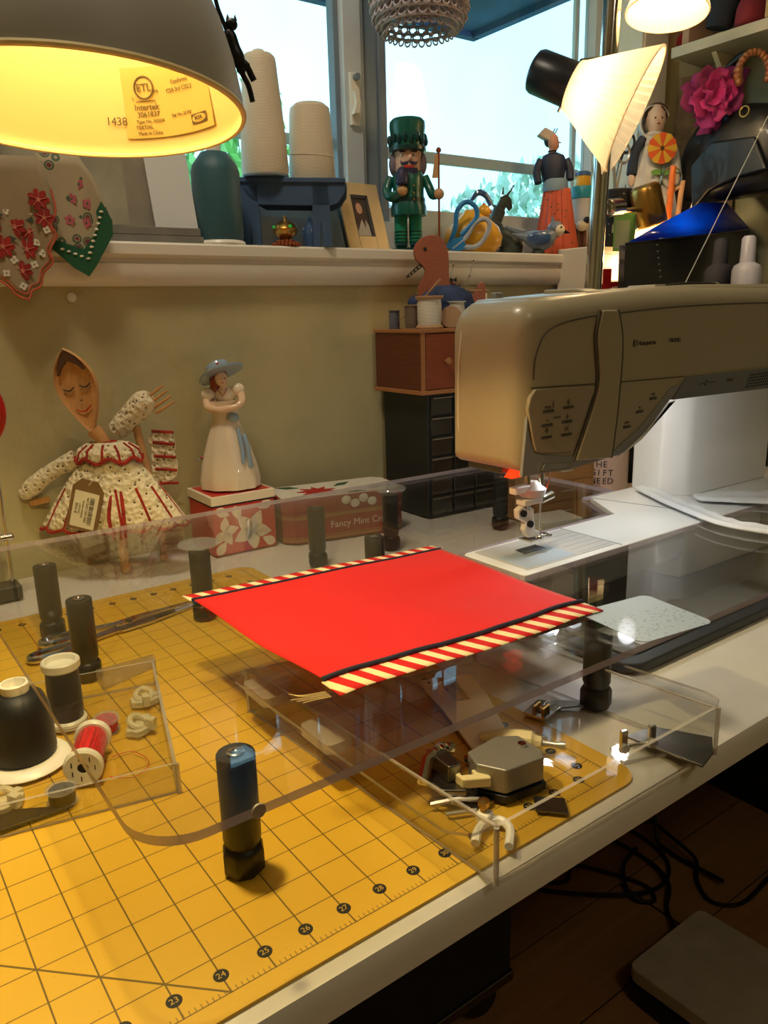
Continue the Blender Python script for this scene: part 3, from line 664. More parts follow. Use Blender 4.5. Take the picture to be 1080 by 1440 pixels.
# ================================================================== RIGHT CLEAR TRAY AND ITS CONTENTS
def walls(name, P, h, t, parent, floor_m, edge_m, z0=0.0):
    # open box over the quad P (counter-clockwise, first edge is the near one)
    c = sum((Vector(p) for p in P), Vector((0, 0))) / len(P)
    MB().prism(P, z0, z0 + 0.07, 0, None, 1).build('tray_floor', [floor_m, edge_m], parent, w=True)
    for i in range(len(P)):
        a = Vector(P[i]); b_ = Vector(P[(i + 1) % len(P)]); n_ = Vector((-(b_ - a).y, (b_ - a).x)).normalized() * t
        if n_.dot(c - a) < 0: n_ = -n_
        q = [tuple(a), tuple(b_), tuple(b_ + n_), tuple(a + n_)]
        m_ = MB(); ar = sum(q[k][0] * q[(k + 1) % 4][1] - q[(k + 1) % 4][0] * q[k][1] for k in range(4))
        if ar < 0: q = q[::-1]
        o_ = [(x, y, z0) for x, y in q] + [(x, y, z0 + h) for x, y in q]
        m_.add(o_, [(0, 3, 2, 1), (4, 5, 6, 7)], 1); m_.add(o_, [(0, 1, 5, 4), (1, 2, 6, 5), (2, 3, 7, 6), (3, 0, 4, 7)], 0)
        m_.build('tray_wall', [floor_m, edge_m], parent, w=True)
    for p in P: MB().tube([(p[0], p[1], z0), (p[0], p[1], z0 + h)], 0.07, 8).build('tray_corner', edge_m, parent, w=True)
rt = thing('acrylic_tray', 'clear acrylic tray full of presser feet and attachments at the desk front', 'tray', (8, 4, 0))
PR = [(4.2, -1.1), (13.15, -1.15), (11.9, 8.0), (3.4, 10.0)]
walls('t', PR, 1.55, 0.1, rt, 'acrylic_tray', 'tray_edge', 0.02)
# side flanges with rounded ends
MB().prism([(4.2, -1.0), (3.6, 9.7), (3.2, 9.9), (2.75, 9.5), (3.2, -0.4), (3.6, -0.9)], 1.48, 1.57, 0, None, 1).build('flange', ['acrylic_tray', 'tray_edge'], rt, w=True)
MB().prism([(13.1, -1.1), (13.6, -0.9), (13.75, -0.4), (12.6, 7.6), (12.2, 7.95), (11.9, 7.9)], 1.48, 1.57, 0, None, 1).build('flange', ['acrylic_tray', 'tray_edge'], rt, w=True)
for y in (8.7, 5.2): MB().prism(rrect(2.95, 3.85, y - 0.9, y + 0.7, 0.2), 1.2, 1.5, 0, TR(0.25 - y * 0.03, 0, 0), 1).build('flange_block', ['tray_edge', 'tray_edge'], rt, w=True)
Z0 = 0.1
# fork shaped height gauge
hg = tag(place(MB().prism([(-0.62, -2.6), (0.62, -2.3), (1.05, 1.0), (1.05, 2.55), (0.95, 2.7), (0.5, 2.7), (0.4, 2.6), (0.38, 0.9), (-0.1, 0.9), (-0.3, 2.65), (-0.4, 2.75), (-0.85, 2.75), (-0.95, 2.6), (-0.75, 0.8)], 0, 0.09).build('height_gauge', 'cream_plastic', None, bevel=0.02), (8.9, 5.0, Z0), -22), 'cream plastic height gauge with two prongs in the clear tray', 'gauge')
MB().lathe([(0, 0), (0.07, 0), (0.07, 0.01), (0, 0.01)], 10, 0, TR(-0.62, 2.45, 0.09)).build('hole', 'ink', hg)
# small screwdriver
sd = thing('screwdriver', 'short cream handled screwdriver beside the metal ruffler', 'screwdriver', (8.55, 2.65, Z0 + 0.34), 0)
DR = along((0, 0, 0), (0.62, -0.78, 0.0))
MB().lathe([(0, -1.05), (0.12, -1.0), (0.34, -0.3), (0.36, 0.1), (0.34, 0.55), (0.24, 0.66), (0.2, 0.85), (0.0, 0.86)], 8, 0, DR).build('handle', 'cream_plastic', sd, bevel=0.03)
MB().lathe([(0.1, 0.86), (0.09, 1.3), (0.13, 1.4), (0.13, 1.55)], 10, 0, DR).build('blade', 'steel', sd)
# ruffler attachment
rf = thing('ruffler_foot', 'large metal ruffler attachment with grey housing and cream fork arm', 'sewing attachment', (6.95, 1.55, Z0), -12)
mat('zinc', (150, 146, 140), 0.38, metal=0.45)
MB().prism([(-0.75, 0.55), (-0.85, -0.1), (-0.3, -0.72), (1.0, -0.62), (1.15, -0.3), (1.0, 0.65), (0.4, 0.9)], 0.25, 1.0).build('housing', 'zinc', rf, bevel=0.06)
MB().prism([(-0.8, 0.5), (-0.85, -0.15), (-0.3, -0.78), (1.05, -0.68), (1.15, -0.3), (1.0, 0.6)], 0.0, 0.22).build('base_plate', 'black_plastic', rf, bevel=0.03)
for x, y in ((0.75, 0.1), (-0.75, 0.5)):
    MB().lathe([(0, 0), (0.12, 0), (0.12, 0.1), (0, 0.1)], 14, 0, TR(x, y, 1.0 if x > 0 else 0.75)).build('screw', 'chrome', rf)
MB().prism([(-1.35, -0.25), (-0.6, -0.5), (-0.55, -0.1), (-0.9, 0.1), (-0.95, -0.12), (-1.25, -0.02), (-1.2, 0.25), (-1.42, 0.2)], 0.45, 0.75).build('fork_arm', 'cream_plastic', rf, bevel=0.05)
MB().prism([(-2.1, 0.9), (-1.9, -0.1), (-1.3, -0.4), (-1.0, 0.3), (-1.1, 1.0), (-1.6, 1.2)], 0.3, 0.5).prism([(-1.7, 0.9), (-1.6, 0.1), (-1.2, 0.1), (-1.2, 0.9)], 0.5, 1.0).build('gear_block', 'dark_steel', rf, bevel=0.05)
MB().tube([(-2.3, 0.3, 0.62), (-1.9, 0.8, 0.9), (-1.3, 1.1, 0.98), (-0.95, 1.0, 0.9)], 0.16, 8).build('lever', 'chrome', rf)
MB().tube([(-2.2, 0.0, 0.1), (-1.5, -0.3, 0.25), (-1.0, -0.5, 0.2)], 0.07, 6).tube([(-2.0, -0.5, 0.06), (-1.2, -0.7, 0.06)], 0.06, 6).build('link_rod', 'steel', rf)
MB().prism([(-2.0, 0.2), (-1.2, -0.7), (-0.6, -0.6), (-1.0, 0.4)], 0.02, 0.1).build('foot_sole', 'dark_steel', rf)
for k in range(4): MB().cbox((-1.75 + k * 0.2, 0.95 - k * 0.02, 0.98 + 0.03 * k), (0.1, 0.22, 0.18)).build('gear_tooth', 'chrome', rf, bevel=0.02)
MB().prism([(0.5, -0.85), (1.2, -1.3), (0.9, -1.9), (0.2, -1.4)], 0.02, 0.06).build('shim_plate', 'dark_steel', rf)
# hook foot near the corner
hk = thing('hook_foot', 'small cream plastic hook foot with a metal screw at the tray corner', 'presser foot', (5.35, 0.35, Z0), 20)
MB().tube(spline([(-0.75, 0.0, 0.12), (-0.3, 0.15, 0.14), (0.1, 0.1, 0.16), (0.35, -0.15, 0.15), (0.2, -0.5, 0.12), (-0.4, -0.75, 0.1)], 5), 0.12, 8).build('hook', 'white_plastic', hk)
MB().box(0.0, 0.35, 0.0, 0.4, 0.05, 0.4).build('clamp', 'white_plastic', hk, bevel=0.08)
MB().lathe([(0, 0.4), (0.1, 0.4), (0.1, 0.55), (0.16, 0.55), (0.16, 0.68), (0, 0.7)], 12, 0, TR(0.2, 0.25, 0)).build('thumb_screw', 'brass', hk)
# metal presser feet
def pfoot(x, y, rz, label):
    t = thing('presser_foot', label, 'presser foot', (x, y, Z0), rz)
    MB().prism([(-0.55, -0.4), (0.5, -0.45), (0.62, -0.2), (0.25, -0.15), (0.25, 0.05), (0.66, 0.1), (0.5, 0.42), (-0.55, 0.4)], 0.0, 0.1).build('sole', 'chrome', t, bevel=0.02)
    for yy in (-0.2, 0.12): MB().box(-0.35, 0.1, yy - 0.05, yy + 0.05, 0.1, 0.3).build('bracket', 'brass', t, bevel=0.02)
    MB().tube([(-0.1, -0.25, 0.22), (-0.1, 0.2, 0.22)], 0.05, 8).build('pin', 'chrome', t)
pfoot(10.95, 3.7, 15, 'open toe metal presser foot lying by the mat corner in the tray')
tb = tag(place(MB().prism([(-0.75, -0.28), (0.85, -0.05), (0.7, 0.12), (-0.7, 0.3)], 0, 0.06).build('metal_plate', 'dark_steel', None, bevel=0.01), (12.05, 3.35, Z0), -35), 'dark pointed metal plate beside the black table leg', 'plate')
cf = thing('clear_foot', 'clear plastic presser foot with two upright metal posts by the grey triangle', 'presser foot', (11.3, 0.2, Z0), -20)
MB().prism(rrect(-0.75, 0.75, -0.4, 0.4, 0.08), 0, 0.12, 0, None, 1).build('sole', ['acrylic_tray', 'tray_edge'], cf)
for x in (-0.5, 0.45):
    MB().box(x - 0.12, x + 0.12, -0.05, 0.1, 0.12, 0.85).build('post', 'chrome', cf, bevel=0.05)
    MB().lathe([(0, 0), (0.14, 0), (0.14, 0.12), (0, 0.12)], 12, 0, TR(x, 0, 0.3) @ RX(90)).build('screw', 'steel', cf)
MB().tube([(-0.5, 0.0, 0.3), (0.45, 0, 0.3)], 0.05, 8).build('cross_pin', 'chrome', cf)
tg = MB().prism([(-0.45, -1.3), (0.4, -1.25), (1.25, -0.9), (0.7, 0.7), (-0.4, 1.1)], 0, 0.07).build('metal_triangle', 'dark_steel', None, bevel=0.01)
tag(place(tg, (12.15, -0.15, Z0 + 0.12), 10), 'dark grey metal triangle lying in the front corner of the tray', 'plate')

# ================================================================== LEFT CLEAR TRAY WITH SPOOLS
lt_ = thing('acrylic_tray', 'clear acrylic tray holding thread spools and bobbins on the mat', 'tray', (-3, 10, 0))
e1 = Vector((-0.975, 0.222)); e2 = Vector((0.262, 0.965)); c0 = Vector((-0.26, 7.05))
PL = [tuple(c0), tuple(c0 + e2 * 7.3), tuple(c0 + e2 * 7.3 + e1 * 9), tuple(c0 + e1 * 9)]
walls('t', PL, 0.92, 0.09, lt_, 'acrylic_tray', 'tray_edge', 0.02)
ZT = 0.1
def threadmat(name, c, sc_=60, rough=0.55):
    def fn(n, l, v):
        t = n.new('ShaderNodeTexWave'); t.wave_type = 'BANDS'; t.bands_direction = 'Z'; t.inputs['Scale'].default_value = sc_ / 10; t.inputs['Distortion'].default_value = 1.2; t.inputs['Detail'].default_value = 2
        l.new(v, t.inputs['Vector'])
        return mixc(n, l, t.outputs['Fac'], tuple(x * 0.72 for x in c), tuple(min(255, x * 1.12) for x in c))
    return nodemat(name, fn, rough, sheen=0.15)
threadmat('thread_black', (9, 8, 8)); threadmat('thread_navy', (26, 30, 46)); threadmat('thread_red', (205, 14, 14)); threadmat('thread_teal', (44, 92, 104), 40); threadmat('thread_cream', (226, 212, 186), 40)
bc = thing('thread_cone', 'black thread cone on a white base in the clear tray', 'thread spool', (-3.4, 11.4, ZT))
MB().lathe([(0, 0), (1.25, 0), (1.3, 0.06), (1.2, 0.16), (0.85, 0.25), (0, 0.25)], 36).build('base', 'white_plastic', bc)
MB().lathe([(0.86, 0.25), (0.93, 0.4), (0.93, 1.2), (0.88, 1.75), (0.74, 2.15), (0.48, 2.32), (0.4, 2.34)], 32).build('thread', 'thread_black', bc)
MB().lathe([(0.0, 2.2), (0.38, 2.2), (0.42, 2.6), (0.4, 2.62), (0.33, 2.62), (0.31, 2.35), (0, 2.35)], 24).build('spool_neck', 'white_plastic', bc)
ns = thing('thread_spool', 'navy thread spool standing upright in the clear tray', 'thread spool', (-1.75, 12.9, ZT))
MB().lathe([(0, 0), (0.56, 0), (0.6, 0.05), (0.6, 0.22), (0.54, 0.28), (0, 0.28)], 28).build('spool_end', 'white_plastic', ns)
MB().lathe([(0.5, 0.28), (0.53, 0.6), (0.53, 1.6), (0.5, 2.0)], 28).build('thread', 'thread_navy', ns)
MB().lathe([(0.0, 2.0), (0.55, 2.0), (0.6, 2.06), (0.6, 2.28), (0.56, 2.32), (0.48, 2.3), (0.44, 2.14), (0, 2.12)], 28).build('spool_end', 'white_plastic', ns)
MB().torus(0.602, 0.008, 28, 4, 0, TR(0, 0, 0.1)).build('lettering_band', 'ink', ns)
rs = thing('thread_spool', 'red thread spool lying on its side in the clear tray', 'thread spool', (-1.95, 9.75, ZT + 0.56))
D2 = along((0, 0, 0), (-0.42, -0.9, 0.0))
MB().lathe([(0, -1.0), (0.5, -1.0), (0.54, -0.95), (0.54, -0.8), (0.5, -0.75), (0, -0.75)], 28, 0, D2).build('spool_end', 'white_plastic', rs)
MB().lathe([(0.42, -0.78), (0.46, -0.6), (0.46, 0.5), (0.42, 0.7)], 28, 0, D2).build('thread', 'thread_red', rs)
MB().lathe([(0.15, 0.68), (0.54, 0.68), (0.56, 0.74), (0.56, 0.86), (0.5, 0.92), (0.16, 0.9), (0.14, 0.7)], 28, 0, D2).build('spool_end', 'white_plastic', rs)
MB().lathe([(0, 0.6), (0.155, 0.6), (0.155, 0.88), (0, 0.88)], 14, 0, D2).build('spool_hole', 'black_matte', rs)
for k in range(7): MB().cbox((0.33 * cos(k * 0.9), 0.33 * sin(k * 0.9), 0.915), (0.03, 0.15, 0.01), 0, D2 @ TR(0, 0, 0)).build('spoke_mark', 'ink', rs)
MB().tube(spline([(0.3, -0.9, -0.5), (0.9, -1.3, -0.54), (1.5, -0.8, -0.54), (1.3, 0.1, -0.54), (0.7, 0.2, -0.54)], 6), 0.012, 5).build('loose_end', 'thread_red', rs)
def bobbin(x, y, z, thread, label, tilt=0):
    t = thing('bobbin', label, 'bobbin', (x, y, z), rot=(rad(tilt), 0, 0), group='bobbins in the clear tray')
    for zz in (0, 0.4): MB().lathe([(0.09, zz), (0.42, zz), (0.42, zz + 0.04), (0.09, zz + 0.04)], 26, 0).build('flange', 'washer_clear', t)
    MB().lathe([(0.09, 0.04), (0.34, 0.04), (0.36, 0.2), (0.34, 0.4), (0.09, 0.4)], 24).build('thread', thread, t)
    return t
bobbin(-3.05, 8.55, ZT, 'thread_black', 'clear bobbin of black thread by the tray front wall')
bobbin(-0.85, 11.75, ZT, 'thread_red', 'clear bobbin of red thread beside the white plastic clips', 8)
def clip(x, y, rz, label, k=1.0):
    t = thing('spool_clip', label, 'clip', (x, y, ZT), rz, 'plastic clips in the clear tray')
    MB().prism([(0.5 * k * cos(a) * (1.25 if i % 2 else 1), 0.42 * k * sin(a)) for i, a in enumerate([2 * pi * j / 12 for j in range(12)])], 0.0, 0.22).build('body', 'frosted', t, bevel=0.04)
    MB().torus(0.3 * k, 0.1, 20, 8, 0, TR(0, 0.05, 0.3) @ RX(25)).build('ring', 'frosted', t)
    MB().box(-0.12, 0.12, -0.6 * k, -0.2, 0.1, 0.5).box(0.25, 0.6 * k, -0.1, 0.15, 0.05, 0.3).build('tab', 'frosted', t, bevel=0.04)
clip(0.0, 11.0, 40, 'translucent white plastic clip lying flat in front of the red bobbin', 0.95)
clip(0.75, 12.7, -10, 'translucent white plastic clip at the right wall of the spool tray', 0.9)
clip(-4.35, 9.3, 30, 'translucent white plastic clip in front of the black thread cone', 0.9)
tg = MB().prism([(-1.9, -0.5), (1.35, -0.62), (-1.6, 1.15)], 0, 0.06).build('metal_triangle', 'black_plastic', None, bevel=0.01)
tag(place(tg, (-4.2, 8.75, ZT), 0), 'black triangle plate lying in the left clear tray', 'plate')
# acrylic wedge by the leg
wg = MB().prism([(-1.1, -0.35), (1.15, 0.12), (1.1, 0.3), (-1.0, 0.5)], 0.0, 0.5, 0, None, 1).build('acrylic_wedge', ['acrylic_tray', 'tray_edge'])
tag(place(wg, (1.0, 15.2, 0.01), 5), 'small clear acrylic wedge lying beside a black table leg', 'wedge')

# --- shears
sh = thing('dressmaking_shears', 'long steel dressmaking shears lying open handled on the mat', 'scissors', (1.9, 19.85, 0.02), 9)
MB().prism([(0.2, -0.38), (1.5, -0.42), (4.4, -0.02), (4.4, 0.02), (1.5, 0.1), (0.1, 0.15)], 0.05, 0.17).build('blade', 'chrome', sh, bevel=0.02)
MB().prism([(0.1, -0.15), (1.5, -0.06), (4.35, 0.05), (1.5, 0.42), (0.2, 0.4)], 0.18, 0.34).build('blade', 'chrome', sh, bevel=0.02)
MB().lathe([(0, 0.3), (0.17, 0.3), (0.15, 0.4), (0, 0.43)], 16, 0, TR(0.75, 0.02, 0)).build('pivot_screw', 'dark_steel', sh)
MB().tube(spline([(0.5, 0.1, 0.24), (-0.4, 0.35, 0.24), (-1.3, 0.62, 0.25), (-2.2, 0.85, 0.26), (-2.75, 0.72, 0.26), (-2.7, 0.36, 0.26), (-2.1, 0.22, 0.25), (-1.3, 0.4, 0.25)], 6), [0.16] * 43, 8).build('finger_bow', 'chrome', sh)
MB().tube(spline([(0.5, -0.1, 0.14), (-0.4, -0.18, 0.16), (-1.4, -0.3, 0.18), (-2.6, -0.22, 0.2), (-3.5, -0.2, 0.2), (-3.6, -0.62, 0.2), (-2.8, -0.82, 0.2), (-1.8, -0.62, 0.18), (-1.3, -0.38, 0.18)], 6), 0.15, 8).build('finger_bow', 'chrome', sh)

# ================================================================== BIG LAMP, TOP LEFT
lp = thing('task_lamp', 'grey task lamp with a glowing yellow inside over the cutting mat', 'lamp', (-1.25, 5.86, 17.29), rot=(rad(-4.0), rad(2.2), rad(-16.8)))
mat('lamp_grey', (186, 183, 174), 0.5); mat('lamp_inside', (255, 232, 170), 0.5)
mat('lamp_bulb', (255, 240, 200), 0.4, emit=(255, 238, 180), estr=6.0)
def prof(o): return [(3.36 + o, 0.0), (3.33 + o, 0.35), (3.2 + o, 1.0), (2.95 + o, 1.8), (2.6 + o, 2.6), (2.15 + o, 3.4), (1.7 + o, 4.0), (1.25 + o, 4.4)]
MB().lathe(prof(0.03), 64, 0, None, False).build('shade', 'lamp_grey', lp)
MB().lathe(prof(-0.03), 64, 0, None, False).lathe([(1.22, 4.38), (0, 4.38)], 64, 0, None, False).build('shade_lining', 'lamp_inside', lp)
MB().torus(3.37, 0.065, 64, 8).build('shade_rim', 'lamp_inside', lp)
MB().lathe([(1.28, 4.4), (1.2, 4.6), (0.9, 4.7), (0.9, 6.6), (0.8, 6.75), (0, 6.75)], 32).build('socket', 'lamp_grey', lp)
MB().lathe([(0, 1.55), (0.5, 1.62), (0.95, 2.0), (1.1, 2.5), (0.95, 3.1), (0.55, 3.7), (0.5, 4.4)], 28, 0).build('bulb', 'lamp_bulb', lp)
MB().tube([(0, 0, 6.7), (-1.5, 0.8, 8.6), (-9, 5, 13)], 0.3, 10).build('arm', 'lamp_grey', lp); MB().tube([(-9, 5, 13), (-12, 16, -3), (-13, 22.6, -15.2)], 0.3, 10).build('arm', 'lamp_grey', lp)
mat('label_film', (236, 204, 122), 0.45); mat('label_ink', (112, 92, 66), 0.6)
def onshade(th, z, off=0.06):
    r = 3.33 - 0.03 - (0.13 * (z / 1.0) if z < 1 else 0.13 + 0.31 * (z - 1)); t = rad(th)
    m_ = Matrix(((sin(t), 0, -cos(t), (r - off) * cos(t)), (-cos(t), 0, -sin(t), (r - off) * sin(t)), (0, 1, 0, z), (0, 0, 0, 1)))
    return m_ @ RX(12)
st = MB().grid(lambda u, v: tuple(onshade(71 - 47 * u, 0.35 + 1.5 * v, 0.02).translation), 14, 4).build('sticker', 'label_film', lp)
for s_, th, z, k in (('Intertek', 60.5, 1.02, 0.2), ('3061837', 60, 0.86, 0.17), ('Type No. A0504', 59.5, 0.71, 0.11), ('TERTIAL', 62.5, 0.58, 0.12), ('Made in China', 60, 0.45, 0.11), ('CSA Std C22.2', 42, 1.3, 0.13), ('Conforms', 41, 1.46, 0.13), ('Sup No. 22742', 43, 0.78, 0.1), ('c', 66.5, 1.22, 0.12), ('us', 54.5, 1.34, 0.12), ('ETL', 60.5, 1.42, 0.24)):
    text('lettering', s_, k, 'label_ink', lp, onshade(th, z))
text('lettering', '1438', 0.26, 'label_ink', lp, onshade(75, 0.72, 0.06))
MB().torus(0.24, 0.022, 24, 6, 0, onshade(60.5, 1.42)).build('certification_ring', 'label_ink', lp)
MB().cbox((0, 0, 0), (0.5, 0.015, 0.01), 0, onshade(60.5, 1.15)).build('lettering_rule', 'label_ink', lp)
MB().prism(rrect(-0.27, 0.27, -0.11, 0.11, 0.03), 0, 0.006, 0, onshade(33, 0.6, 0.05)).build('logo_block', 'label_ink', lp)
MB().prism([(0.24 * cos(2 * pi * i / 24), 0.085 * sin(2 * pi * i / 24)) for i in range(24)], 0.006, 0.012, 0, onshade(33, 0.6, 0.05)).build('logo_oval', 'label_film', lp)
text('lettering', 'IKEA', 0.13, 'label_ink', lp, onshade(33, 0.6, 0.08))
q = lamp_light('lamp_glow', (0, 0, 1.45), 7.2, (1.0, 0.77, 0.30), 0.6, lp, 'SPOT'); q.data.spot_size = rad(138); q.data.spot_blend = 0.25
# black cat ornament clinging to the shade
ct = thing('cat_ornament', 'black cat ornament clinging to the side of the grey lamp', 'ornament', (-1.25, 5.86, 17.29), -16.8)
k_ = 0.0139
def cp(u, v, y=-0.5): return ((u - 112) * k_ + 0.2, y, (155 - v) * k_)
MB().tube(spline([cp(322, 42), cp(327, 60), cp(333, 78), cp(340, 90)], 4), [0.1, 0.13, 0.15, 0.15, 0.15, 0.15, 0.16, 0.17, 0.17, 0.16, 0.14, 0.12, 0.1], 10).build('body', 'black_plastic', ct)
h_ = MB().ball(cp(328, 33), (0.13, 0.12, 0.12), 0).build('head', 'black_plastic', ct)
for du in (-5, 6): MB().lathe([(0.045, 0), (0.0, 0.12)], 8, 0, TR(*cp(328 + du, 27))).build('ear', 'black_plastic', h_)
MB().tube(spline([cp(321, 45), cp(315, 28), cp(309, 12), cp(305, -8)], 5), 0.045, 8).build('tail', 'black_plastic', ct)
MB().tube(spline([cp(340, 84), cp(349, 92), cp(353, 100), cp(357, 108)], 4), [0.1] * 4 + [0.07] * 9, 8).build('hind_leg', 'black_plastic', ct)
MB().tube(spline([cp(336, 84), cp(340, 100), cp(348, 116), cp(353, 138)], 4), [0.1] * 4 + [0.06] * 9, 8).build('hind_leg', 'black_plastic', ct)
MB().tube(spline([cp(329, 55), cp(320, 62), cp(322, 72)], 4), 0.05, 8).build('fore_leg', 'black_plastic', ct)

# ================================================================== AT THE BACK OF THE DESK
def pxf(u0, v0, kx, kz, z0=0.0):
    return lambda u, v, y=0.0: ((u - u0) * kx, y, z0 + (v0 - v) * kz)
def grain(c1, c2, sx=(0.25, 4, 4), s=2.0):
    def fn(n, l, v):
        mp = n.new('ShaderNodeMapping'); mp.inputs['Scale'].default_value = sx; l.new(v, mp.inputs['Vector'])
        return mixc(n, l, noise(n, l, mp.outputs['Vector'], s, 6), c1, c2)
    return fn
nodemat('spoon_wood', grain((176, 122, 66), (216, 164, 104), (4, 4, 0.5)), 0.5)
nodemat('walnut', grain((74, 34, 20), (120, 62, 38), (0.3, 0.3, 4)), 0.4)
nodemat('walnut_front', grain((112, 50, 26), (160, 82, 48), (0.3, 0.3, 4)), 0.4)
nodemat('trim_wood', grain((150, 96, 54), (184, 128, 80), (0.3, 0.3, 4)), 0.45)
nodemat('duck_wood', grain((140, 76, 54), (178, 108, 82), (0.4, 3, 4), 3), 0.45)
mat('hair_brown', (84, 54, 34), 0.6)
def crochet(n, l, v):
    t = n.new('ShaderNodeTexVoronoi'); t.inputs['Scale'].default_value = 3.6; l.new(v, t.inputs['Vector'])
    b_ = n.new('ShaderNodeBump'); b_.inputs['Strength'].default_value = 1.0; b_.inputs['Distance'].default_value = 0.004; l.new(t.outputs['Distance'], b_.inputs['Height']); l.new(b_.outputs['Normal'], n['Principled BSDF'].inputs['Normal'])
    f = M_('LESS_THAN', n, l, t.outputs['Distance'], 0.2); g = noise(n, l, v, 10, 3)
    return mixc(n, l, f, mixc(n, l, g, (214, 196, 152), (244, 232, 200)), (96, 74, 46))
nodemat('crochet_cream', crochet, 0.85)
mat('crochet_red', (158, 38, 20), 0.85, bump=1.0, bscale=90, var=0.2, vscale=20)
mat('kraft', (124, 92, 52), 0.7, var=0.06); mat('label_paper', (222, 212, 184), 0.6)
sp = thing('spoon_doll', 'wooden spoon doll with painted sleeping face and cream and red crochet dress', 'doll', (4.74, 28.0, 0.0), VIEW)
f = pxf(160, 745, 0.0373, 0.0363, 2.36)
def leaf(w, h, n_=24): return [(w * sin(pi * i / n_) ** 0.8 * (1.0 + 0.25 * cos(pi * i / n_)), -h + 2 * h * (i / n_)) for i in range(n_ + 1)]
Ls = leaf(1.0, 2.2); ol = [(x, z) for x, z in Ls] + [(-x, z) for x, z in Ls[-2:0:-1]]
ol = [(x, -z) for x, z in ol]
sx_, _, sz_ = f(137, 545)
SM = TR(sx_, -0.25, sz_) @ RY(-13)
rings = []
for k, (s_, y) in enumerate(((0.05, 0.1), (0.7, 0.08), (0.9, 0.0), (0.96, -0.14), (1.0, -0.05), (0.98, 0.2), (0.7, 0.45), (0.05, 0.5))): rings.append([(x * s_, y, z * s_) for x, z in ol])
bo = MB().loft(rings, 0, SM).build('spoon_bowl', 'spoon_wood', sp)
def arc(pts, r, m_, nm, par): MB().tube(spline([tuple(SM @ Vector((x, 0.0, z))) for x, z in pts], 4), r, 6).build(nm, m_, par)
for ex, ez in ((-0.42, 0.2), (0.42, 0.2)):
    arc([(ex - 0.28, ez + 0.06), (ex, ez - 0.08), (ex + 0.28, ez + 0.06)], 0.028, 'ink', 'eyelid', bo)
    for q in (-0.2, -0.1, 0, 0.1, 0.2): arc([(ex + q, ez - 0.04), (ex + q * 1.25, ez - 0.2)], 0.014, 'ink', 'eyelash', bo)
arc([(-0.42, -0.85), (0, -1.02), (0.38, -0.8)], 0.03, 'red_paint', 'mouth', bo); arc([(-0.08, -0.42), (0, -0.48), (0.06, -0.42)], 0.02, 'ink', 'nose', bo)
for s_ in (-1, 1): MB().prism([(0.0, 2.15), (0.18 * s_, 2.0), (0.55 * s_, 1.4), (0.72 * s_, 0.95), (0.6 * s_, 0.95), (0.42 * s_, 1.25), (0.2 * s_, 1.4), (0.0, 1.55)], -0.12, 0.02, 0, SM @ XZ).build('painted_hair', 'hair_brown', bo)
MB().tube([SM @ Vector((0, 0.2, -2.0)), f(165, 622), (0.35, 0, 2.0), (0.4, 0, 0.02)], [0.42, 0.28, 0.26, 0.24], 12).build('spoon_handle', 'spoon_wood', sp)
def skirt(cx, zt, zb, rx0, rx1, ry1, npan, tilt, parent, cordm, a0=0, a1=360):
    rows = []; N = npan * 6
    for j in range(9):
        t = j / 8; ring_ = []
        for i in range(N):
            a = 2 * pi * i / N; sc_ = 1 + 0.07 * t * abs(sin(a * npan / 2)) - 0.03 * t
            zz = zt + (zb - zt) * t + 0.16 * t * (abs(sin(a * npan / 2)) * -1)
            ring_.append((cx + (rx0 + (rx1 - rx0) * t ** 0.8) * cos(a) * sc_ + tilt * t, (rx0 * 0.7 + (ry1 - rx0 * 0.7) * t ** 0.8) * sin(a) * sc_, zz))
        rows.append(ring_)
    s_ = MB().loft(rows, cap=False).build('crochet_skirt', 'crochet_cream', parent, solid=0.06)
    hem = rows[-1]; MB().tube(hem + [hem[0]], 0.09, 6).build('hem_cord', cordm, s_)
    for k in range(npan):
        i = k * 6
        MB().tube([rows[j][i] for j in range(4, 9)], 0.085, 6).build('pleat_cord', cordm, s_)
    return rows
skirt(0.15, 6.7, 2.75, 0.7, 3.75, 1.5, 14, 0.0, sp, 'crochet_red')
for k in range(2): MB().tube(spline([(0.5 + 0.45 * k, -1.0, 4.6), (0.35 + 0.75 * k, -1.45, 3.4), (0.55 + 0.5 * k, -1.6, 2.3)], 5), 0.1, 6).build('bow_tail', 'crochet_red', sp)
# ruffled collar
col_r = []
for j, (r_, z) in enumerate(((0.42, 7.0), (1.0, 6.92), (1.45, 6.6), (1.6, 6.15))): col_r.append([(0.2 + r_ * cos(2 * pi * i / 48) * 1.05, r_ * 0.62 * sin(2 * pi * i / 48), z + 0.12 * j * sin(2 * pi * i / 6) * 0.4) for i in range(48)])
cl = MB().loft(col_r, cap=False).build('collar', 'crochet_cream', sp, solid=0.06)
MB().tube(col_r[-1] + [col_r[-1][0]], 0.1, 6).build('collar_edge', 'crochet_red', cl); MB().tube(col_r[0] + [col_r[0][0]], 0.08, 6).build('collar_edge', 'crochet_red', cl)
for k in range(12): MB().tube([col_r[j][k * 4] for j in range(1, 4)], 0.08, 6).build('collar_stripe', 'crochet_red', cl)
MB().tube(spline([f(120, 640), f(80, 660, -0.1), f(42, 690, -0.2)], 5), [0.5, 0.48, 0.46, 0.44, 0.42, 0.42, 0.44, 0.46, 0.46, 0.42, 0.3], 10).build('sleeve', 'crochet_cream', sp)
MB().cbox((0, 0, 0), (1.1, 0.12, 0.34), 0, TR(*f(62, 700)) @ RY(-12)).build('wooden_hand', 'spoon_wood', sp, bevel=0.08)
ft = thing('fork_doll', 'wooden fork doll in crochet dress tucked behind the spoon doll', 'doll', (7.4, 28.4, 0.0), VIEW)
g = pxf(235, 742, 0.038, 0.0365, 2.3)
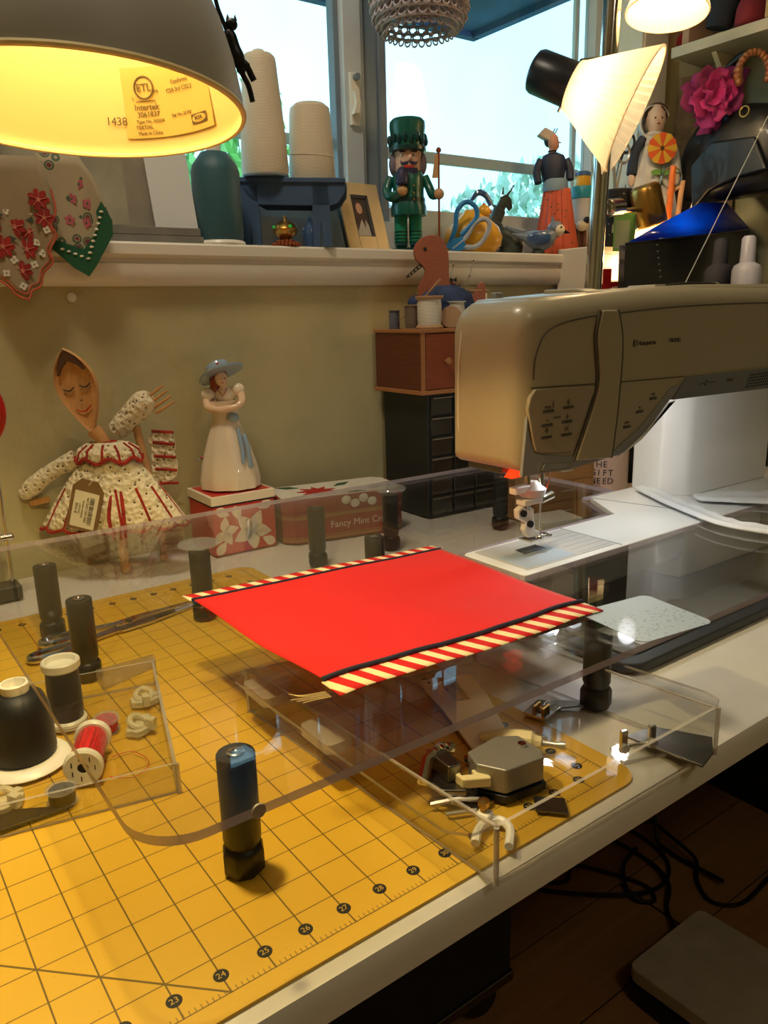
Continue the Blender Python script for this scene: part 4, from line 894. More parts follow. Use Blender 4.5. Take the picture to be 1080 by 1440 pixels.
MB().tube(spline([g(186, 606), g(205, 588), g(226, 568), g(240, 558)], 4), [0.5, 0.55, 0.58, 0.6, 0.6, 0.62, 0.64, 0.66, 0.68, 0.66, 0.6, 0.5, 0.4], 12).build('sleeve', 'crochet_cream', ft)
for k in range(4): MB().tube([g(232 + k * 4, 560 + k * 7), g(258 + k * 4.5, 541 + k * 8)], [0.1, 0.06], 8).build('fork_tine', 'spoon_wood', ft)
MB().prism([(0, 0), (-0.25, 0.35), (0.2, 0.8), (1.0, 0.8), (1.3, 0.3), (1.25, -0.4), (1.35, -1.0), (1.2, -1.7), (0.6, -2.2), (-0.2, -2.0)], 0, 0.3, 0, TR(*g(232, 630)) @ XZ).build('crochet_wing', 'crochet_cream', ft, bevel=0.1)
for z0_, z1_ in ((0.85, 0.75), (0.25, 0.1), (-0.5, -0.6), (-1.2, -1.3), (-2.0, -2.0)): MB().tube([tuple(Vector(g(232, 630)) + Vector((0.15, -0.03, z0_))), tuple(Vector(g(232, 630)) + Vector((1.3, -0.03, z1_)))], 0.08, 6).build('wing_cord', 'crochet_red', ft)
MB().tube([g(215, 600), (0, 0, 2), (0, 0, 0.02)], 0.22, 10).build('fork_handle', 'spoon_wood', ft)
# price tag
tg = thing('price_tag', 'brown paper price tag with a white barcode label hanging on the spoon doll', 'tag', (4.74, 28.0, 0.0), VIEW)
TM = TR(*f(143, 697, -1.75)) @ RY(17) @ RX(90)
MB().prism([(-0.78, -1.3), (0.78, -1.3), (0.78, 0.9), (0.4, 1.35), (-0.4, 1.35), (-0.78, 0.9)], -0.02, 0.02, 0, TM).build('tag_card', 'kraft', tg)
MB().prism(rrect(-0.6, 0.6, -1.15, 0.72, 0.03), 0.02, 0.03, 0, TM).build('tag_label', 'label_paper', tg)
random.seed(4); bb = MB(); y = -0.95
while y < 0.5:
    w_ = random.choice((0.015, 0.03, 0.045)); bb.box(0.2, 0.42, y, y + w_, 0.03, 0.034, 0, TM); y += w_ + random.choice((0.015, 0.03))
bb.build('barcode', 'ink', tg)
for s_, x, k in (('1004-WD-OPS1791', 0.1, 0.17), ('$14.00', -0.42, 0.2), ('DRESSED SPOON', -0.1, 0.12), ('CROCHET', -0.25, 0.12)): text('lettering', s_, k, 'ink', tg, TM @ TR(x, -0.2, 0.034) @ RZ(90))
MB().tube([TM @ Vector((0, 1.1, 0.05)), TM @ Vector((0.3, 1.7, 0.2)), TM @ Vector((0.5, 2.1, 0.1))], 0.02, 5).build('tag_string', 'label_paper', tg)

# --- tile-patterned box, lady planter, mint tin
mat('tile_red', (196, 52, 44), 0.35); mat('tile_cream', (236, 222, 196), 0.35)
tb = thing('flower_box', 'square red and cream box with large flower print under the lady figurine', 'box', (9.85, 26.95, 0.0), -1)
MB().box(0, 3.8, 0, 3.4, 0.02, 2.85).build('box_body', 'tile_red', tb, bevel=0.04)
MB().box(-0.06, 3.86, -0.06, 3.46, 2.92, 3.42).build('box_lid', 'tile_cream', tb, bevel=0.04)
MB().box(-0.02, 3.82, -0.02, 3.42, 2.84, 2.93).build('lid_gap', 'ink', tb)
MB().box(0.12, 3.68, 0.12, 3.3, 3.42, 3.43).build('lid_inlay', 'tile_red', tb)
def petal(cx, cz, ang, L, w_, par, M):
    pts = []
    for i in range(17):
        t = i / 16; pts.append((L * t, w_ * sin(pi * t ** 0.75)))
    pts = pts + [(x, -z) for x, z in pts[-2:0:-1]]
    c, s_ = cos(rad(ang)), sin(rad(ang))
    q = [(min(max(cx + x * c - z * s_, 0.05), 3.75), min(max(cz + x * s_ + z * c, 0.08), 2.8)) for x, z in pts]
    MB().prism(q, 0, 0.012, 0, M).build('petal', 'tile_cream', par)
for MM in (TR(0, -0.012, 0) @ XZ, TR(3.8, 0, 0) @ RZ(90) @ TR(0, -0.012, 0) @ XZ):
    for a in (60, 132, 204, 276, 348): petal(2.3, 1.2, a, 1.25, 0.38, tb, MM)
    for a in (10, 82, 226, 298): petal(0.6, 1.35, a, 0.9, 0.27, tb, MM)
    for cx, cz, a in ((3.6, 2.7, 200), (3.7, 0.2, 150), (0.2, 2.7, -30), (0.1, 0.1, 50), (1.3, 2.75, -70)): petal(cx, cz, a, 0.9, 0.28, tb, MM)
mat('porcelain', (236, 218, 190), 0.12, coat=0.6); mat('porc_skin', (232, 196, 160), 0.15, coat=0.5); mat('porc_blue', (150, 172, 190), 0.15, coat=0.6); mat('porc_hair', (140, 62, 40), 0.2, coat=0.4); mat('porc_pink', (180, 90, 100), 0.2, coat=0.4)
mat('hollow_dark', (40, 30, 24), 0.8)
ld = thing('lady_planter', 'glazed porcelain lady figurine with blue sun hat and floral dress', 'figurine', (11.75, 28.5, 3.44), VIEW)
h = pxf(322, 680, 0.0398, 0.0395)
def dress(a, r, z): return 0.06 * sin(a * 9) * max(0, 1 - z / 4.2)
MB().lathe([(0, 0), (1.3, 0.0), (1.68, 0.12), (1.72, 0.6), (1.55, 1.5), (1.25, 2.5), (0.95, 3.4), (0.72, 4.0), (0.75, 4.4), (0.9, 4.8), (0.95, 5.05)], 48, 0, Matrix.Diagonal((1, 0.82, 1, 1)), True, dress).build('dress', 'porcelain', ld)
MB().lathe([(0, 4.9), (0.7, 4.9), (0.72, 4.93), (0, 4.93)], 24, 0, TR(0.12, -0.12, 0) @ Matrix.Diagonal((1, 0.7, 1, 1))).build('pot_opening', 'hollow_dark', ld)
MB().ball((0.05, 0.12, 5.35), (0.62, 0.45, 0.55)).build('bust', 'porcelain', ld)
MB().tube([(0.05, 0.05, 5.6), (-0.02, 0, 6.1)], [0.24, 0.2], 12).build('neck', 'porc_skin', ld)
hd = MB().ball((-0.05, -0.08, 6.25), (0.36, 0.36, 0.44)).build('head', 'porc_skin', ld)
MB().ball((0.1, -0.44, 6.2), (0.05, 0.07, 0.07)).build('nose', 'porc_skin', hd)
for x in (-0.02, 0.22): MB().ball((x, -0.4, 6.3), (0.05, 0.03, 0.03)).build('eye', 'ink', hd)
MB().ball((0.08, -0.41, 6.05), (0.07, 0.03, 0.03)).build('lips', 'porc_pink', hd)
MB().ball((-0.42, 0.05, 6.0), (0.34, 0.34, 0.58)).ball((-0.12, 0.2, 6.35), (0.4, 0.36, 0.4)).build('hair', 'porc_hair', ld)
HM = TR(-0.18, 0.22, 6.62) @ RY(-24) @ RX(-16) @ Matrix.Scale(1.25, 4)
ht = MB().lathe([(1.02, -0.14), (1.05, -0.06), (0.75, 0.1), (0.55, 0.16), (0.5, 0.36), (0.3, 0.48), (0, 0.5)], 36, 0, HM, True, lambda a, r, z: 0.08 * sin(3 * a) * (r > 0.6)).build('sun_hat', 'porc_blue', ld)
MB().ball((0.2, -0.6, 0.16), 0.08, 0, HM).build('hat_flower', 'porc_pink', ht)
MB().ball((-0.86, 0.0, 5.35), (0.42, 0.4, 0.42)).build('puff_sleeve', 'porcelain', ld); MB().ball((0.82, 0.1, 5.6), (0.38, 0.36, 0.38)).build('puff_sleeve', 'porcelain', ld)
MB().tube(spline([(-0.95, -0.1, 5.1), (-0.75, -0.6, 4.72), (-0.1, -0.82, 4.6), (0.4, -0.8, 4.7)], 5), [0.24] * 8 + [0.2] * 8, 12).build('arm', 'porc_skin', ld)
MB().tube(spline([(0.98, 0.0, 5.4), (1.08, -0.45, 5.0), (0.8, -0.78, 4.75), (0.35, -0.86, 4.68)], 5), [0.22] * 8 + [0.19] * 8, 12).build('arm', 'porc_skin', ld)
MB().torus(0.36, 0.03, 20, 6, 0, TR(-0.88, -0.15, 5.08) @ RX(40) @ RY(-20)).build('sleeve_band', 'porc_pink', ld)
MB().tube([(-0.3, -0.32, 5.75), (0.05, -0.45, 5.3), (0.28, -0.34, 5.75)], 0.035, 6).build('neckline', 'porc_pink', ld)
bw = MB().ball((0.55, -0.62, 4.15), (0.34, 0.2, 0.26)).build('sash_bow', 'porc_blue', ld)
for dx, z1_ in ((0.0, 1.6), (0.32, 1.35)): MB().tube([(0.75 + dx, -0.55, 3.5 - dx), (0.98 + dx, -0.82, 2.4), (1.02 + dx * 1.1, -1.0 + dx * 0.6, z1_)], [0.12, 0.14, 0.12], 8).build('sash_ribbon', 'porc_blue', bw)
for u, v in ((309, 656), (318, 645), (328, 636), (287, 632)):
    p = Vector(h(u, v)); r_ = math.sqrt(max(0.0, 1 - (p.x / 1.6) ** 2)) * (1.5 - p.z * 0.2) * 0.86; fl_ = MB().ball((p.x, -r_, p.z), (0.1, 0.05, 0.1)).build('painted_flower', 'porc_pink', ld)
    for dx, dz in ((-0.2, -0.08), (0.17, 0.1)): MB().ball((p.x + dx, -r_ + 0.02, p.z + dz), (0.08, 0.04, 0.05)).build('painted_leaf', 'porc_blue', fl_)
mat('tin_red', (150, 30, 34), 0.3, metal=0.15, coat=0.3); mat('tin_gold', (170, 128, 70), 0.3, metal=0.3); mat('tin_white', (226, 220, 204), 0.4); mat('leaf_green', (40, 84, 48), 0.5); mat('poinsettia', (176, 28, 22), 0.5)
mt = thing('mint_tin', 'red octagonal mint cream tin with poinsettia lid behind the clear table', 'tin', (14.5, 26.1, 0.0), -12.3)
def octo(x0, x1, y0, y1, c): return [(x0 + c, y0), (x1 - c, y0), (x1, y0 + c), (x1, y1 - c), (x1 - c, y1), (x0 + c, y1), (x0, y1 - c), (x0, y0 + c)]
MB().prism(octo(-0.6, 7.1, 0, 4.0, 0.6), 0.02, 1.9).build('tin_body', 'tin_red', mt, bevel=0.04)
MB().prism(octo(-0.65, 7.15, -0.05, 4.05, 0.6), 1.9, 2.65).build('tin_lid', 'tin_red', mt, bevel=0.06)
for z in (0.12, 0.32, 1.45, 1.62): MB().prism(octo(-0.62, 7.12, -0.02, 4.02, 0.6), z, z + (0.14 if z in (0.12, 1.45) else 0.05)).build('gold_band', 'tin_gold', mt)
text('lettering', 'Fancy Mint Creams', 0.57, 'tin_white', mt, TR(4.4, -0.025, 0.92) @ RX(90) @ Matrix.Shear('XY', 4, (0.2, 0)))
MB().prism(octo(-0.5, 7.0, 0.1, 3.9, 0.55), 2.65, 2.66).build('lid_print', 'tin_white', mt)
for k in range(9):
    a = k * 40 + 10
    MB().prism([(0, 0), (0.5, 0.24), (1.25, 0), (0.5, -0.24)], 2.665, 2.69 + 0.004 * k, 0, TR(2.0, 1.6, 0) @ RZ(a)).build('printed_petal', 'poinsettia', mt)
for k, (x, y, a) in enumerate(((0.8, 0.6, 190), (3.6, 2.6, 30), (1.0, 3.1, 150), (3.5, 0.7, -20), (5.2, 1.0, 20))): MB().prism([(0, 0), (0.7, 0.3), (1.5, 0), (0.7, -0.3)], 2.662, 2.68 + 0.003 * k, 0, TR(x, y, 0) @ RZ(a) @ TR(-0.3, 0, 0)).build('printed_leaf', 'leaf_green', mt)
for k in range(8): MB().ball((3.2 + 0.55 * (k % 4), -0.08 + 0.35 * (k // 4), 2.35 - 0.25 * (k % 2)), (0.3, 0.06, 0.26), 0, None, 8, 6).build('printed_mint', 'tin_white', mt)

# --- black parts cabinet, wooden drawer box
mat('cab_black', (34, 36, 35), 0.45); mat('drawer_smoke', (46, 44, 40), 0.15, coat=0.5); mat('lip_gloss', (120, 112, 98), 0.2, coat=0.4)
pc = thing('parts_cabinet', 'black plastic cabinet of small drawers under the wooden box', 'cabinet', (24, 25.4, 0), -2)
MB().box(0, 7.6, 0.12, 4.9, 0.02, 8.0).build('cabinet_body', 'cab_black', pc, bevel=0.05)
for r in range(6):
    for c in range(4):
        x0 = 0.22 + c * 1.83; z0 = 0.2 + r * 1.29
        d = MB().box(x0, x0 + 1.68, -0.02, 0.12, z0, z0 + 1.17).build('drawer', 'drawer_smoke', pc, bevel=0.04)
        MB().prism([(-0.02, 0), (-0.2, 0.06), (-0.2, 0.14), (-0.02, 0.12)], x0 + 0.06, x0 + 1.62, 0, TR(0, 0, z0 + 1.0) @ MYZ).build('drawer_lip', 'lip_gloss', d)
wbx = thing('wooden_box', 'reddish wooden box with a drawer standing on the black cabinet', 'drawer box', (23.3, 25.2, 8.0), -2)
MB().box(0.1, 8.2, 0.12, 5.1, 0.25, 3.75).build('box_body', 'walnut', wbx, bevel=0.03)
MB().box(0, 8.3, -0.05, 5.2, 0.0, 0.26).build('bottom_board', 'trim_wood', wbx, bevel=0.05); MB().box(0, 8.3, -0.05, 5.2, 3.74, 3.97).build('top_board', 'trim_wood', wbx, bevel=0.05)
MB().box(0.1, 0.36, 0.02, 0.2, 0.26, 3.74).build('corner_strip', 'trim_wood', wbx)
dr = MB().box(0.42, 4.2, 0.0, 0.14, 0.32, 3.68).build('drawer', 'walnut_front', wbx, bevel=0.04); MB().box(4.3, 8.05, 0.0, 0.14, 0.32, 3.68).build('drawer', 'walnut_front', wbx, bevel=0.04)
MB().lathe([(0.1, 0), (0.12, 0.15), (0.22, 0.3), (0.2, 0.42), (0, 0.45)], 14, 0, TR(1.9, 0.0, 2.0) @ RX(90)).build('knob', 'trim_wood', dr)

# --- things on the wooden box (top z = 11.97)
ZB = 11.98
mat('denim', (52, 68, 104), 0.85, bump=0.8, bscale=16, var=0.3, vscale=14)
dk_ = thing('pincushion_duck', 'wooden duck pincushion with a knitted blue body on the wooden box', 'pincushion', (26.9, 27.4, ZB), VIEW)
d = pxf(625, 462, 0.0458, 0.0422)
hp = [(590, 425), (592, 400), (601, 378), (588, 362), (586, 345), (596, 332), (612, 328), (626, 335), (633, 355), (634, 385), (636, 410), (640, 428)]
q = spline([(d(u, v)[0], d(u, v)[2]) for u, v in hp] , 3)
MB().prism([(p[0], p[1]) for p in q], -0.55, 0.25, 0, XZ).build('duck_head', 'duck_wood', dk_, bevel=0.06)
MB().lathe([(0, 0), (0.11, 0), (0.11, 0.03), (0, 0.03)], 14, 0, TR(*d(601, 348, -0.56)) @ RX(90)).build('eye', 'ink', dk_)
bk = MB().prism([(0, 0.12), (-0.95, -0.7), (-0.98, -0.85), (-0.8, -0.82), (0.05, -0.22)], -0.35, 0.0, 0, TR(*d(596, 368)) @ XZ).build('beak', 'dark_steel', dk_, bevel=0.03)
for k in range(4): MB().ball((d(596, 368)[0] - 0.15 - 0.2 * k, -0.36, d(596, 368)[2] - 0.22 - 0.15 * k), 0.05).build('bead', 'label_paper', bk)
MB().loft([[(x + 1.75 * s_ * cos(2 * pi * i / 24), 0.1 + 1.15 * s_ * sin(2 * pi * i / 24), z) for i in range(24)] for s_, z, x in ((0.6, 0.3, 0.1), (1.05, 0.6, 0.2), (1.2, 1.3, 0.25), (1.0, 2.1, 0.15), (0.6, 2.6, 0.0), (0.1, 2.75, 0))]).build('cushion', 'denim', dk_)
MB().ball(d(588, 425, 0.1), (0.55, 0.6, 0.5)).build('cushion_front', 'denim', dk_)
MB().prism([(-1.5, 0.3), (1.6, 0.3), (1.9, 0.0), (-1.6, 0.0)], -0.9, 0.9, 0, XZ).build('duck_base', 'duck_wood', dk_, bevel=0.05)
MB().prism([(0, 0), (0.3, 0.9), (0.7, 1.35), (0.95, 1.1), (0.95, 0.1), (0.6, -0.2)], -0.4, 0.1, 0, TR(*d(664, 428)) @ XZ).build('duck_tail', 'duck_wood', dk_, bevel=0.06)
for k in range(5): MB().tube([d(628 + k * 3, 385 + 4 * k, -0.2), d(655 - k, 412, -0.1)], 0.07, 6).build('feather_spoke', 'duck_wood', dk_)
for u0, v0, u1, v1 in ((657, 410, 668, 366), (634, 396, 640, 372), (650, 405, 662, 388)):
    pn = MB().tube([d(u0, v0, -0.3), d(u1, v1, -0.4)], 0.022, 6).build('pin', 'steel', dk_); MB().ball(d(u1, v1, -0.4), 0.05).build('pin_head', 'ink', pn)
MB().prism([(-0.2, 0.15), (0, 0.03), (0.2, 0.18), (0.2, -0.15), (0, -0.03), (-0.2, -0.12)], -0.1, 0, 0, TR(*d(640, 393, -0.35)) @ XZ).build('bow', 'ink', dk_)
def spool(loc, r, hh, body, end, label, flat=True, axis=None):
    t = thing('thread_spool', label, 'thread spool', loc, 0, 'thread spools on the wooden box')
    M = axis if axis is not None else Matrix.Identity(4)
    if flat:
        MB().lathe([(0, 0), (r, 0), (r * 1.02, 0.08), (r * 0.9, 0.22), (0, 0.22)], 24, 0, M).build('spool_end', end, t); MB().lathe([(0, hh - 0.22), (r * 0.9, hh - 0.22), (r * 1.02, hh - 0.08), (r, hh), (0.12, hh), (0.12, hh - 0.1), (0, hh - 0.1)], 24, 0, M).build('spool_end', end, t)
    else:
        MB().lathe([(0, 0), (r, 0), (r, 0.05), (0, 0.05)], 24, 0, M).build('spool_end', end, t); MB().lathe([(0, hh - 0.05), (r, hh - 0.05), (r, hh), (0.12, hh), (0.12, hh - 0.1), (0, hh - 0.1)], 24, 0, M).build('spool_end', end, t)
    MB().lathe([(r * 0.82, 0.2 if flat else 0.05), (r * 0.88, hh * 0.3), (r * 0.88, hh * 0.7), (r * 0.82, hh - (0.2 if flat else 0.05))], 24, 0, M).build('thread', body, t)
    return t
threadmat('thread_grey', (112, 104, 104)); threadmat('thread_white', (222, 214, 196)); threadmat('thread_brown', (110, 92, 76)); threadmat('thread_slate', (98, 100, 116)); threadmat('thread_blue2', (46, 58, 84))
nodemat('spool_wood', grain((160, 124, 88), (190, 152, 112), (2, 2, 0.4)), 0.55)
spool((24.75, 26.1, ZB), 0.86, 1.95, 'thread_white', 'spool_wood', 'old wooden spool of white thread in front of the duck pincushion')
spool((24.0, 27.0, ZB), 0.46, 1.45, 'thread_brown', 'spool_wood', 'small brown thread spool beside the old white wooden spool', False)
spool((26.0, 25.9, ZB + 0.66), 0.66, 1.3, 'thread_blue2', 'spool_wood', 'wooden spool lying with its pink printed end forward', True, along((-0.05, -0.45, 0), (0.5, 0.86, 0)))
spool((26.95, 26.1, ZB), 0.62, 1.6, 'thread_white', 'white_plastic', 'white thread spool at the right of the lying spool', False)
spool((28.95, 26.3, ZB), 0.74, 2.3, 'thread_cream', 'spool_wood', 'tall cream spool standing alone at the right of the wooden box')
spool((23.9, 28.6, ZB), 0.4, 1.15, 'thread_slate', 'thread_slate', 'small slate grey spool at the left back corner of the wooden box', False)
# crochet hook / stick leaning on the duck
o = MB().tube([(23.9, 28.6, 12.2), (24.8, 26.9, 13.7), (25.5, 25.9, 14.9)], [0.03, 0.05, 0.09], 8).build('wooden_stick', 'spool_wood'); tag(o, 'thin pale wooden stick leaning against the duck pincushion', 'stick')

# --- stand with a dark round mirror at the left edge
ms = thing('round_mirror', 'dark round mirror with red rim on a chrome stand at the frame edge', 'mirror', (-0.62, 27.6, 0))
MB().box(-0.9, 0.45, -0.6, 0.6, 0.0, 0.75).build('stand_base', 'black_plastic', ms, bevel=0.12)
MB().tube([(0.1, 0.0, 0.7), (0.25, 0, 9.0)], 0.09, 10).build('stand_rod', 'chrome', ms)
MB().lathe([(0.0, 0), (0.16, 0), (0.18, 0.5), (0.1, 0.6), (0, 0.6)], 14, 0, TR(-0.1, 0, 3.05) @ RY(90)).build('stand_clamp', 'chrome', ms)
MR = TR(-0.72, 0.0, 9.2) @ RZ(-40) @ RX(90)
MB().lathe([(0, -0.1), (1.75, -0.1), (1.75, 0.1), (0, 0.1)], 40, 0, MR).build('mirror_disc', 'black_plastic', ms)
MB().torus(1.78, 0.14, 44, 8, 0, MR).build('mirror_rim', 'red_paint', ms)

# --- behind the needle: mug, wooden organiser, papers
mg = thing('mug', 'pink and cream mug with black lettering behind the sewing machine', 'mug', (34.75, 20.3, 0.0), VIEW)
mat('mug_glaze', (226, 196, 180), 0.2, coat=0.4)
MB().lathe([(0, 0), (1.4, 0), (1.55, 0.12), (1.62, 1.0), (1.62, 4.8), (1.56, 4.85), (1.5, 4.7), (1.48, 0.4), (0, 0.35)], 40).build('mug_body', 'mug_glaze', mg)
MB().tube(spline([(1.5, 0, 4.1), (2.3, 0, 4.2), (2.75, 0, 3.2), (2.6, 0, 1.9), (2.0, 0, 1.3), (1.5, 0, 1.4)], 6), 0.24, 12).build('mug_handle', 'mug_glaze', mg)
for s_, z in (('GIFT', 2.6), ('NEED', 2.05), ('THE', 3.15)):
    for i, ch in enumerate(s_):
        a = -90 - 38 + i * 13
        text('lettering', ch, 0.56, 'ink', mg, RZ(a + 90) @ TR(0, -1.63, z) @ RX(90), 0.01)
wo = thing('wooden_organizer', 'small wooden organizer with a metal pull behind the needle', 'organizer', (27.6, 19.6, 0.0), -8)
nodemat('oak', grain((150, 104, 56), (188, 140, 84), (0.3, 0.3, 4)), 0.5)
MB().box(0, 4.6, 0, 3.0, 0.02, 3.9).build('organizer_body', 'oak', wo, bevel=0.04)
for z in (0.2, 1.45, 2.7):
    q_ = MB().box(0.2, 4.4, -0.06, 0.05, z, z + 1.1).build('drawer', 'oak', wo, bevel=0.03)
    MB().tube([(1.9, -0.06, z + 0.6), (2.0, -0.2, z + 0.6), (2.7, -0.2, z + 0.6), (2.8, -0.06, z + 0.6)], 0.05, 8).build('drawer_pull', 'chrome', q_)
for k, (m_, s_) in enumerate((('label_paper', 'bottom cream card'), ('kraft', 'tan card second from the bottom'), ('tile_cream', 'pale card in the middle'), ('label_paper', 'cream card second from the top'), ('tin_white', 'white card on top'))):
    o = MB().box(0.06 * k, 3.2 - 0.04 * k, 0.05 * (k % 2), 2.2, 0.02 + k * 0.18, 0.19 + k * 0.18).build('card_box', m_); place(o, (25.9, 17.6, 0.0), -12); tag(o, s_ + ' of the low stack behind the needle', 'card', 'cards stacked behind the needle')

# ================================================================== ON THE WINDOW SILL
ZS = SILL + 0.01
# board, blank panel, flat boxes, cloths at the left
def oldphoto(n, l, v):
    return mixc(n, l, noise(n, l, v, 0.35, 6), (96, 100, 84), (196, 184, 156))
nodemat('sepia_print', oldphoto, 0.7)
mat('board_grey', (150, 140, 122), 0.7, var=0.08); mat('panel_white', (206, 206, 204), 0.5); mat('grey_box', (120, 116, 108), 0.6, var=0.08)
pb = thing('picture_board', 'faded sepia picture board leaning in the window behind the lamp', 'picture', (2.6, 32.4, ZS + 0.86), rot=(rad(-6), 0, 0))
MB().box(0, 9.6, 0, 0.25, 0, 6.2).build('board', 'board_grey', pb, bevel=0.03); MB().box(0.2, 6.2, -0.02, 0.0, 0.2, 6.0).build('print', 'sepia_print', pb)
for k, (z, nm) in enumerate(((0.0, 'lower'), (0.43, 'upper'))):
    o = MB().box(-4.6, 4.6 - 0.15 * k, -1.3, 1.3, 0, 0.42).build('flat_box', 'grey_box', None, bevel=0.04); place(o, (7.7, 32.0, ZS + z), 0)
    tag(o, nm + ' of two flat grey boxes lying on the window sill', 'box', None)
o = MB().box(-1.15, 1.15, -0.06, 0.06, 0, 5.6).build('paper_panel', 'panel_white', None); place(o, (11.05, 31.15, ZS + 0.0), rot=(rad(-12), rad(-3), rad(-12))); tag(o, 'blank pale grey paper panel leaning behind the teal thread cone', 'panel')
bk = thing('old_book', 'old beige book standing upright at the left end of the sill', 'book', (1.3, 30.6, ZS), 8)
mat('book_beige', (150, 128, 92), 0.7, var=0.12)
MB().box(-1.2, 0.0, 0, 0.9, 0, 4.6).build('cover', 'book_beige', bk, bevel=0.06); MB().box(-1.1, 0.02, 0.1, 0.8, 0.08, 4.5).build('pages', 'label_paper', bk)
def flowers(n, l, v):
    return mixc(n, l, noise(n, l, v, 0.5, 5), (128, 114, 90), (168, 150, 118))
nodemat('floral_cloth', flowers, 0.85)
def greenfl(n, l, v):
    X, Y, Z = sep(n, l, v)
    u = n.new('ShaderNodeTexVoronoi'); u.inputs['Scale'].default_value = 1.4; l.new(v, u.inputs['Vector'])
    base = mixc(n, l, M_('LESS_THAN', n, l, u.outputs['Distance'], 0.22), (170, 156, 126), (120, 60, 60))
    return mixc(n, l, M_('LESS_THAN', n, l, M_('ABSOLUTE', n, l, M_('SUBTRACT', n, l, u.outputs['Distance'], 0.3)), 0.05), base, (76, 96, 70))
nodemat('cream_floral_cloth', greenfl, 0.85)
mat('green_cloth', (24, 84, 52), 0.8); mat('coral_thread', (190, 90, 62), 0.8); mat('white_thread', (222, 216, 196), 0.8)
def hanky(name, outline, loc, rz, m, label, fold=0.14):
    t = thing(name, label, 'handkerchief', loc, rz)
    n_ = len(outline); cx = sum(p[0] for p in outline) / n_; cz = sum(p[1] for p in outline) / n_
    rings = []
    for k in range(7):
        s_ = k / 6
        rings.append([(cx + (x - cx) * s_, fold * sin((cx + (x - cx) * s_) * 2.6 + (cz + (z - cz) * s_) * 0.5), cz + (z - cz) * s_) for x, z in outline])
    MB().loft(rings, cap=False).build('cloth', m, t, solid=0.03)
    t['group'] = 'handkerchiefs over the sill'; return t, rings[-1]
ol1 = [(-1.6, 3.6), (1.5, 3.6), (1.9, 2.2), (2.0, 1.2), (1.7, 0.6), (1.9, 0.1), (1.5, -0.6), (1.6, -1.1), (1.1, -1.6), (0.9, -2.2), (0.5, -2.4), (0.3, -2.8), (-0.2, -2.6), (-0.5, -2.2), (-1.0, -1.8), (-1.6, -1.2)]
t, e_ = hanky('handkerchief', ol1, (2.1, 29.35, 16.9), VIEW + 20, 'floral_cloth', 'red flowered handkerchief with scalloped coral edge hanging over the sill')
mat('print_red', (150, 34, 28), 0.85, var=0.2, vscale=12); mat('print_line', (196, 120, 100), 0.85); mat('print_white', (212, 206, 186), 0.85); mat('print_green', (62, 74, 58), 0.85)
def bloom(par, x, z_, r_, m_, np_, mid, rot_=0.0):
    yy = 0.14 * sin(x * 2.6 + z_ * 0.5) - 0.05
    pts = []
    for i_ in range(np_ * 6):
        a_ = 2 * pi * i_ / (np_ * 6); q_ = r_ * (0.62 + 0.38 * abs(sin(a_ * np_ / 2))); pts.append((q_ * cos(a_ + rot_), q_ * sin(a_ + rot_)))
    f_ = MB().prism(pts, 0, 0.02, 0, TR(x, yy, z_) @ XZ).build('printed_flower', m_, par)
    MB().prism([(0.2 * r_ * cos(2 * pi * k / 8), 0.2 * r_ * sin(2 * pi * k / 8)) for k in range(8)], -0.01, 0.0, 0, TR(x, yy, z_) @ XZ).build('flower_centre', mid, f_)
    return yy
random.seed(21)
for x, z_, r_ in ((-0.9, 0.6, 0.5), (0.1, 0.5, 0.52), (-0.5, -0.4, 0.55), (0.5, -0.5, 0.5), (1.3, 1.7, 0.5), (1.45, 0.9, 0.46), (-1.0, -1.1, 0.42), (0.2, -1.5, 0.48), (0.7, 0.3, 0.45)):
    yy = bloom(t, x, z_, r_, 'print_red', 7, 'print_line', x)
    for k in range(5): MB().tube([(x + 0.15 * r_ * cos(k * 1.26), yy - 0.025, z_ + 0.15 * r_ * sin(k * 1.26)), (x + 0.75 * r_ * cos(k * 1.26 + 0.2), yy - 0.025, z_ + 0.75 * r_ * sin(k * 1.26 + 0.2))], 0.015, 4).build('petal_line', 'print_line', t)
for x, z_ in ((-1.2, 1.5), (0.4, 1.6), (0.8, 1.9), (0.85, 1.2), (-0.2, 1.2), (1.0, -0.2), (1.2, -0.7), (-0.1, -1.0), (-0.9, 0.0), (0.75, -1.2), (-0.5, -1.6), (0.15, -2.2), (1.5, 0.35), (-1.3, 2.2), (0.0, 2.3)): bloom(t, x, z_, 0.19, 'print_white', 4, 'print_green', z_)
for x, z_ in ((0.5, 0.95), (-0.6, 1.0), (-0.15, -0.05), (0.9, 0.8), (-0.75, -0.8)): MB().prism([(-0.3, 0), (0, 0.14), (0.32, 0), (0, -0.14)], 0, 0.02, 0, TR(x, 0.14 * sin(x * 2.6 + z_ * 0.5) - 0.035, z_) @ XZ).build('printed_leaf', 'print_green', t)
MB().tube(spline(e_[2:], 3), 0.05, 6).build('scalloped_edge', 'coral_thread', t); MB().tube(spline([(x * 0.93, y - 0.02, z * 0.93 + 0.05) for x, y, z in e_[2:]], 3), 0.03, 6).build('scalloped_edge', 'coral_thread', t)
ol2 = [(-1.6, 3.6), (0.3, 3.6), (0.9, 2.6), (1.25, 1.6), (1.55, 0.6), (1.5, -0.1), (0.6, -1.5), (0.2, -2.0), (-0.4, -1.6), (-1.5, -0.6)]
t, e_ = hanky('handkerchief', ol2, (5.2, 29.4, 17.2), VIEW + 20, 'cream_floral_cloth', 'cream handkerchief with a green corner border hanging over the sill')
for x, z_ in ((0.2, 2.3), (0.5, 1.4), (-0.2, 1.6), (-0.4, 0.6), (0.35, 0.5)): bloom(t, x, z_, 0.26, 'porc_pink', 5, 'leaf_green', x)
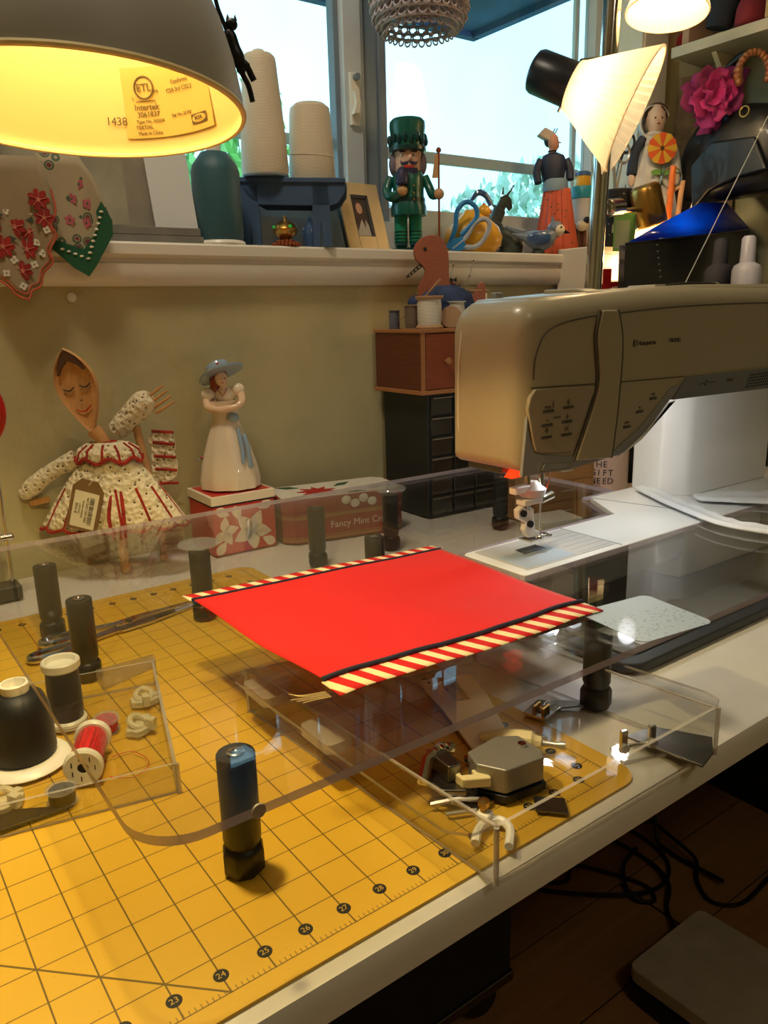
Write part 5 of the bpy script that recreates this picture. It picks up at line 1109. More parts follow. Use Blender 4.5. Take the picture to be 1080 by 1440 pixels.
MB().prism([(1.15, 1.5), (1.58, 0.6), (1.53, -0.1), (0.6, -1.55), (0.2, -2.05), (-0.45, -1.65), (-1.5, -0.6), (-1.4, -0.25), (-0.5, -0.55), (0.1, -0.75), (0.55, -0.2), (0.9, 0.4), (0.85, 1.0)], -0.02, 0.0, 0, TR(0, -0.2, 0) @ XZ).build('green_border', 'green_cloth', t)
for k in range(13):
    a = Vector((1.1, 1.0)).lerp(Vector((0.25, -1.2)), k / 8) if k <= 8 else Vector((0.25, -1.2)).lerp(Vector((-0.9, -0.75)), (k - 8) / 4)
    MB().ball((a.x, -0.25, a.y), (0.1, 0.03, 0.06), 0, RY(0), 8, 6).build('embroidered_sprig', 'white_thread', t)
# teal cone
tc_ = thing('thread_cone', 'large dark teal thread cone on the window sill', 'thread spool', (13.57, 31.35, ZS))
MB().lathe([(0, 0), (1.4, 0), (1.46, 0.1), (1.4, 0.22), (1.2, 0.3), (0, 0.3)], 36).build('base', 'white_plastic', tc_)
MB().lathe([(1.28, 0.3), (1.36, 0.5), (1.36, 3.9), (1.25, 4.3), (0.75, 4.95), (0.6, 5.0)], 36).build('thread', 'thread_teal', tc_)
MB().lathe([(0.0, 4.95), (0.42, 4.95), (0.4, 5.4), (0, 5.4)], 20).build('spool_neck', 'white_plastic', tc_)
# stool with two white cones
mat('stool_blue', (62, 86, 118), 0.45, var=0.06)
so = thing('small_stool', 'small slate blue wooden stool carrying two white thread cones', 'stool', (18.64, 32.1, ZS), VIEW)
z = pxf(410, 345, 0.044, 0.0405)
ap = [z(345, 246), z(349, 258), z(360, 274), z(375, 284), z(470, 288), z(480, 284), z(490, 270), z(491, 258)]
MB().prism([(p[0], p[2]) for p in ap], -1.35, -1.1, 0, XZ).build('apron', 'stool_blue', so, bevel=0.03); MB().prism([(p[0], p[2]) for p in ap], 1.1, 1.35, 0, XZ).build('apron', 'stool_blue', so, bevel=0.03)
MB().prism([(z(345, 246)[0], 4.02), (z(491, 258)[0], 3.82), (z(491, 258)[0], 3.55), (z(345, 246)[0], 3.75)], -1.5, 1.5, 0, XZ).build('seat', 'stool_blue', so, bevel=0.04)
for u0, u1 in ((348, 372), (444, 468)):
    x0, x1 = z(u0, 0)[0], z(u1, 0)[0]; xm = (x0 + x1) / 2
    MB().prism([(-1.1, 3.6), (1.1, 3.6), (1.3, 0), (0.5, 0), (0.0, 1.3), (-0.5, 0), (-1.3, 0)], x0, x1 - 0.75, 0, MYZ).build('end_board', 'stool_blue', so, bevel=0.03)
    MB().prism([(x0, 0), (x0 + 0.1, 3.5), (x1, 3.5), (x1 + 0.1, 0), (xm + 0.12, 0), (xm, 1.4), (xm - 0.12, 0)], -1.35, -1.15, 0, XZ).build('leg_board', 'stool_blue', so, bevel=0.02)
tc_ = thing('thread_cone', 'tall cream thread cone on the left of the blue stool', 'thread spool', (17.2, 32.15, ZS + 4.02))
MB().lathe([(0, 0), (1.38, 0), (1.42, 0.1), (0, 0.12)], 32).build('base', 'porc_blue', tc_)
MB().lathe([(1.34, 0.12), (1.4, 0.4), (1.32, 2.2), (1.15, 4.2), (0.98, 6.2), (0.94, 6.45), (0.8, 6.6)], 36).build('thread', 'thread_cream', tc_)
MB().lathe([(0.5, 6.5), (0.42, 6.72), (0.3, 6.85), (0, 6.9)], 16).build('cone_tip', 'label_paper', tc_)
for k, zz in enumerate((1.7, 3.9)): MB().torus(1.36 - 0.08 * zz * 0.95 + 0.02, 0.02, 36, 5, 0, TR(0, 0, zz) @ RX(6 - 9 * k)).build('loose_turn', 'thread_cream', tc_)
tc_ = thing('thread_cone', 'short cream thread cone on the right of the blue stool', 'thread spool', (20.45, 32.1, ZS + 3.9))
MB().lathe([(0, 0), (1.4, 0), (1.44, 0.1), (0, 0.12)], 32).build('base', 'porc_blue', tc_)
MB().lathe([(1.36, 0.12), (1.42, 0.4), (1.36, 2.0), (1.26, 3.8), (1.2, 4.25), (1.0, 4.42)], 36).build('thread', 'thread_cream', tc_)
MB().lathe([(0, 4.38), (1.02, 4.4), (0.9, 4.5), (0, 4.5)], 28).build('cone_top', 'label_paper', tc_)
MB().torus(1.4, 0.02, 36, 5, 0, TR(0, 0, 1.6) @ RX(7)).build('loose_turn', 'thread_cream', tc_)
# brass ball ornament and blue bird
mat('gem_green', (20, 170, 60), 0.1, emit=(20, 200, 70), estr=0.3); mat('copper_bead', (150, 70, 30), 0.35, metal=0.4); mat('blue_glaze', (58, 88, 132), 0.2, coat=0.5)
bb_ = thing('brass_ornament', 'round brass ornament with green gems on a ring of copper beads', 'ornament', (17.5, 30.65, ZS), VIEW)
MB().lathe([(0.5, 0.2), (0.3, 0.4), (0.45, 0.55), (0.72, 0.8), (0.78, 1.0), (0.66, 1.2), (0.36, 1.42), (0.12, 1.52), (0.07, 1.75), (0, 1.8)], 28).build('ball', 'brass', bb_)
for a in (-150, -60): MB().ball((0.72 * cos(rad(a)), 0.72 * sin(rad(a)), 1.1), 0.1, 0, None, 8, 6).build('gem', 'gem_green', bb_)
for k in range(22): MB().ball((0.78 * cos(k * 2 * pi / 22), 0.78 * sin(k * 2 * pi / 22), 0.12), 0.12, 0, None, 8, 6).build('bead', 'copper_bead', bb_)
for k in range(14): MB().ball((0.5 * cos(k * 2 * pi / 14), 0.5 * sin(k * 2 * pi / 14), 0.28), 0.11, 0, None, 8, 6).build('bead', 'copper_bead', bb_)
pg = thing('penguin_figurine', 'tiny glossy blue penguin figurine under the stool', 'figurine', (19.2, 30.65, ZS), VIEW)
MB().lathe([(0, 0), (0.32, 0), (0.36, 0.15), (0.42, 0.7), (0.36, 1.15), (0.2, 1.4), (0.2, 1.55), (0.1, 1.72), (0, 1.76)], 20).build('body', 'blue_glaze', pg)
for s_ in (-1, 1): MB().ball((0.38 * s_, 0, 0.75), (0.08, 0.16, 0.42)).build('wing', 'blue_glaze', pg)
MB().lathe([(0.06, 0), (0, 0.2)], 8, 0, TR(0, -0.17, 1.58) @ RX(80)).build('beak', 'brass', pg)
# photo frame
mat('frame_gold', (206, 186, 146), 0.35, metal=0.3, bump=0.1, bscale=20); mat('frame_dark', (58, 58, 62), 0.5); mat('photo_bg', (62, 54, 50), 0.6); mat('skin', (206, 158, 128), 0.6); mat('photo_hair', (74, 54, 44), 0.6); mat('photo_cloth', (186, 176, 160), 0.6)
pf = thing('photo_frame', 'pale gold photo frame with a portrait of a long haired person', 'picture frame', (23.9, 31.2, ZS), rot=(rad(-17), 0, rad(4)))
W_, H_ = 1.7, 4.35
for x0, x1, z0, z1 in ((-W_, -0.72, 0, H_), (0.72, W_, 0, H_), (-0.72, 0.72, 0, 0.85), (-0.72, 0.72, H_ - 0.8, H_)): MB().box(x0, x1, -0.2, 0.05, z0, z1).build('frame_bar', 'frame_gold', pf, bevel=0.03)
MB().box(-W_ - 0.05, W_ + 0.05, -0.05, 0.12, -0.04, H_ + 0.05).build('frame_back', 'frame_dark', pf)
MB().box(-0.74, 0.74, -0.09, -0.05, 0.83, H_ - 0.78).build('photo', 'photo_bg', pf)
for x0, x1, z0, z1 in ((-0.76, -0.68, 0.8, 3.55), (0.5, 0.76, 0.8, 3.55), (-0.76, 0.76, 3.35, 3.55), (-0.76, 0.76, 0.8, 0.88)): MB().box(x0, x1, -0.16, -0.08, z0, z1).build('inner_mat', 'frame_dark', pf)
MB().prism([(-0.62, 0.9), (-0.55, 1.8), (-0.3, 2.25), (0.1, 2.2), (0.4, 1.6), (0.45, 0.9)], -0.1, -0.092, 0, XZ).build('portrait_clothing', 'photo_cloth', pf)
MB().prism([(-0.55, 1.2), (-0.58, 2.6), (-0.45, 3.15), (-0.15, 3.3), (0.15, 3.1), (0.25, 2.3), (0.1, 1.4), (-0.1, 2.0), (-0.35, 1.6)], -0.105, -0.1, 0, XZ).build('portrait_hair', 'photo_hair', pf)
MB().prism([(-0.15 + 0.25 * cos(2 * pi * i / 18), 2.7 + 0.36 * sin(2 * pi * i / 18)) for i in range(18)], -0.11, -0.105, 0, XZ).build('portrait_face', 'skin', pf)
MB().prism([(-0.1, 0), (1.2, 0), (0.4, 2.2)], -0.05, 0.05, 0, TR(-0.5, 0.1, 0) @ RZ(70) @ XZ).build('easel_back', 'frame_dark', pf)
# nutcracker
mat('nut_green', (20, 92, 78), 0.3, coat=0.3); mat('nut_dkgreen', (14, 58, 58), 0.3, coat=0.3); mat('nut_face', (222, 178, 150), 0.4); mat('nut_hair', (126, 110, 122), 0.8, bump=0.6, bscale=20); mat('nut_navy', (42, 40, 74), 0.5); mat('nut_tan', (204, 160, 112), 0.4); mat('nut_bright', (30, 140, 100), 0.35)
nc = thing('nutcracker', 'green painted wooden nutcracker soldier holding a staff on the sill', 'nutcracker', (27.97, 32.1, ZS), VIEW)
n = pxf(577, 350, 0.0489, 0.0446)
MB().lathe([(0, 0), (1.25, 0), (1.25, 0.25), (0, 0.25)], 24).build('base', 'nut_dkgreen', nc)
for s_ in (-1, 1):
    lg = MB().lathe([(0.44, 0.5), (0.44, 2.45)], 18, 0, TR(0.5 * s_ - 0.05, 0, 0)).build('leg', 'nut_bright', nc)
    for k in range(4): MB().lathe([(0.455, 0.62 + 0.22 * k), (0.455, 0.72 + 0.22 * k)], 18, 0, TR(0.5 * s_ - 0.05, 0, 0)).build('sock_stripe', 'nut_dkgreen', lg)
    MB().ball((0.5 * s_ - 0.05, -0.3, 0.42), (0.42, 0.65, 0.24)).build('shoe', 'nut_dkgreen', nc)
MB().lathe([(0, 2.3), (1.2, 2.35), (1.22, 2.9), (1.08, 3.3), (1.05, 4.0), (1.12, 4.7), (0.95, 5.1), (0.6, 5.25), (0, 5.25)], 28).build('coat', 'nut_green', nc)
MB().lathe([(1.1, 3.2), (1.14, 3.2), (1.14, 3.45), (1.1, 3.45)], 28).build('belt', 'nut_dkgreen', nc)
MB().lathe([(0, 5.1), (0.88, 5.15), (0.92, 5.6), (0.9, 6.5), (0, 6.5)], 24).build('head', 'nut_face', nc)
for s_ in (-1, 1):
    MB().ball((0.92 * s_, 0.15, 5.65), (0.36, 0.55, 0.75)).build('hair', 'nut_hair', nc)
    MB().ball((0.36 * s_ - 0.02, -0.82, 6.05), (0.13, 0.06, 0.11)).build('eye', 'white_plastic', nc); MB().ball((0.36 * s_ - 0.02, -0.88, 6.05), (0.06, 0.03, 0.06)).build('pupil', 'ink', nc)
    MB().cbox((0.38 * s_, -0.86, 6.28), (0.42, 0.08, 0.09), 0).build('eyebrow', 'nut_navy', nc)
    MB().prism([(0, 0.1), (0.45 * s_, 0.0), (0.62 * s_, 0.14), (0.5 * s_, -0.14), (0.1 * s_, -0.12)], -0.95, -0.84, 0, TR(0.05, 0, 5.6) @ XZ).build('moustache', 'nut_navy', nc)
MB().ball((0.12, -0.98, 5.88), (0.14, 0.2, 0.2)).build('nose', 'nut_face', nc)
MB().box(-0.28, 0.36, -0.92, -0.8, 5.28, 5.42).build('mouth', 'tile_red', nc)
MB().lathe([(0.45, 0), (0.42, -0.8), (0.25, -1.3), (0, -1.45)], 16, 0, TR(0.15, -0.75, 5.25) @ Matrix.Diagonal((1, 0.6, 1, 1))).build('beard', 'nut_navy', nc)
MB().lathe([(1.05, 6.4), (1.16, 6.45), (1.12, 7.2), (1.2, 7.9), (1.18, 8.2), (1.0, 8.38), (0, 8.42)], 28).build('hat', 'nut_green', nc)
MB().lathe([(1.1, 6.35), (1.24, 6.4), (1.24, 6.62), (1.1, 6.66)], 28).build('hat_band', 'nut_dkgreen', nc)
for k in range(18): MB().ball((1.2 * cos(k * 2 * pi / 18), 1.2 * sin(k * 2 * pi / 18), 7.0 + 0.12 * (k % 2)), (0.17, 0.17, 0.3), 0, None, 8, 6).build('hat_frill', 'nut_dkgreen', nc)
MB().tube(spline([(-1.15, 0.0, 4.8), (-1.45, -0.2, 4.0), (-1.2, -0.7, 3.5), (-0.6, -1.0, 3.75)], 4), 0.32, 10).build('arm', 'nut_green', nc); MB().tube(spline([(1.1, 0.0, 4.8), (1.4, -0.2, 4.1), (1.6, -0.5, 3.6), (1.9, -0.7, 3.6)], 4), 0.3, 10).build('arm', 'nut_green', nc)
MB().ball((-0.45, -1.15, 3.85), 0.36).build('hand', 'nut_tan', nc); MB().ball((2.0, -0.75, 3.62), 0.36).build('hand', 'nut_tan', nc)
MB().lathe([(0.3, 0), (0.42, 0.1), (0.42, 0.7), (0.3, 0.95), (0.15, 1.1)], 14, 0, TR(-0.45, -1.25, 4.15)).build('goblet', 'nut_navy', nc)
for k in range(3): MB().ball((0.32 + 0.0 * k, -1.18, 4.1 - 0.42 * k), 0.09, 0, None, 8, 6).build('button', 'brass', nc)
sf = MB().tube([(2.0, -0.85, 0.02), (2.0, -0.85, 6.25)], 0.07, 8).build('staff', 'copper_bead', nc); MB().ball((2.0, -0.85, 6.3), 0.18, 0, None, 10, 8).build('staff_knob', 'copper_bead', sf); MB().prism([(-0.45, 4.6), (0, 4.6), (0, 6.1), (-0.25, 6.0)], -0.9, -0.82, 0, TR(2.0, 0, 0) @ XZ).build('pennant', 'nut_tan', sf)
# yellow ceramic hen, scissors, dragon, bird, lady, log
mat('mustard', (226, 166, 40), 0.3, coat=0.3); mat('scissor_blue', (44, 130, 196), 0.35); mat('scissor_grey', (176, 184, 196), 0.4)
hn = thing('ceramic_hen', 'mustard yellow ceramic hen with red comb behind the blue scissors', 'figurine', (33.7, 31.9, ZS), VIEW)
MB().lathe([(0, 0), (1.3, 0.02), (1.75, 0.5), (1.85, 1.1), (1.6, 1.8), (1.1, 2.3), (0.7, 2.7), (0.55, 3.0), (0, 3.15)], 30, 0, Matrix.Diagonal((1.15, 0.8, 1, 1))).build('body', 'mustard', hn)
MB().ball((0.75, -0.1, 2.85), (0.5, 0.45, 0.5)).build('head', 'mustard', hn)
for k in range(3): MB().ball((0.75 + 0.2 * k, -0.15, 3.25 - 0.2 * k), (0.16, 0.12, 0.2), 0, None, 10, 7).build('comb', 'tile_red', hn)
MB().tube(spline([(-0.3, 0.1, 3.4), (0.3, 0.1, 4.15), (0.9, 0.1, 4.0), (1.3, 0.1, 3.3)], 5), [0.06, 0.1, 0.13, 0.16, 0.18, 0.2, 0.22, 0.22, 0.22, 0.22, 0.22, 0.2, 0.2, 0.2, 0.2, 0.2], 8).build('tail_feather', 'blue_glaze', hn)
scs = thing('craft_scissors', 'blue and grey handled scissors leaning on the yellow ceramic hen', 'scissors', (32.3, 30.75, ZS), VIEW)
s = pxf(660, 340, 0.0502, 0.0465)
MB().tube(spline([s(632, 328), s(640, 305), s(643, 280), s(655, 268), s(668, 275), s(670, 290), s(660, 303), s(648, 315)], 5), 0.17, 10).build('finger_loop', 'scissor_blue', scs)
MB().tube(spline([s(636, 334), s(655, 318), s(668, 298), s(682, 293), s(688, 303), s(680, 322), s(668, 332), s(652, 332)], 5), 0.17, 10).build('finger_loop', 'scissor_grey', scs)
MB().prism([(s(u, v)[0], s(u, v)[2]) for u, v in ((620, 338), (632, 322), (650, 316), (656, 334), (630, 344))], -0.16, 0.1, 0, XZ).build('handle_joint', 'scissor_blue', scs, bevel=0.04)
MB().lathe([(0.05, 0), (0.17, 0), (0.17, 0.06), (0.05, 0.06)], 16, 0, TR(*s(629, 337, -0.16)) @ RX(90)).build('pivot', 'chrome', scs)
MB().prism([(s(626, 336)[0], s(626, 336)[2]), (s(638, 338)[0], s(638, 338)[2]), (s(612, 352)[0], 0.02), (s(608, 352)[0], 0.02)], -0.08, 0.0, 0, XZ).build('blade', 'steel', scs)
mat('dragon_dark', (58, 66, 60), 0.5, var=0.3, vscale=12, bump=0.5, bscale=14)
dg = thing('dragon_figurine', 'dark green dragon figurine with horns rearing on the sill', 'figurine', (38.0, 33.3, ZS), VIEW)
r = pxf(706, 357, 0.0541, 0.0505)
MB().tube(spline([r(716, 356), r(720, 340), r(704, 328), r(695, 315), r(698, 300), r(704, 285), r(708, 278)], 5), [0.85] * 6 + [0.8] * 6 + [0.65] * 6 + [0.5] * 6 + [0.36] * 7, 12).build('body', 'dragon_dark', dg)
MB().prism([(-0.3, 0.3), (0.2, 0.5), (0.55, 0.1), (0.62, -0.5), (0.4, -0.7), (0.1, -0.3), (-0.2, -0.1)], -0.22, 0.22, 0, TR(*r(708, 278)) @ XZ).build('head', 'dragon_dark', dg, bevel=0.06)
MB().tube(spline([r(712, 270), r(718, 262), r(722, 254)], 4), [0.1, 0.09, 0.08, 0.07, 0.06, 0.05, 0.04, 0.03, 0.02], 7).build('horn', 'dragon_dark', dg); MB().tube([r(706, 268), r(707, 258)], [0.1, 0.03], 7).build('ear', 'dragon_dark', dg)
MB().tube(spline([r(690, 350), r(684, 335), r(690, 320)], 4), 0.3, 8).build('hind_leg', 'dragon_dark', dg); MB().tube(spline([r(702, 318), r(710, 326), r(708, 336)], 4), 0.16, 8).build('fore_leg', 'dragon_dark', dg)
for k in range(5): MB().lathe([(0.12, 0), (0, 0.35)], 6, 0, TR(*r(696 - k * 0.5, 285 + k * 9, 0.0)) @ RY(-60)).build('spine_spike', 'dragon_dark', dg)
mat('bird_grey', (108, 120, 136), 0.4, var=0.15, vscale=10); mat('bird_cream', (228, 214, 186), 0.4)
bd = thing('bird_figurine', 'blue grey carved bird with a cream face at the sill edge', 'figurine', (39.3, 30.75, ZS), VIEW)
k_ = pxf(755, 357, 0.0539, 0.052)
MB().loft([[(x, ry * cos(2 * pi * i / 18), zc + rz_ * sin(2 * pi * i / 18)) for i in range(18)] for x, ry, rz_, zc in ((-2.0, 0.06, 0.05, 1.5), (-1.2, 0.35, 0.3, 1.3), (-0.5, 0.75, 0.65, 1.05), (0.3, 0.85, 0.75, 0.95), (0.9, 0.75, 0.7, 1.15), (1.3, 0.45, 0.4, 1.45))]).build('body', 'bird_grey', bd)
MB().ball((1.25, -0.05, 1.75), (0.62, 0.56, 0.6)).build('head', 'bird_grey', bd); MB().ball((1.42, -0.22, 1.68), (0.5, 0.46, 0.46)).build('face', 'bird_cream', bd)
MB().lathe([(0.16, 0), (0.02, 0.45)], 10, 0, TR(1.85, -0.35, 1.55) @ RY(105)).build('beak', 'ink', bd); MB().ball((1.55, -0.64, 1.85), 0.08, 0, None, 8, 6).build('eye', 'ink', bd)
MB().lathe([(0.2, 0), (0.05, 0.5)], 8, 0, TR(1.1, 0, 2.2) @ RY(-15)).build('crest', 'bird_grey', bd)
MB().prism([(-2.6, 1.95), (-0.6, 1.1), (-0.4, 1.5), (-2.5, 2.1)], -0.12, 0.12, 0, XZ).build('tail', 'bird_grey', bd, bevel=0.03)
MB().ball((-0.1, -0.72, 1.1), (0.95, 0.2, 0.5)).build('wing', 'blue_glaze', bd)
MB().lathe([(0.5, 0), (0.45, 0.3), (0, 0.4)], 14).build('foot_base', 'dragon_dark', bd)
def skirtc(n, l, v):
    u = n.new('ShaderNodeTexVoronoi'); u.inputs['Scale'].default_value = 2.2; l.new(v, u.inputs['Vector'])
    return mixc(n, l, M_('LESS_THAN', n, l, u.outputs['Distance'], 0.16), (206, 92, 60), (84, 72, 60))
nodemat('skirt_orange', skirtc, 0.6)
mat('blouse_navy', (34, 42, 66), 0.6); mat('apron_blue', (120, 144, 164), 0.6); mat('clay_skin', (196, 140, 116), 0.6); mat('hat_straw', (190, 172, 160), 0.8)
wm = thing('woman_figurine', 'tall woman figurine in a pleated orange skirt and navy blouse', 'figurine', (42.3, 32.2, ZS), VIEW)
w2 = pxf(775, 357, 0.0562, 0.0515)
MB().lathe([(0, 0), (1.7, 0), (1.75, 0.2), (1.4, 2.2), (1.1, 4.0), (0.95, 5.0), (0, 5.0)], 48, 0, TR(0.35, 0, 0) @ Matrix.Diagonal((1, 0.75, 1, 1)), True, lambda a, rr, zz: 0.1 * sin(16 * a) * (rr > 0.5)).build('skirt', 'skirt_orange', wm)
MB().lathe([(0.95, 4.8), (1.0, 5.0), (0.95, 5.6), (0.85, 5.7)], 28, 0, TR(0.2, 0, 0) @ Matrix.Diagonal((1, 0.8, 1, 1))).build('apron', 'apron_blue', wm)
MB().lathe([(0.8, 5.5), (0.95, 6.3), (1.0, 7.0), (0.8, 7.4), (0.35, 7.6), (0, 7.6)], 28, 0, TR(0.0, 0, 0) @ Matrix.Diagonal((1, 0.72, 1, 1))).build('blouse', 'blouse_navy', wm)
MB().tube(spline([(-0.95, 0, 7.1), (-1.3, -0.1, 6.3), (-1.2, -0.4, 5.4)], 4), [0.3] * 9, 10).build('arm', 'blouse_navy', wm); MB().tube(spline([(0.95, 0, 7.1), (1.25, -0.1, 6.4), (1.25, -0.3, 5.6)], 4), [0.3] * 9, 10).build('arm', 'blouse_navy', wm)
MB().tube([(-0.1, 0, 7.5), (-0.1, 0, 8.0)], 0.26, 12).build('neck', 'clay_skin', wm); MB().torus(0.29, 0.05, 16, 6, 0, TR(-0.1, 0, 7.7)).build('necklace', 'ink', wm)
MB().loft([[(-0.1 + ax + rx_ * cos(2 * pi * i / 16), -0.05 + rx_ * 0.9 * sin(2 * pi * i / 16), zz) for i in range(16)] for rx_, zz, ax in ((0.22, 7.75, 0.1), (0.42, 8.0, 0.1), (0.48, 8.35, 0), (0.45, 8.7, -0.05), (0.25, 8.95, -0.1))]).build('head', 'clay_skin', wm)
MB().lathe([(0.08, 0), (0.02, 0.25)], 8, 0, TR(0.32, -0.2, 8.3) @ RY(100)).build('nose', 'clay_skin', wm)
MB().ball((-0.35, 0.1, 8.55), (0.4, 0.45, 0.55)).build('hair', 'ink', wm)
MB().prism([(-0.75, -0.1), (-0.35, 0.55), (0.5, 0.35), (0.3, -0.35)], -0.4, 0.4, 0, TR(-0.55, 0, 8.75) @ RY(15) @ XZ).build('hat', 'hat_straw', wm, bevel=0.1)
for x in (0.05, 0.25): MB().tube([(x - 0.2, -0.1, 8.95), (x, -0.1, 9.3)], 0.04, 6).build('hat_sprig', 'ink', wm)
lgx = thing('bark_log', 'upright brown bark log with a tiny black and white animal', 'ornament', (45.1, 32.0, ZS), VIEW)
mat('bark_brown', (112, 74, 54), 0.8, var=0.3, vscale=14, bump=0.8, bscale=10, stretch=(3, 3, 0.4))
for k in range(7): MB().tube([(-0.6 + 0.2 * k, 0.1 * (k % 3), 0), (-0.55 + 0.19 * k, 0.1 * (k % 3), 1.9 + 0.5 * ((k * 3) % 4) * 0.6)], [0.22, 0.14], 6).build('bark_strip', 'bark_brown', lgx)
an = MB().ball((0.3, -0.3, 2.35), (0.5, 0.35, 0.42)).build('animal_body', 'bird_cream', lgx); MB().ball((0.65, -0.4, 2.75), (0.3, 0.28, 0.28)).build('animal_head', 'ink', an)
# glass plate, stacked tins at the right end of the sill
gp = MB().lathe([(0, 0), (1.6, 0), (1.9, 0.25), (1.85, 0.3), (1.5, 0.08), (0, 0.08)], 32).build('shell_dish', 'frosted'); place(gp, (48.4, 33.9, ZS + 2.6), rot=(rad(80), 0, rad(-25))); tag(gp, 'translucent shell dish standing behind the lamp pole', 'dish')
mat('tin_teal', (40, 140, 160), 0.4)
for pr, m_, z_, lb in (([(0, 0), (1.0, 0), (1.05, 0.1), (1.0, 0.2), (1.0, 4.4), (1.05, 4.5), (0, 4.55)], 'panel_white', 0, 'tall pale tin at the window behind the lamp pole'), ([(0, 0), (0.95, 0), (0.98, 0.08), (0.95, 0.8), (0.9, 0.9), (0, 0.9)], 'tin_teal', 4.56, 'flat teal tin standing on the tall pale tin'), ([(0, 0), (0.6, 0), (0.64, 0.1), (0.6, 0.78), (0, 0.8)], 'mustard', 5.47, 'small yellow jar with blue lid on top of the teal tin')):
    t = thing('storage_tin', lb, 'tin', (46.3, 32.6, ZS + z_)); MB().lathe(pr, 24).build('tin_body', m_, t)
    if z_ > 5: MB().lathe([(0, 0.8), (0.64, 0.8), (0.62, 1.05), (0.5, 1.15), (0, 1.2)], 24).build('tin_lid', 'blue_glaze', t)
# lace bell hanging in the window
mat('lace', (192, 178, 186), 0.85, bump=0.4, bscale=20)
lc = thing('lace_ornament', 'round crocheted lace ornament hanging at the top of the window', 'ornament', (27.6, 30.2, 30.4))
def lring(r_, z_, n_, q, rr, th): 
    m_ = MB()
    for k in range(n_):
        a = 360 * k / n_; m_.torus(rr, th, 10, 5, 0, RZ(a) @ TR(r_, 0, z_) @ RY(q) @ Matrix.Diagonal((1, 0.8, 1, 1)))
    return m_
for r_, z_, n_, q, rr, th in ((3.0, 0.95, 34, 75, 0.28, 0.07), (2.85, 0.45, 30, 70, 0.3, 0.07), (2.55, 0.0, 26, 60, 0.32, 0.07), (2.2, -0.45, 30, 60, 0.22, 0.06)): lring(r_, z_, n_, q, rr, th).build('lace_round', 'lace', lc, kind='stuff')
for r_, z_ in ((3.1, 1.25), (2.95, 0.72), (2.72, 0.22), (2.4, -0.22)): MB().torus(r_, 0.08, 48, 6, 0, TR(0, 0, z_)).build('lace_cord', 'lace', lc)
MB().lathe([(3.05, 1.3), (3.0, 3.0), (1.8, 5.2), (0, 5.6)], 40, 0, None, False).build('lace_crown', 'lace', lc); MB().tube([(0, 0, 5.6), (0, 0, 35.4)], 0.03, 5).build('hanging_string', 'lace', lc)

# ================================================================== RIGHT-HAND CORNER
def shade_mat(name, c, tr):
    m = bpy.data.materials.new(name); m.use_nodes = True
    n = m.node_tree.nodes; l = m.node_tree.links; n.remove(n['Principled BSDF'])
    d = n.new('ShaderNodeBsdfDiffuse'); t = n.new('ShaderNodeBsdfTranslucent'); x = n.new('ShaderNodeMixShader'); x.inputs[0].default_value = tr
    d.inputs['Color'].default_value = lin(c); t.inputs['Color'].default_value = lin(c)
    l.new(d.outputs[0], x.inputs[1]); l.new(t.outputs[0], x.inputs[2]); l.new(x.outputs[0], n['Material Output'].inputs['Surface']); MATS[name] = m
shade_mat('pleated_shade', (250, 236, 214), 0.5)
mat('socket_black', (28, 32, 42), 0.35); mat('warm_bulb', (255, 240, 210), 0.4, emit=(255, 222, 160), estr=14)
fl_ = thing('pole_lamp', 'chrome pole lamp with pleated glass shades beside the window', 'lamp', (36.3, 23.5, 0), VIEW)
MB().lathe([(0, 0), (1.5, 0), (1.6, 0.15), (1.5, 0.3), (0.6, 0.5), (0.5, 0.9), (0, 0.9)], 32).build('base', 'chrome', fl_)
MB().tube([(0, 0, 0.8), (1.4, 1.0, 38)], 0.56, 24).build('pole', 'chrome', fl_)
def shade_head(P, D, sock, r0, r1, L, power, mcap, parent, arm):
    M = along(P, D)
    hd_ = MB().lathe([(0, -3.1), (r0 * 0.62, -3.1), (r0 * 0.84, -2.95), (r0 * 0.92, -2.7), (r0 * 0.94, -0.2), (r0 * 0.85, 0.0), (0, 0)], 32, 0, M).build('socket', mcap, parent)
    MB().lathe([(0.09, 0), (0.09, 0.35), (0.0, 0.4)], 10, 0, M @ TR(0, -r0 * 0.9, -0.4) @ RX(90)).build('socket_screw', 'chrome', hd_)
    s_ = MB().lathe([(r0, -0.25), (r0 + 0.12, 0.1), (r0 + (r1 - r0) * 0.25, L * 0.22), (r0 + (r1 - r0) * 0.6, L * 0.58), (r1, L)], 180, 0, M, False, lambda a, rr, zz: 0.06 * rr * 0.5 * sin(45 * a)).build('pleated_shade', 'pleated_shade', parent)
    MB().torus(r1, 0.05, 90, 6, 0, M @ TR(0, 0, L)).build('shade_rim', 'pleated_shade', s_)
    MB().ball((0, 0, min(1.2, L * 0.4)), (0.75, 0.75, 0.85 if L > 2 else 0.5), 0, M).lathe([(0.4, 0), (0.45, 0.6)], 12, 0, M).build('bulb', 'warm_bulb', s_)
    q = M @ Vector((0, 0, min(2.3, L + 0.3)))
    lamp_light('shade_glow', q, power, (1.0, 0.74, 0.40), 0.8, parent)
    MB().tube(arm, 0.2, 10).build('arm', 'chrome', parent)
shade_head((-1.05, 0.5, 26.6), (3.55, -1.3, -1.8), None, 1.45, 3.7, 4.1, 1.3, 'socket_black', fl_, [(1.0, 0.6, 27.3), (0.3, 0.5, 27.6), (-0.9, 0.4, 27.7)])
MB().lathe([(0.42, -0.7), (0.55, -0.6), (0.55, 1.0), (0.42, 1.1)], 18, 0, TR(-0.2, 0.4, 27.7) @ RY(85)).build('arm_joint', 'chrome', fl_)
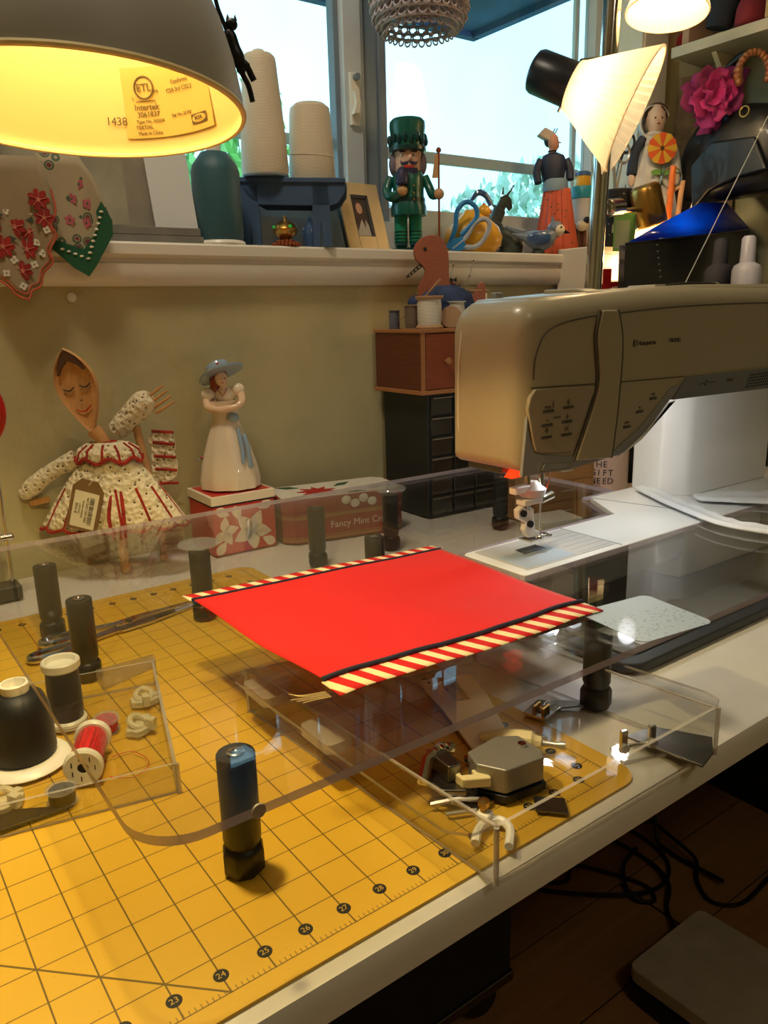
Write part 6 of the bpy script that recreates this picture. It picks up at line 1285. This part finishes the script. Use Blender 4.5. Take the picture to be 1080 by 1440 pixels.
shade_head((6.35, 6.4, 18.5), (0.9, 0.3, -3.0), None, 1.2, 1.75, 1.3, 2.2, 'brass', fl_, [(0.9, 0.5, 19.3), (3.0, 3.0, 19.4), (5.2, 5.6, 19.7)])
MB().lathe([(0.45, -0.9), (0.58, -0.8), (0.58, 1.0), (0.45, 1.1)], 18, 0, along((2.0, 1.7, 19.45), (2.2, 2.6, 0.4))).build('arm_joint', 'chrome', fl_)
shade_head((4.9, 1.2, 34.0), (-0.3, -0.4, -3.0), None, 1.3, 2.5, 3.3, 1.2, 'socket_black', fl_, [(1.25, 0.9, 34.2), (2.6, 1.0, 35.4), (4.8, 1.2, 36.2)])

# --- dark shelf unit and its contents
hu = thing('shelf_unit', 'black open shelf unit behind the sewing machine', 'shelf', (38.1, 20, 0))
for a in ((0, 17.3, 0, 10.4, 12.9, 13.4), (0, 17.3, 0, 10.4, 0.02, 0.5), (0, 0.5, 0, 10.4, 0.5, 12.9), (16.8, 17.3, 0, 10.4, 0.5, 12.9)): MB().box(*a).build('board', 'black_matte', hu, bevel=0.03)
MB().box(0, 17.3, 10.2, 10.4, 0.5, 12.9).build('back_panel', 'black_matte', hu)
bx = tag(place(MB().box(0, 9, 0, 5, 0, 1.6).build('storage_box', 'black_plastic', None, bevel=0.08), (39.0, 20.6, 0.52)), 'flat black storage box on the bottom of the shelf unit', 'box')
bs = thing('wicker_basket', 'reddish wicker basket on the flat black box in the shelf unit', 'basket', (39.6, 21.0, 2.13))
mat('wicker', (176, 100, 62), 0.7, var=0.3, vscale=20); mat('wicker_rim', (196, 140, 88), 0.7)
for k in range(22): MB().box(0.1 + k * 0.36, 0.38 + k * 0.36, 0, 0.2, 0.1, 1.5).build('reed', 'wicker', bs, bevel=0.03)
MB().box(0, 8.1, 0.2, 3.4, 0.0, 1.4).build('basket_wall', 'wicker', bs); MB().box(-0.05, 8.15, -0.08, 0.28, 1.45, 1.65).build('rim', 'wicker_rim', bs, bevel=0.05); MB().box(-0.05, 8.15, -0.06, 0.26, 0.0, 0.14).build('rim', 'wicker_rim', bs, bevel=0.05)
# blue translucent case
def blue():
    m = mat('blue_case', (6, 16, 110), 0.12, coat=0.5); p = m.node_tree.nodes['Principled BSDF']; p.inputs['Transmission Weight'].default_value = 0.0
    n = m.node_tree.nodes; l = m.node_tree.links; t = n.new('ShaderNodeBsdfTranslucent'); t.inputs['Color'].default_value = (0.01, 0.22, 1.0, 1); x = n.new('ShaderNodeMixShader'); x.inputs[0].default_value = 0.72
    l.new(p.outputs[0], x.inputs[1]); l.new(t.outputs[0], x.inputs[2]); l.new(x.outputs[0], n['Material Output'].inputs['Surface'])
blue(); mat('case_navy', (8, 12, 34), 0.15, coat=0.6)
bc = thing('blue_case', 'glossy dark blue case with a slanted translucent lid on the shelf unit', 'case', (38.3, 22.0, 13.41))
MB().loft([[(0, 0, 0), (14.9, 0, 0), (14.9, 2.2, 0), (0.6, 1.0, 0)], [(-0.1, 0, 3.55), (15.0, 0, 4.95), (15.0, 2.2, 5.0), (0.5, 1.0, 3.6)]]).build('case_body', 'case_navy', bc, bevel=0.08)
MB().add([(-0.1, 0, 3.56), (15.0, 0, 4.96), (15.0, 2.2, 7.2), (10.6, 1.6, 6.85), (5.5, 1.0, 5.3)], [(0, 1, 2, 3, 4)]).build('case_lid', 'blue_case', bc, solid=0.08)
MB().tube([(-0.1, 0, 3.58), (15.0, 0, 4.98)], 0.06, 6).build('lid_hinge', 'case_navy', bc)
for k in range(6): MB().cbox((3.3 + 0.12 * k, -0.03, 3.6 - 0.42 * k), (0.14, 0.03, 0.1), 0).build('scratch_mark', 'steel', bc)
# bottle in front of the blue case
bt = thing('white_bottle', 'white plastic bottle at the edge in front of the blue case', 'bottle', (51.3, 20.9, 13.41))
mat('bottle_white', (206, 206, 226), 0.35)
MB().lathe([(0, 0), (1.0, 0), (1.05, 0.1), (1.05, 2.0), (0.9, 2.3), (0.55, 2.5), (0, 2.5)], 28).build('bottle_body', 'bottle_white', bt); MB().lathe([(0, 2.5), (0.55, 2.5), (0.5, 4.2), (0.35, 4.4), (0, 4.4)], 24).build('cap', 'bottle_white', bt)
# white woven box, holder, scissors, tag, doll
wv = thing('white_box', 'white woven box behind the chrome pole on the shelf unit', 'box', (41.0, 26.95, 13.41))
mat('woven_white', (232, 222, 200), 0.8, bump=0.7, bscale=5)
MB().box(0, 11, 0, 3.4, 0, 3.9).build('box_body', 'woven_white', wv, bevel=0.1)
for k in range(4): MB().box(-0.03, 11.03, -0.04, 0.0, 0.5 + k * 0.95, 0.56 + k * 0.95).build('weave_line', 'hat_straw', wv)
ZW = 17.32
def dots(n, l, v):
    u = n.new('ShaderNodeTexVoronoi'); u.inputs['Scale'].default_value = 2.6; l.new(v, u.inputs['Vector']); return mixc(n, l, M_('LESS_THAN', n, l, u.outputs['Distance'], 0.13), (16, 17, 22), (200, 200, 210))
nodemat('polka', dots, 0.6)
ph = thing('polka_holder', 'black polka dot fabric holder full of tools behind the pole', 'holder', (44.4, 27.6, ZW), VIEW)
MB().lathe([(0, 0), (1.05, 0), (1.15, 4.0), (1.05, 4.1), (0.95, 3.9), (0.9, 0.2), (0, 0.2)], 24).build('holder_body', 'polka', ph)
def steelsc(x, y, rz, label, h_, m_='black_plastic'):
    t = thing('scissors', label, 'scissors', (x, y, ZW + 3.2), rz)
    for s_ in (-1, 1):
        MB().torus(0.62, 0.1, 22, 6, 0, TR(0.66 * s_, 0.05 * s_, h_) @ RX(90) @ Matrix.Diagonal((1, 1.15, 1, 1))).build('finger_ring', m_, t)
        MB().tube(spline([(0.5 * s_, 0.05 * s_, h_ - 0.6), (0.22 * s_, 0, h_ - 1.6), (-0.05 * s_, 0, 0.2), (-0.1 * s_, 0, -2.2)], 5), 0.12, 8).build('shank', m_, t)
steelsc(44.3, 27.8, VIEW, 'black handled scissors standing in the polka dot holder', 4.2); steelsc(43.6, 27.2, VIEW + 30, 'steel scissors behind the pole in the polka dot holder', 3.4, 'steel')
gt = thing('green_tag', 'green cardboard tag hanging below the lamp joint', 'tag', (42.6, 25.6, 16.8), VIEW)
mat('tag_green', (104, 156, 72), 0.6); mat('tag_print', (150, 160, 128), 0.6)
MB().prism([(-0.7, 0.1), (0.7, 0.0), (0.85, 0.2), (0.9, 3.0), (-0.7, 3.0)], -0.03, 0.03, 0, XZ).build('tag_card', 'tag_green', gt); MB().box(-0.6, 0.45, -0.05, -0.03, 0.3, 2.2).build('tag_label', 'tag_print', gt)
MB().tube([(0.1, 0, 3.0), (0.0, 0, 4.6)], 0.03, 5).build('tag_string', 'ink', gt)
rc = thing('red_clip', 'red plastic clip with a round hole on the white woven box front', 'clip', (40.7, 25.0, 13.41), VIEW)
MB().prism([(-0.9, 0), (1.0, 0), (1.1, 0.8), (0.6, 1.3), (0.0, 1.3), (0.0, 2.2), (-0.6, 2.2), (-0.6, 1.2), (-1.0, 0.9)], -0.15, 0.15, 0, XZ).build('clip_body', 'red_paint', rc, bevel=0.06)
MB().torus(0.45, 0.07, 20, 6, 0, TR(0.3, -0.16, 0.45) @ RX(90)).build('hole_ring', 'tile_cream', rc)
dl = thing('cloth_doll', 'doll in a white bonnet and apron with an orange flower', 'doll', (49.3, 28.2, ZW), VIEW)
mat('doll_white', (214, 214, 212), 0.8, var=0.05, bump=0.2, bscale=6); mat('doll_navy', (40, 48, 66), 0.8); mat('doll_skin', (232, 208, 188), 0.5); mat('petal_orange', (226, 96, 40), 0.6); mat('petal_yellow', (232, 190, 60), 0.6)
MB().lathe([(0, 0), (2.3, 0), (2.35, 0.3), (2.0, 3.0), (1.5, 5.4), (0.9, 7.2), (0.75, 8.2), (0, 8.2)], 40, 0, Matrix.Diagonal((1, 0.6, 1, 1)), True, lambda a, rr, zz: 0.12 * sin(11 * a) * (rr > 1)).build('dress', 'doll_white', dl)
MB().ball((0, 0, 8.0), (1.0, 0.6, 0.7)).build('shoulders', 'doll_white', dl)
for s_ in (-1, 1): a_ = MB().tube(spline([(0.85 * s_, 0, 8.2), (1.5 * s_, -0.1, 7.2), (1.75 * s_, -0.3, 5.6)], 4), [0.4] * 9, 10).build('sleeve', 'doll_navy' if s_ < 0 else 'doll_white', dl); MB().ball((1.78 * s_, -0.35, 5.2), (0.3, 0.25, 0.5)).build('hand', 'doll_skin', dl)
MB().loft([[(rx_ * cos(2 * pi * i / 18), -0.1 + rx_ * 0.85 * sin(2 * pi * i / 18), zz) for i in range(18)] for rx_, zz in ((0.3, 8.55), (0.6, 8.85), (0.75, 9.4), (0.72, 10.0), (0.45, 10.5))]).build('head', 'doll_skin', dl)
for s_ in (-1, 1): MB().ball((0.26 * s_, -0.72, 9.55), 0.07, 0, None, 8, 6).build('eye', 'hair_brown', dl)
MB().ball((0, -0.74, 9.15), (0.14, 0.04, 0.05), 0, None, 8, 6).build('mouth', 'porc_pink', dl); MB().ball((0, -0.78, 9.38), (0.07, 0.08, 0.08), 0, None, 8, 6).build('nose', 'doll_skin', dl)
MB().ball((0.08, 0.1, 9.95), (0.9, 0.72, 0.85)).build('hair', 'hair_brown', dl)
MB().loft([[(-0.15 + rx_ * cos(rad(20 + 8.2 * i)), yy + 0.1, 9.3 + rx_ * 1.1 * sin(rad(20 + 8.2 * i))) for i in range(30)] for rx_, yy in ((1.1, -0.55), (1.15, -0.2), (1.0, 0.4), (0.4, 0.8))], closed=False, cap=False).build('bonnet', 'doll_white', dl, solid=0.08)
MB().lathe([(0.7, 8.2), (0.85, 8.45), (0.5, 8.7)], 24, 0, Matrix.Diagonal((1, 0.8, 1, 1)), False).build('collar', 'doll_white', dl)
fo = MB().lathe([(0, -0.05), (0.2, -0.05), (0.2, 0.05), (0, 0.05)], 14, 0, TR(0.25, -1.15, 7.3) @ RX(90)).build('flower_centre', 'hair_brown', dl)
for k in range(12): MB().prism([(0.15, -0.05), (1.05, -0.3), (1.15, 0), (1.05, 0.3), (0.15, 0.05)], 0.0, 0.08, 0, TR(0.25, -1.12, 7.3) @ RX(90) @ RZ(30 * k)).build('flower_petal', 'petal_orange' if k % 2 else 'petal_yellow', fo)
MB().tube([(0.25, -1.1, 6.3), (0.3, -1.25, 4.6)], 0.05, 6).build('flower_stem', 'leaf_green', dl)
for s_ in (-1, 1): MB().ball((0.28 + 0.4 * s_, -1.15, 5.6), (0.4, 0.06, 0.22)).build('flower_leaf', 'tag_green', dl)
# tool cup behind the blue case
cpu = thing('tool_cup', 'dark cup of pencils and needles behind the blue case', 'cup', (48.2, 25.7, 13.41))
MB().lathe([(0, 0), (0.9, 0), (0.95, 4.6), (0.85, 4.6), (0.8, 0.2), (0, 0.2)], 24).build('cup', 'black_plastic', cpu)
def tool(name, p0, p1, r_, m_, label, cat, tip=None):
    o = MB().tube([p0, p1], r_, 8).build(name, m_); tag(o, label, cat); return o
mat('pencil_orange', (226, 120, 50), 0.5); mat('stick_tan', (206, 160, 116), 0.6)
tool('orange_pencil', (48.0, 25.9, 14), (47.6, 25.2, 23.0), [0.24, 0.24], 'pencil_orange', 'flat orange marking pencil standing in the dark tool cup', 'pencil')
tool('wooden_dowel', (48.2, 25.5, 14), (48.6, 25.0, 22.0), [0.2, 0.2], 'stick_tan', 'pale wooden dowel leaning in the dark tool cup', 'stick')
tool('knitting_needle', (48.4, 25.6, 14), (51.4, 24.6, 25.3), [0.1, 0.13], 'steel', 'long grey knitting needle leaning out of the tool cup', 'needle')
t = thing('scissors', 'small silver ring scissors in the dark tool cup', 'scissors', (48.1, 26.1, 17.6), VIEW)
MB().torus(0.75, 0.07, 24, 6, 0, TR(0.2, -0.6, 4.6) @ RX(90)).build('finger_ring', 'chrome', t); MB().tube([(0.2, -0.5, 3.85), (0.1, 0, 1.5), (0, 0, -2)], 0.1, 8).build('shank', 'black_plastic', t); MB().tube([(-0.1, -0.6, 3.5), (0.9, -0.6, 4.0)], [0.2, 0.1], 8).build('finger_rest', 'skin', t)

# --- right wall: textile, shelf, bag, rose, beads
mat('brown_textile', (122, 108, 84), 0.9, bump=1.0, bscale=8, var=0.2, vscale=8)
o = MB().grid(lambda u, v: (0.12 * sin(u * 9) + 0.1 * sin(v * 7) - 0.2, -u * 5.6, v * 17), 24, 24).build('textile_hanging', 'brown_textile', None, solid=0.1); place(o, (55.3, 30.4, 14.0)); tag(o, 'rough brown textile hanging on the side wall by the corner', 'textile')
ws = thing('wall_shelf', 'pale wall shelf high on the side wall', 'shelf', (55.55, 28.4, 31.4))
mat('shelf_pale', (196, 190, 168), 0.5)
MB().box(-4.5, 0, -26, 0, 0, 0.75).build('shelf_board', 'shelf_pale', ws, bevel=0.04)
for y in (-3, -20): MB().prism([(0, 0), (-3.2, 0), (0, -3.4)], y, y + 0.4, 0, XZ).build('bracket', 'shelf_pale', ws)
mat('panel_tan', (170, 140, 116), 0.6); mat('dark_cloth', (34, 40, 54), 0.85, bump=0.3, bscale=5); mat('crimson', (120, 26, 40), 0.8); mat('pink_red', (168, 44, 62), 0.7, bump=0.4, bscale=8); mat('kraft_box', (178, 156, 112), 0.7)
ZH = 32.16
o = MB().box(0, 3.6, 0, 0.6, 0, 9).build('tan_board', 'panel_tan', None, bevel=0.05); place(o, (51.6, 27.3, ZH)); tag(o, 'tan board standing at the end of the wall shelf', 'board')
o = MB().tube(spline([(0, 0, 1.0), (0.1, -0.4, 3.5), (0.2, -0.6, 6.5), (0, -0.3, 9)], 4), [0.9, 1.0, 1.05, 1.1, 1.15, 1.2, 1.2, 1.15, 1.1, 1.0, 0.95, 0.9, 0.8], 12).build('dark_garment', 'dark_cloth'); place(o, (52.9, 25.7, ZH - 0.1)); tag(o, 'dark blue rolled garment on the wall shelf', 'garment')
o = MB().loft([[(1.7 * s_ * cos(2 * pi * i / 20), 1.2 * s_ * sin(2 * pi * i / 20), zz) for i in range(20)] for s_, zz in ((0.95, 0), (1.05, 0.6), (1.0, 1.6), (0.7, 2.4))]).build('crimson_cloth', 'crimson', None, sub=1); place(o, (53.2, 24.6 - 1.6, ZH)); tag(o, 'folded crimson cloth on the wall shelf', 'cloth')
o = MB().box(-1.8, 1.8, -1.5, 1.5, 0, 4.6).build('cardboard_box', 'kraft_box', None, bevel=0.08); place(o, (53.0, 19.9, ZH), 12); tag(o, 'cream cardboard box on the wall shelf at the frame edge', 'box')
rd = thing('red_ornament', 'small red stuffed fish ornament hanging by the shelf corner', 'ornament', (54.9, 29.8, 33.6), 60)
MB().ball((0, 0, 0.1), (1.5, 0.5, 0.75)).build('body', 'pink_red', rd); MB().prism([(1.2, 0), (2.2, 0.6), (2.1, -0.9)], -0.2, 0.2, 0, XZ).build('tail', 'pink_red', rd, bevel=0.08); MB().tube([(0, 0, 0.7), (0.1, 0, 5)], 0.03, 5).build('string', 'ink', rd)
hb = thing('black_handbag', 'glossy black handbag hanging on the side wall above the blue case', 'bag', (52.0, 22.8, 18.6))
mat('black_gloss', (10, 12, 14), 0.42, coat=0.15, bump=0.25, bscale=3)
MB().loft([[(1.9 * s_ * cos(2 * pi * i / 28) * (1 + 0.06 * sin(5 * 2 * pi * i / 28)), 4.6 * s_ * sin(2 * pi * i / 28) * (1 + 0.05 * sin(4 * 2 * pi * i / 28)), zz) for i in range(28)] for s_, zz in ((0.75, 2.0), (0.98, 2.6), (1.05, 4.2), (0.95, 6.2), (0.75, 7.6), (0.4, 8.4), (0.1, 8.5))]).build('bag_body', 'black_gloss', hb, sub=1)
MB().tube(spline([(0, -2.6, 7.4), (0.3, -2.2, 10.6), (0.3, 0, 12.0), (0.3, 2.2, 10.6), (0, 2.6, 7.4)], 6), 0.28, 10).build('bag_handle', 'black_gloss', hb)
MB().prism([(-3.6, 3.4), (-1.4, 3.2), (0.8, 2.6), (2.2, 1.2), (2.6, 4.6), (1.0, 6.0), (-2.4, 5.8)], -2.1, -1.6, 0, Matrix(((0, 0, 1, 0), (1, 0, 0, 0), (0, 1, 0, 0), (0, 0, 0, 1)))).build('bag_flap', 'black_gloss', hb, bevel=0.2)
MB().torus(0.35, 0.07, 16, 6, 0, TR(-1.9, -1.4, 7.6) @ RY(90)).build('buckle', 'brass', hb)
rg = thing('folded_bag', 'dark leather bag with pale lining under the glossy handbag', 'bag', (52.5, 15.6, 18.0))
MB().loft([[(1.6 * s_ * cos(2 * pi * i / 20), 2.3 * s_ * sin(2 * pi * i / 20), zz) for i in range(20)] for s_, zz in ((0.9, 0), (1.05, 0.8), (1.0, 5.0), (0.7, 8.8), (0.2, 9.4))]).build('bag_body', 'dark_cloth', rg, sub=1); MB().box(-1.75, -1.6, -1.6, 1.6, 0.6, 1.4).build('lining', 'board_grey', rg, bevel=0.05)
ro = thing('tulle_rose', 'large magenta tulle rose pinned above the black handbag', 'fabric flower', (49.9, 23.8, 27.6), VIEW)
mat('magenta', (190, 34, 134), 0.6, sheen=0.3, var=0.15, vscale=4); mat('magenta_tulle', (190, 60, 150), 0.7, alpha=0.55)
random.seed(11)
for k in range(18):
    a = k * 137.5; r_ = 0.25 + 0.125 * k; L = 0.85 + 0.035 * k; r_ *= 0.78
    Mx = RX(90) @ RY(0) @ RZ(a) @ TR(r_ * 0.55, 0, 0.25 - 0.03 * k) @ RY(-55 + 2.4 * k)
    MB().grid(lambda u, v: ((v - 0.1) * L * 1.15, (u - 0.5) * L * 1.5 * (0.55 + 0.45 * sin(pi * v)), 0.28 * sin(pi * u) + 0.1 * sin(9 * u + k)), 8, 6, 0, Mx).build('petal', 'magenta' if k < 13 else 'magenta_tulle', ro, solid=0.02)
for k in range(3): MB().grid(lambda u, v: ((u - 0.5) * (2.6 - 0.5 * k) + 1.6 * v, 0.5 + 0.25 * sin(7 * u + k), -1.2 + 3.2 * v - 1.5 * k * 0.4), 10, 6).build('tulle_ruffle', 'magenta_tulle', ro, solid=0.02)
br = thing('bead_bracelet', 'loop of amber wooden beads above the tulle rose', 'beads', (51.2, 21.6, 28.3), VIEW)
mat('amber_bead', (150, 92, 50), 0.3, coat=0.4)
for k in range(15):
    a = rad(-20 + 225 * k / 14); MB().ball((1.1 * cos(a), 0, 0.6 + 1.3 * sin(a)), 0.34 if k > 11 else 0.27, 0, None, 10, 7).build('bead', 'amber_bead', br)
o = MB().lathe([(0, 0), (0.7, 0), (0.85, 0.5), (0.8, 1.2), (0.4, 1.5), (0, 1.5)], 20).build('glass_knob', 'porc_blue'); place(o, (51.5, 19.6, 27.9), rot=(rad(70), 0, 0)); tag(o, 'pale blue glass knob beside the wooden beads', 'knob')
# thread running up from the machine
o = MB().tube([(25.4, 9.0, 13.85), (36.9, 12.1, 22.9), (42, 13.4, 27)], 0.022, 5).build('sewing_thread', 'thread_white'); tag(o, 'single white thread running up from the top of the sewing machine', 'thread')
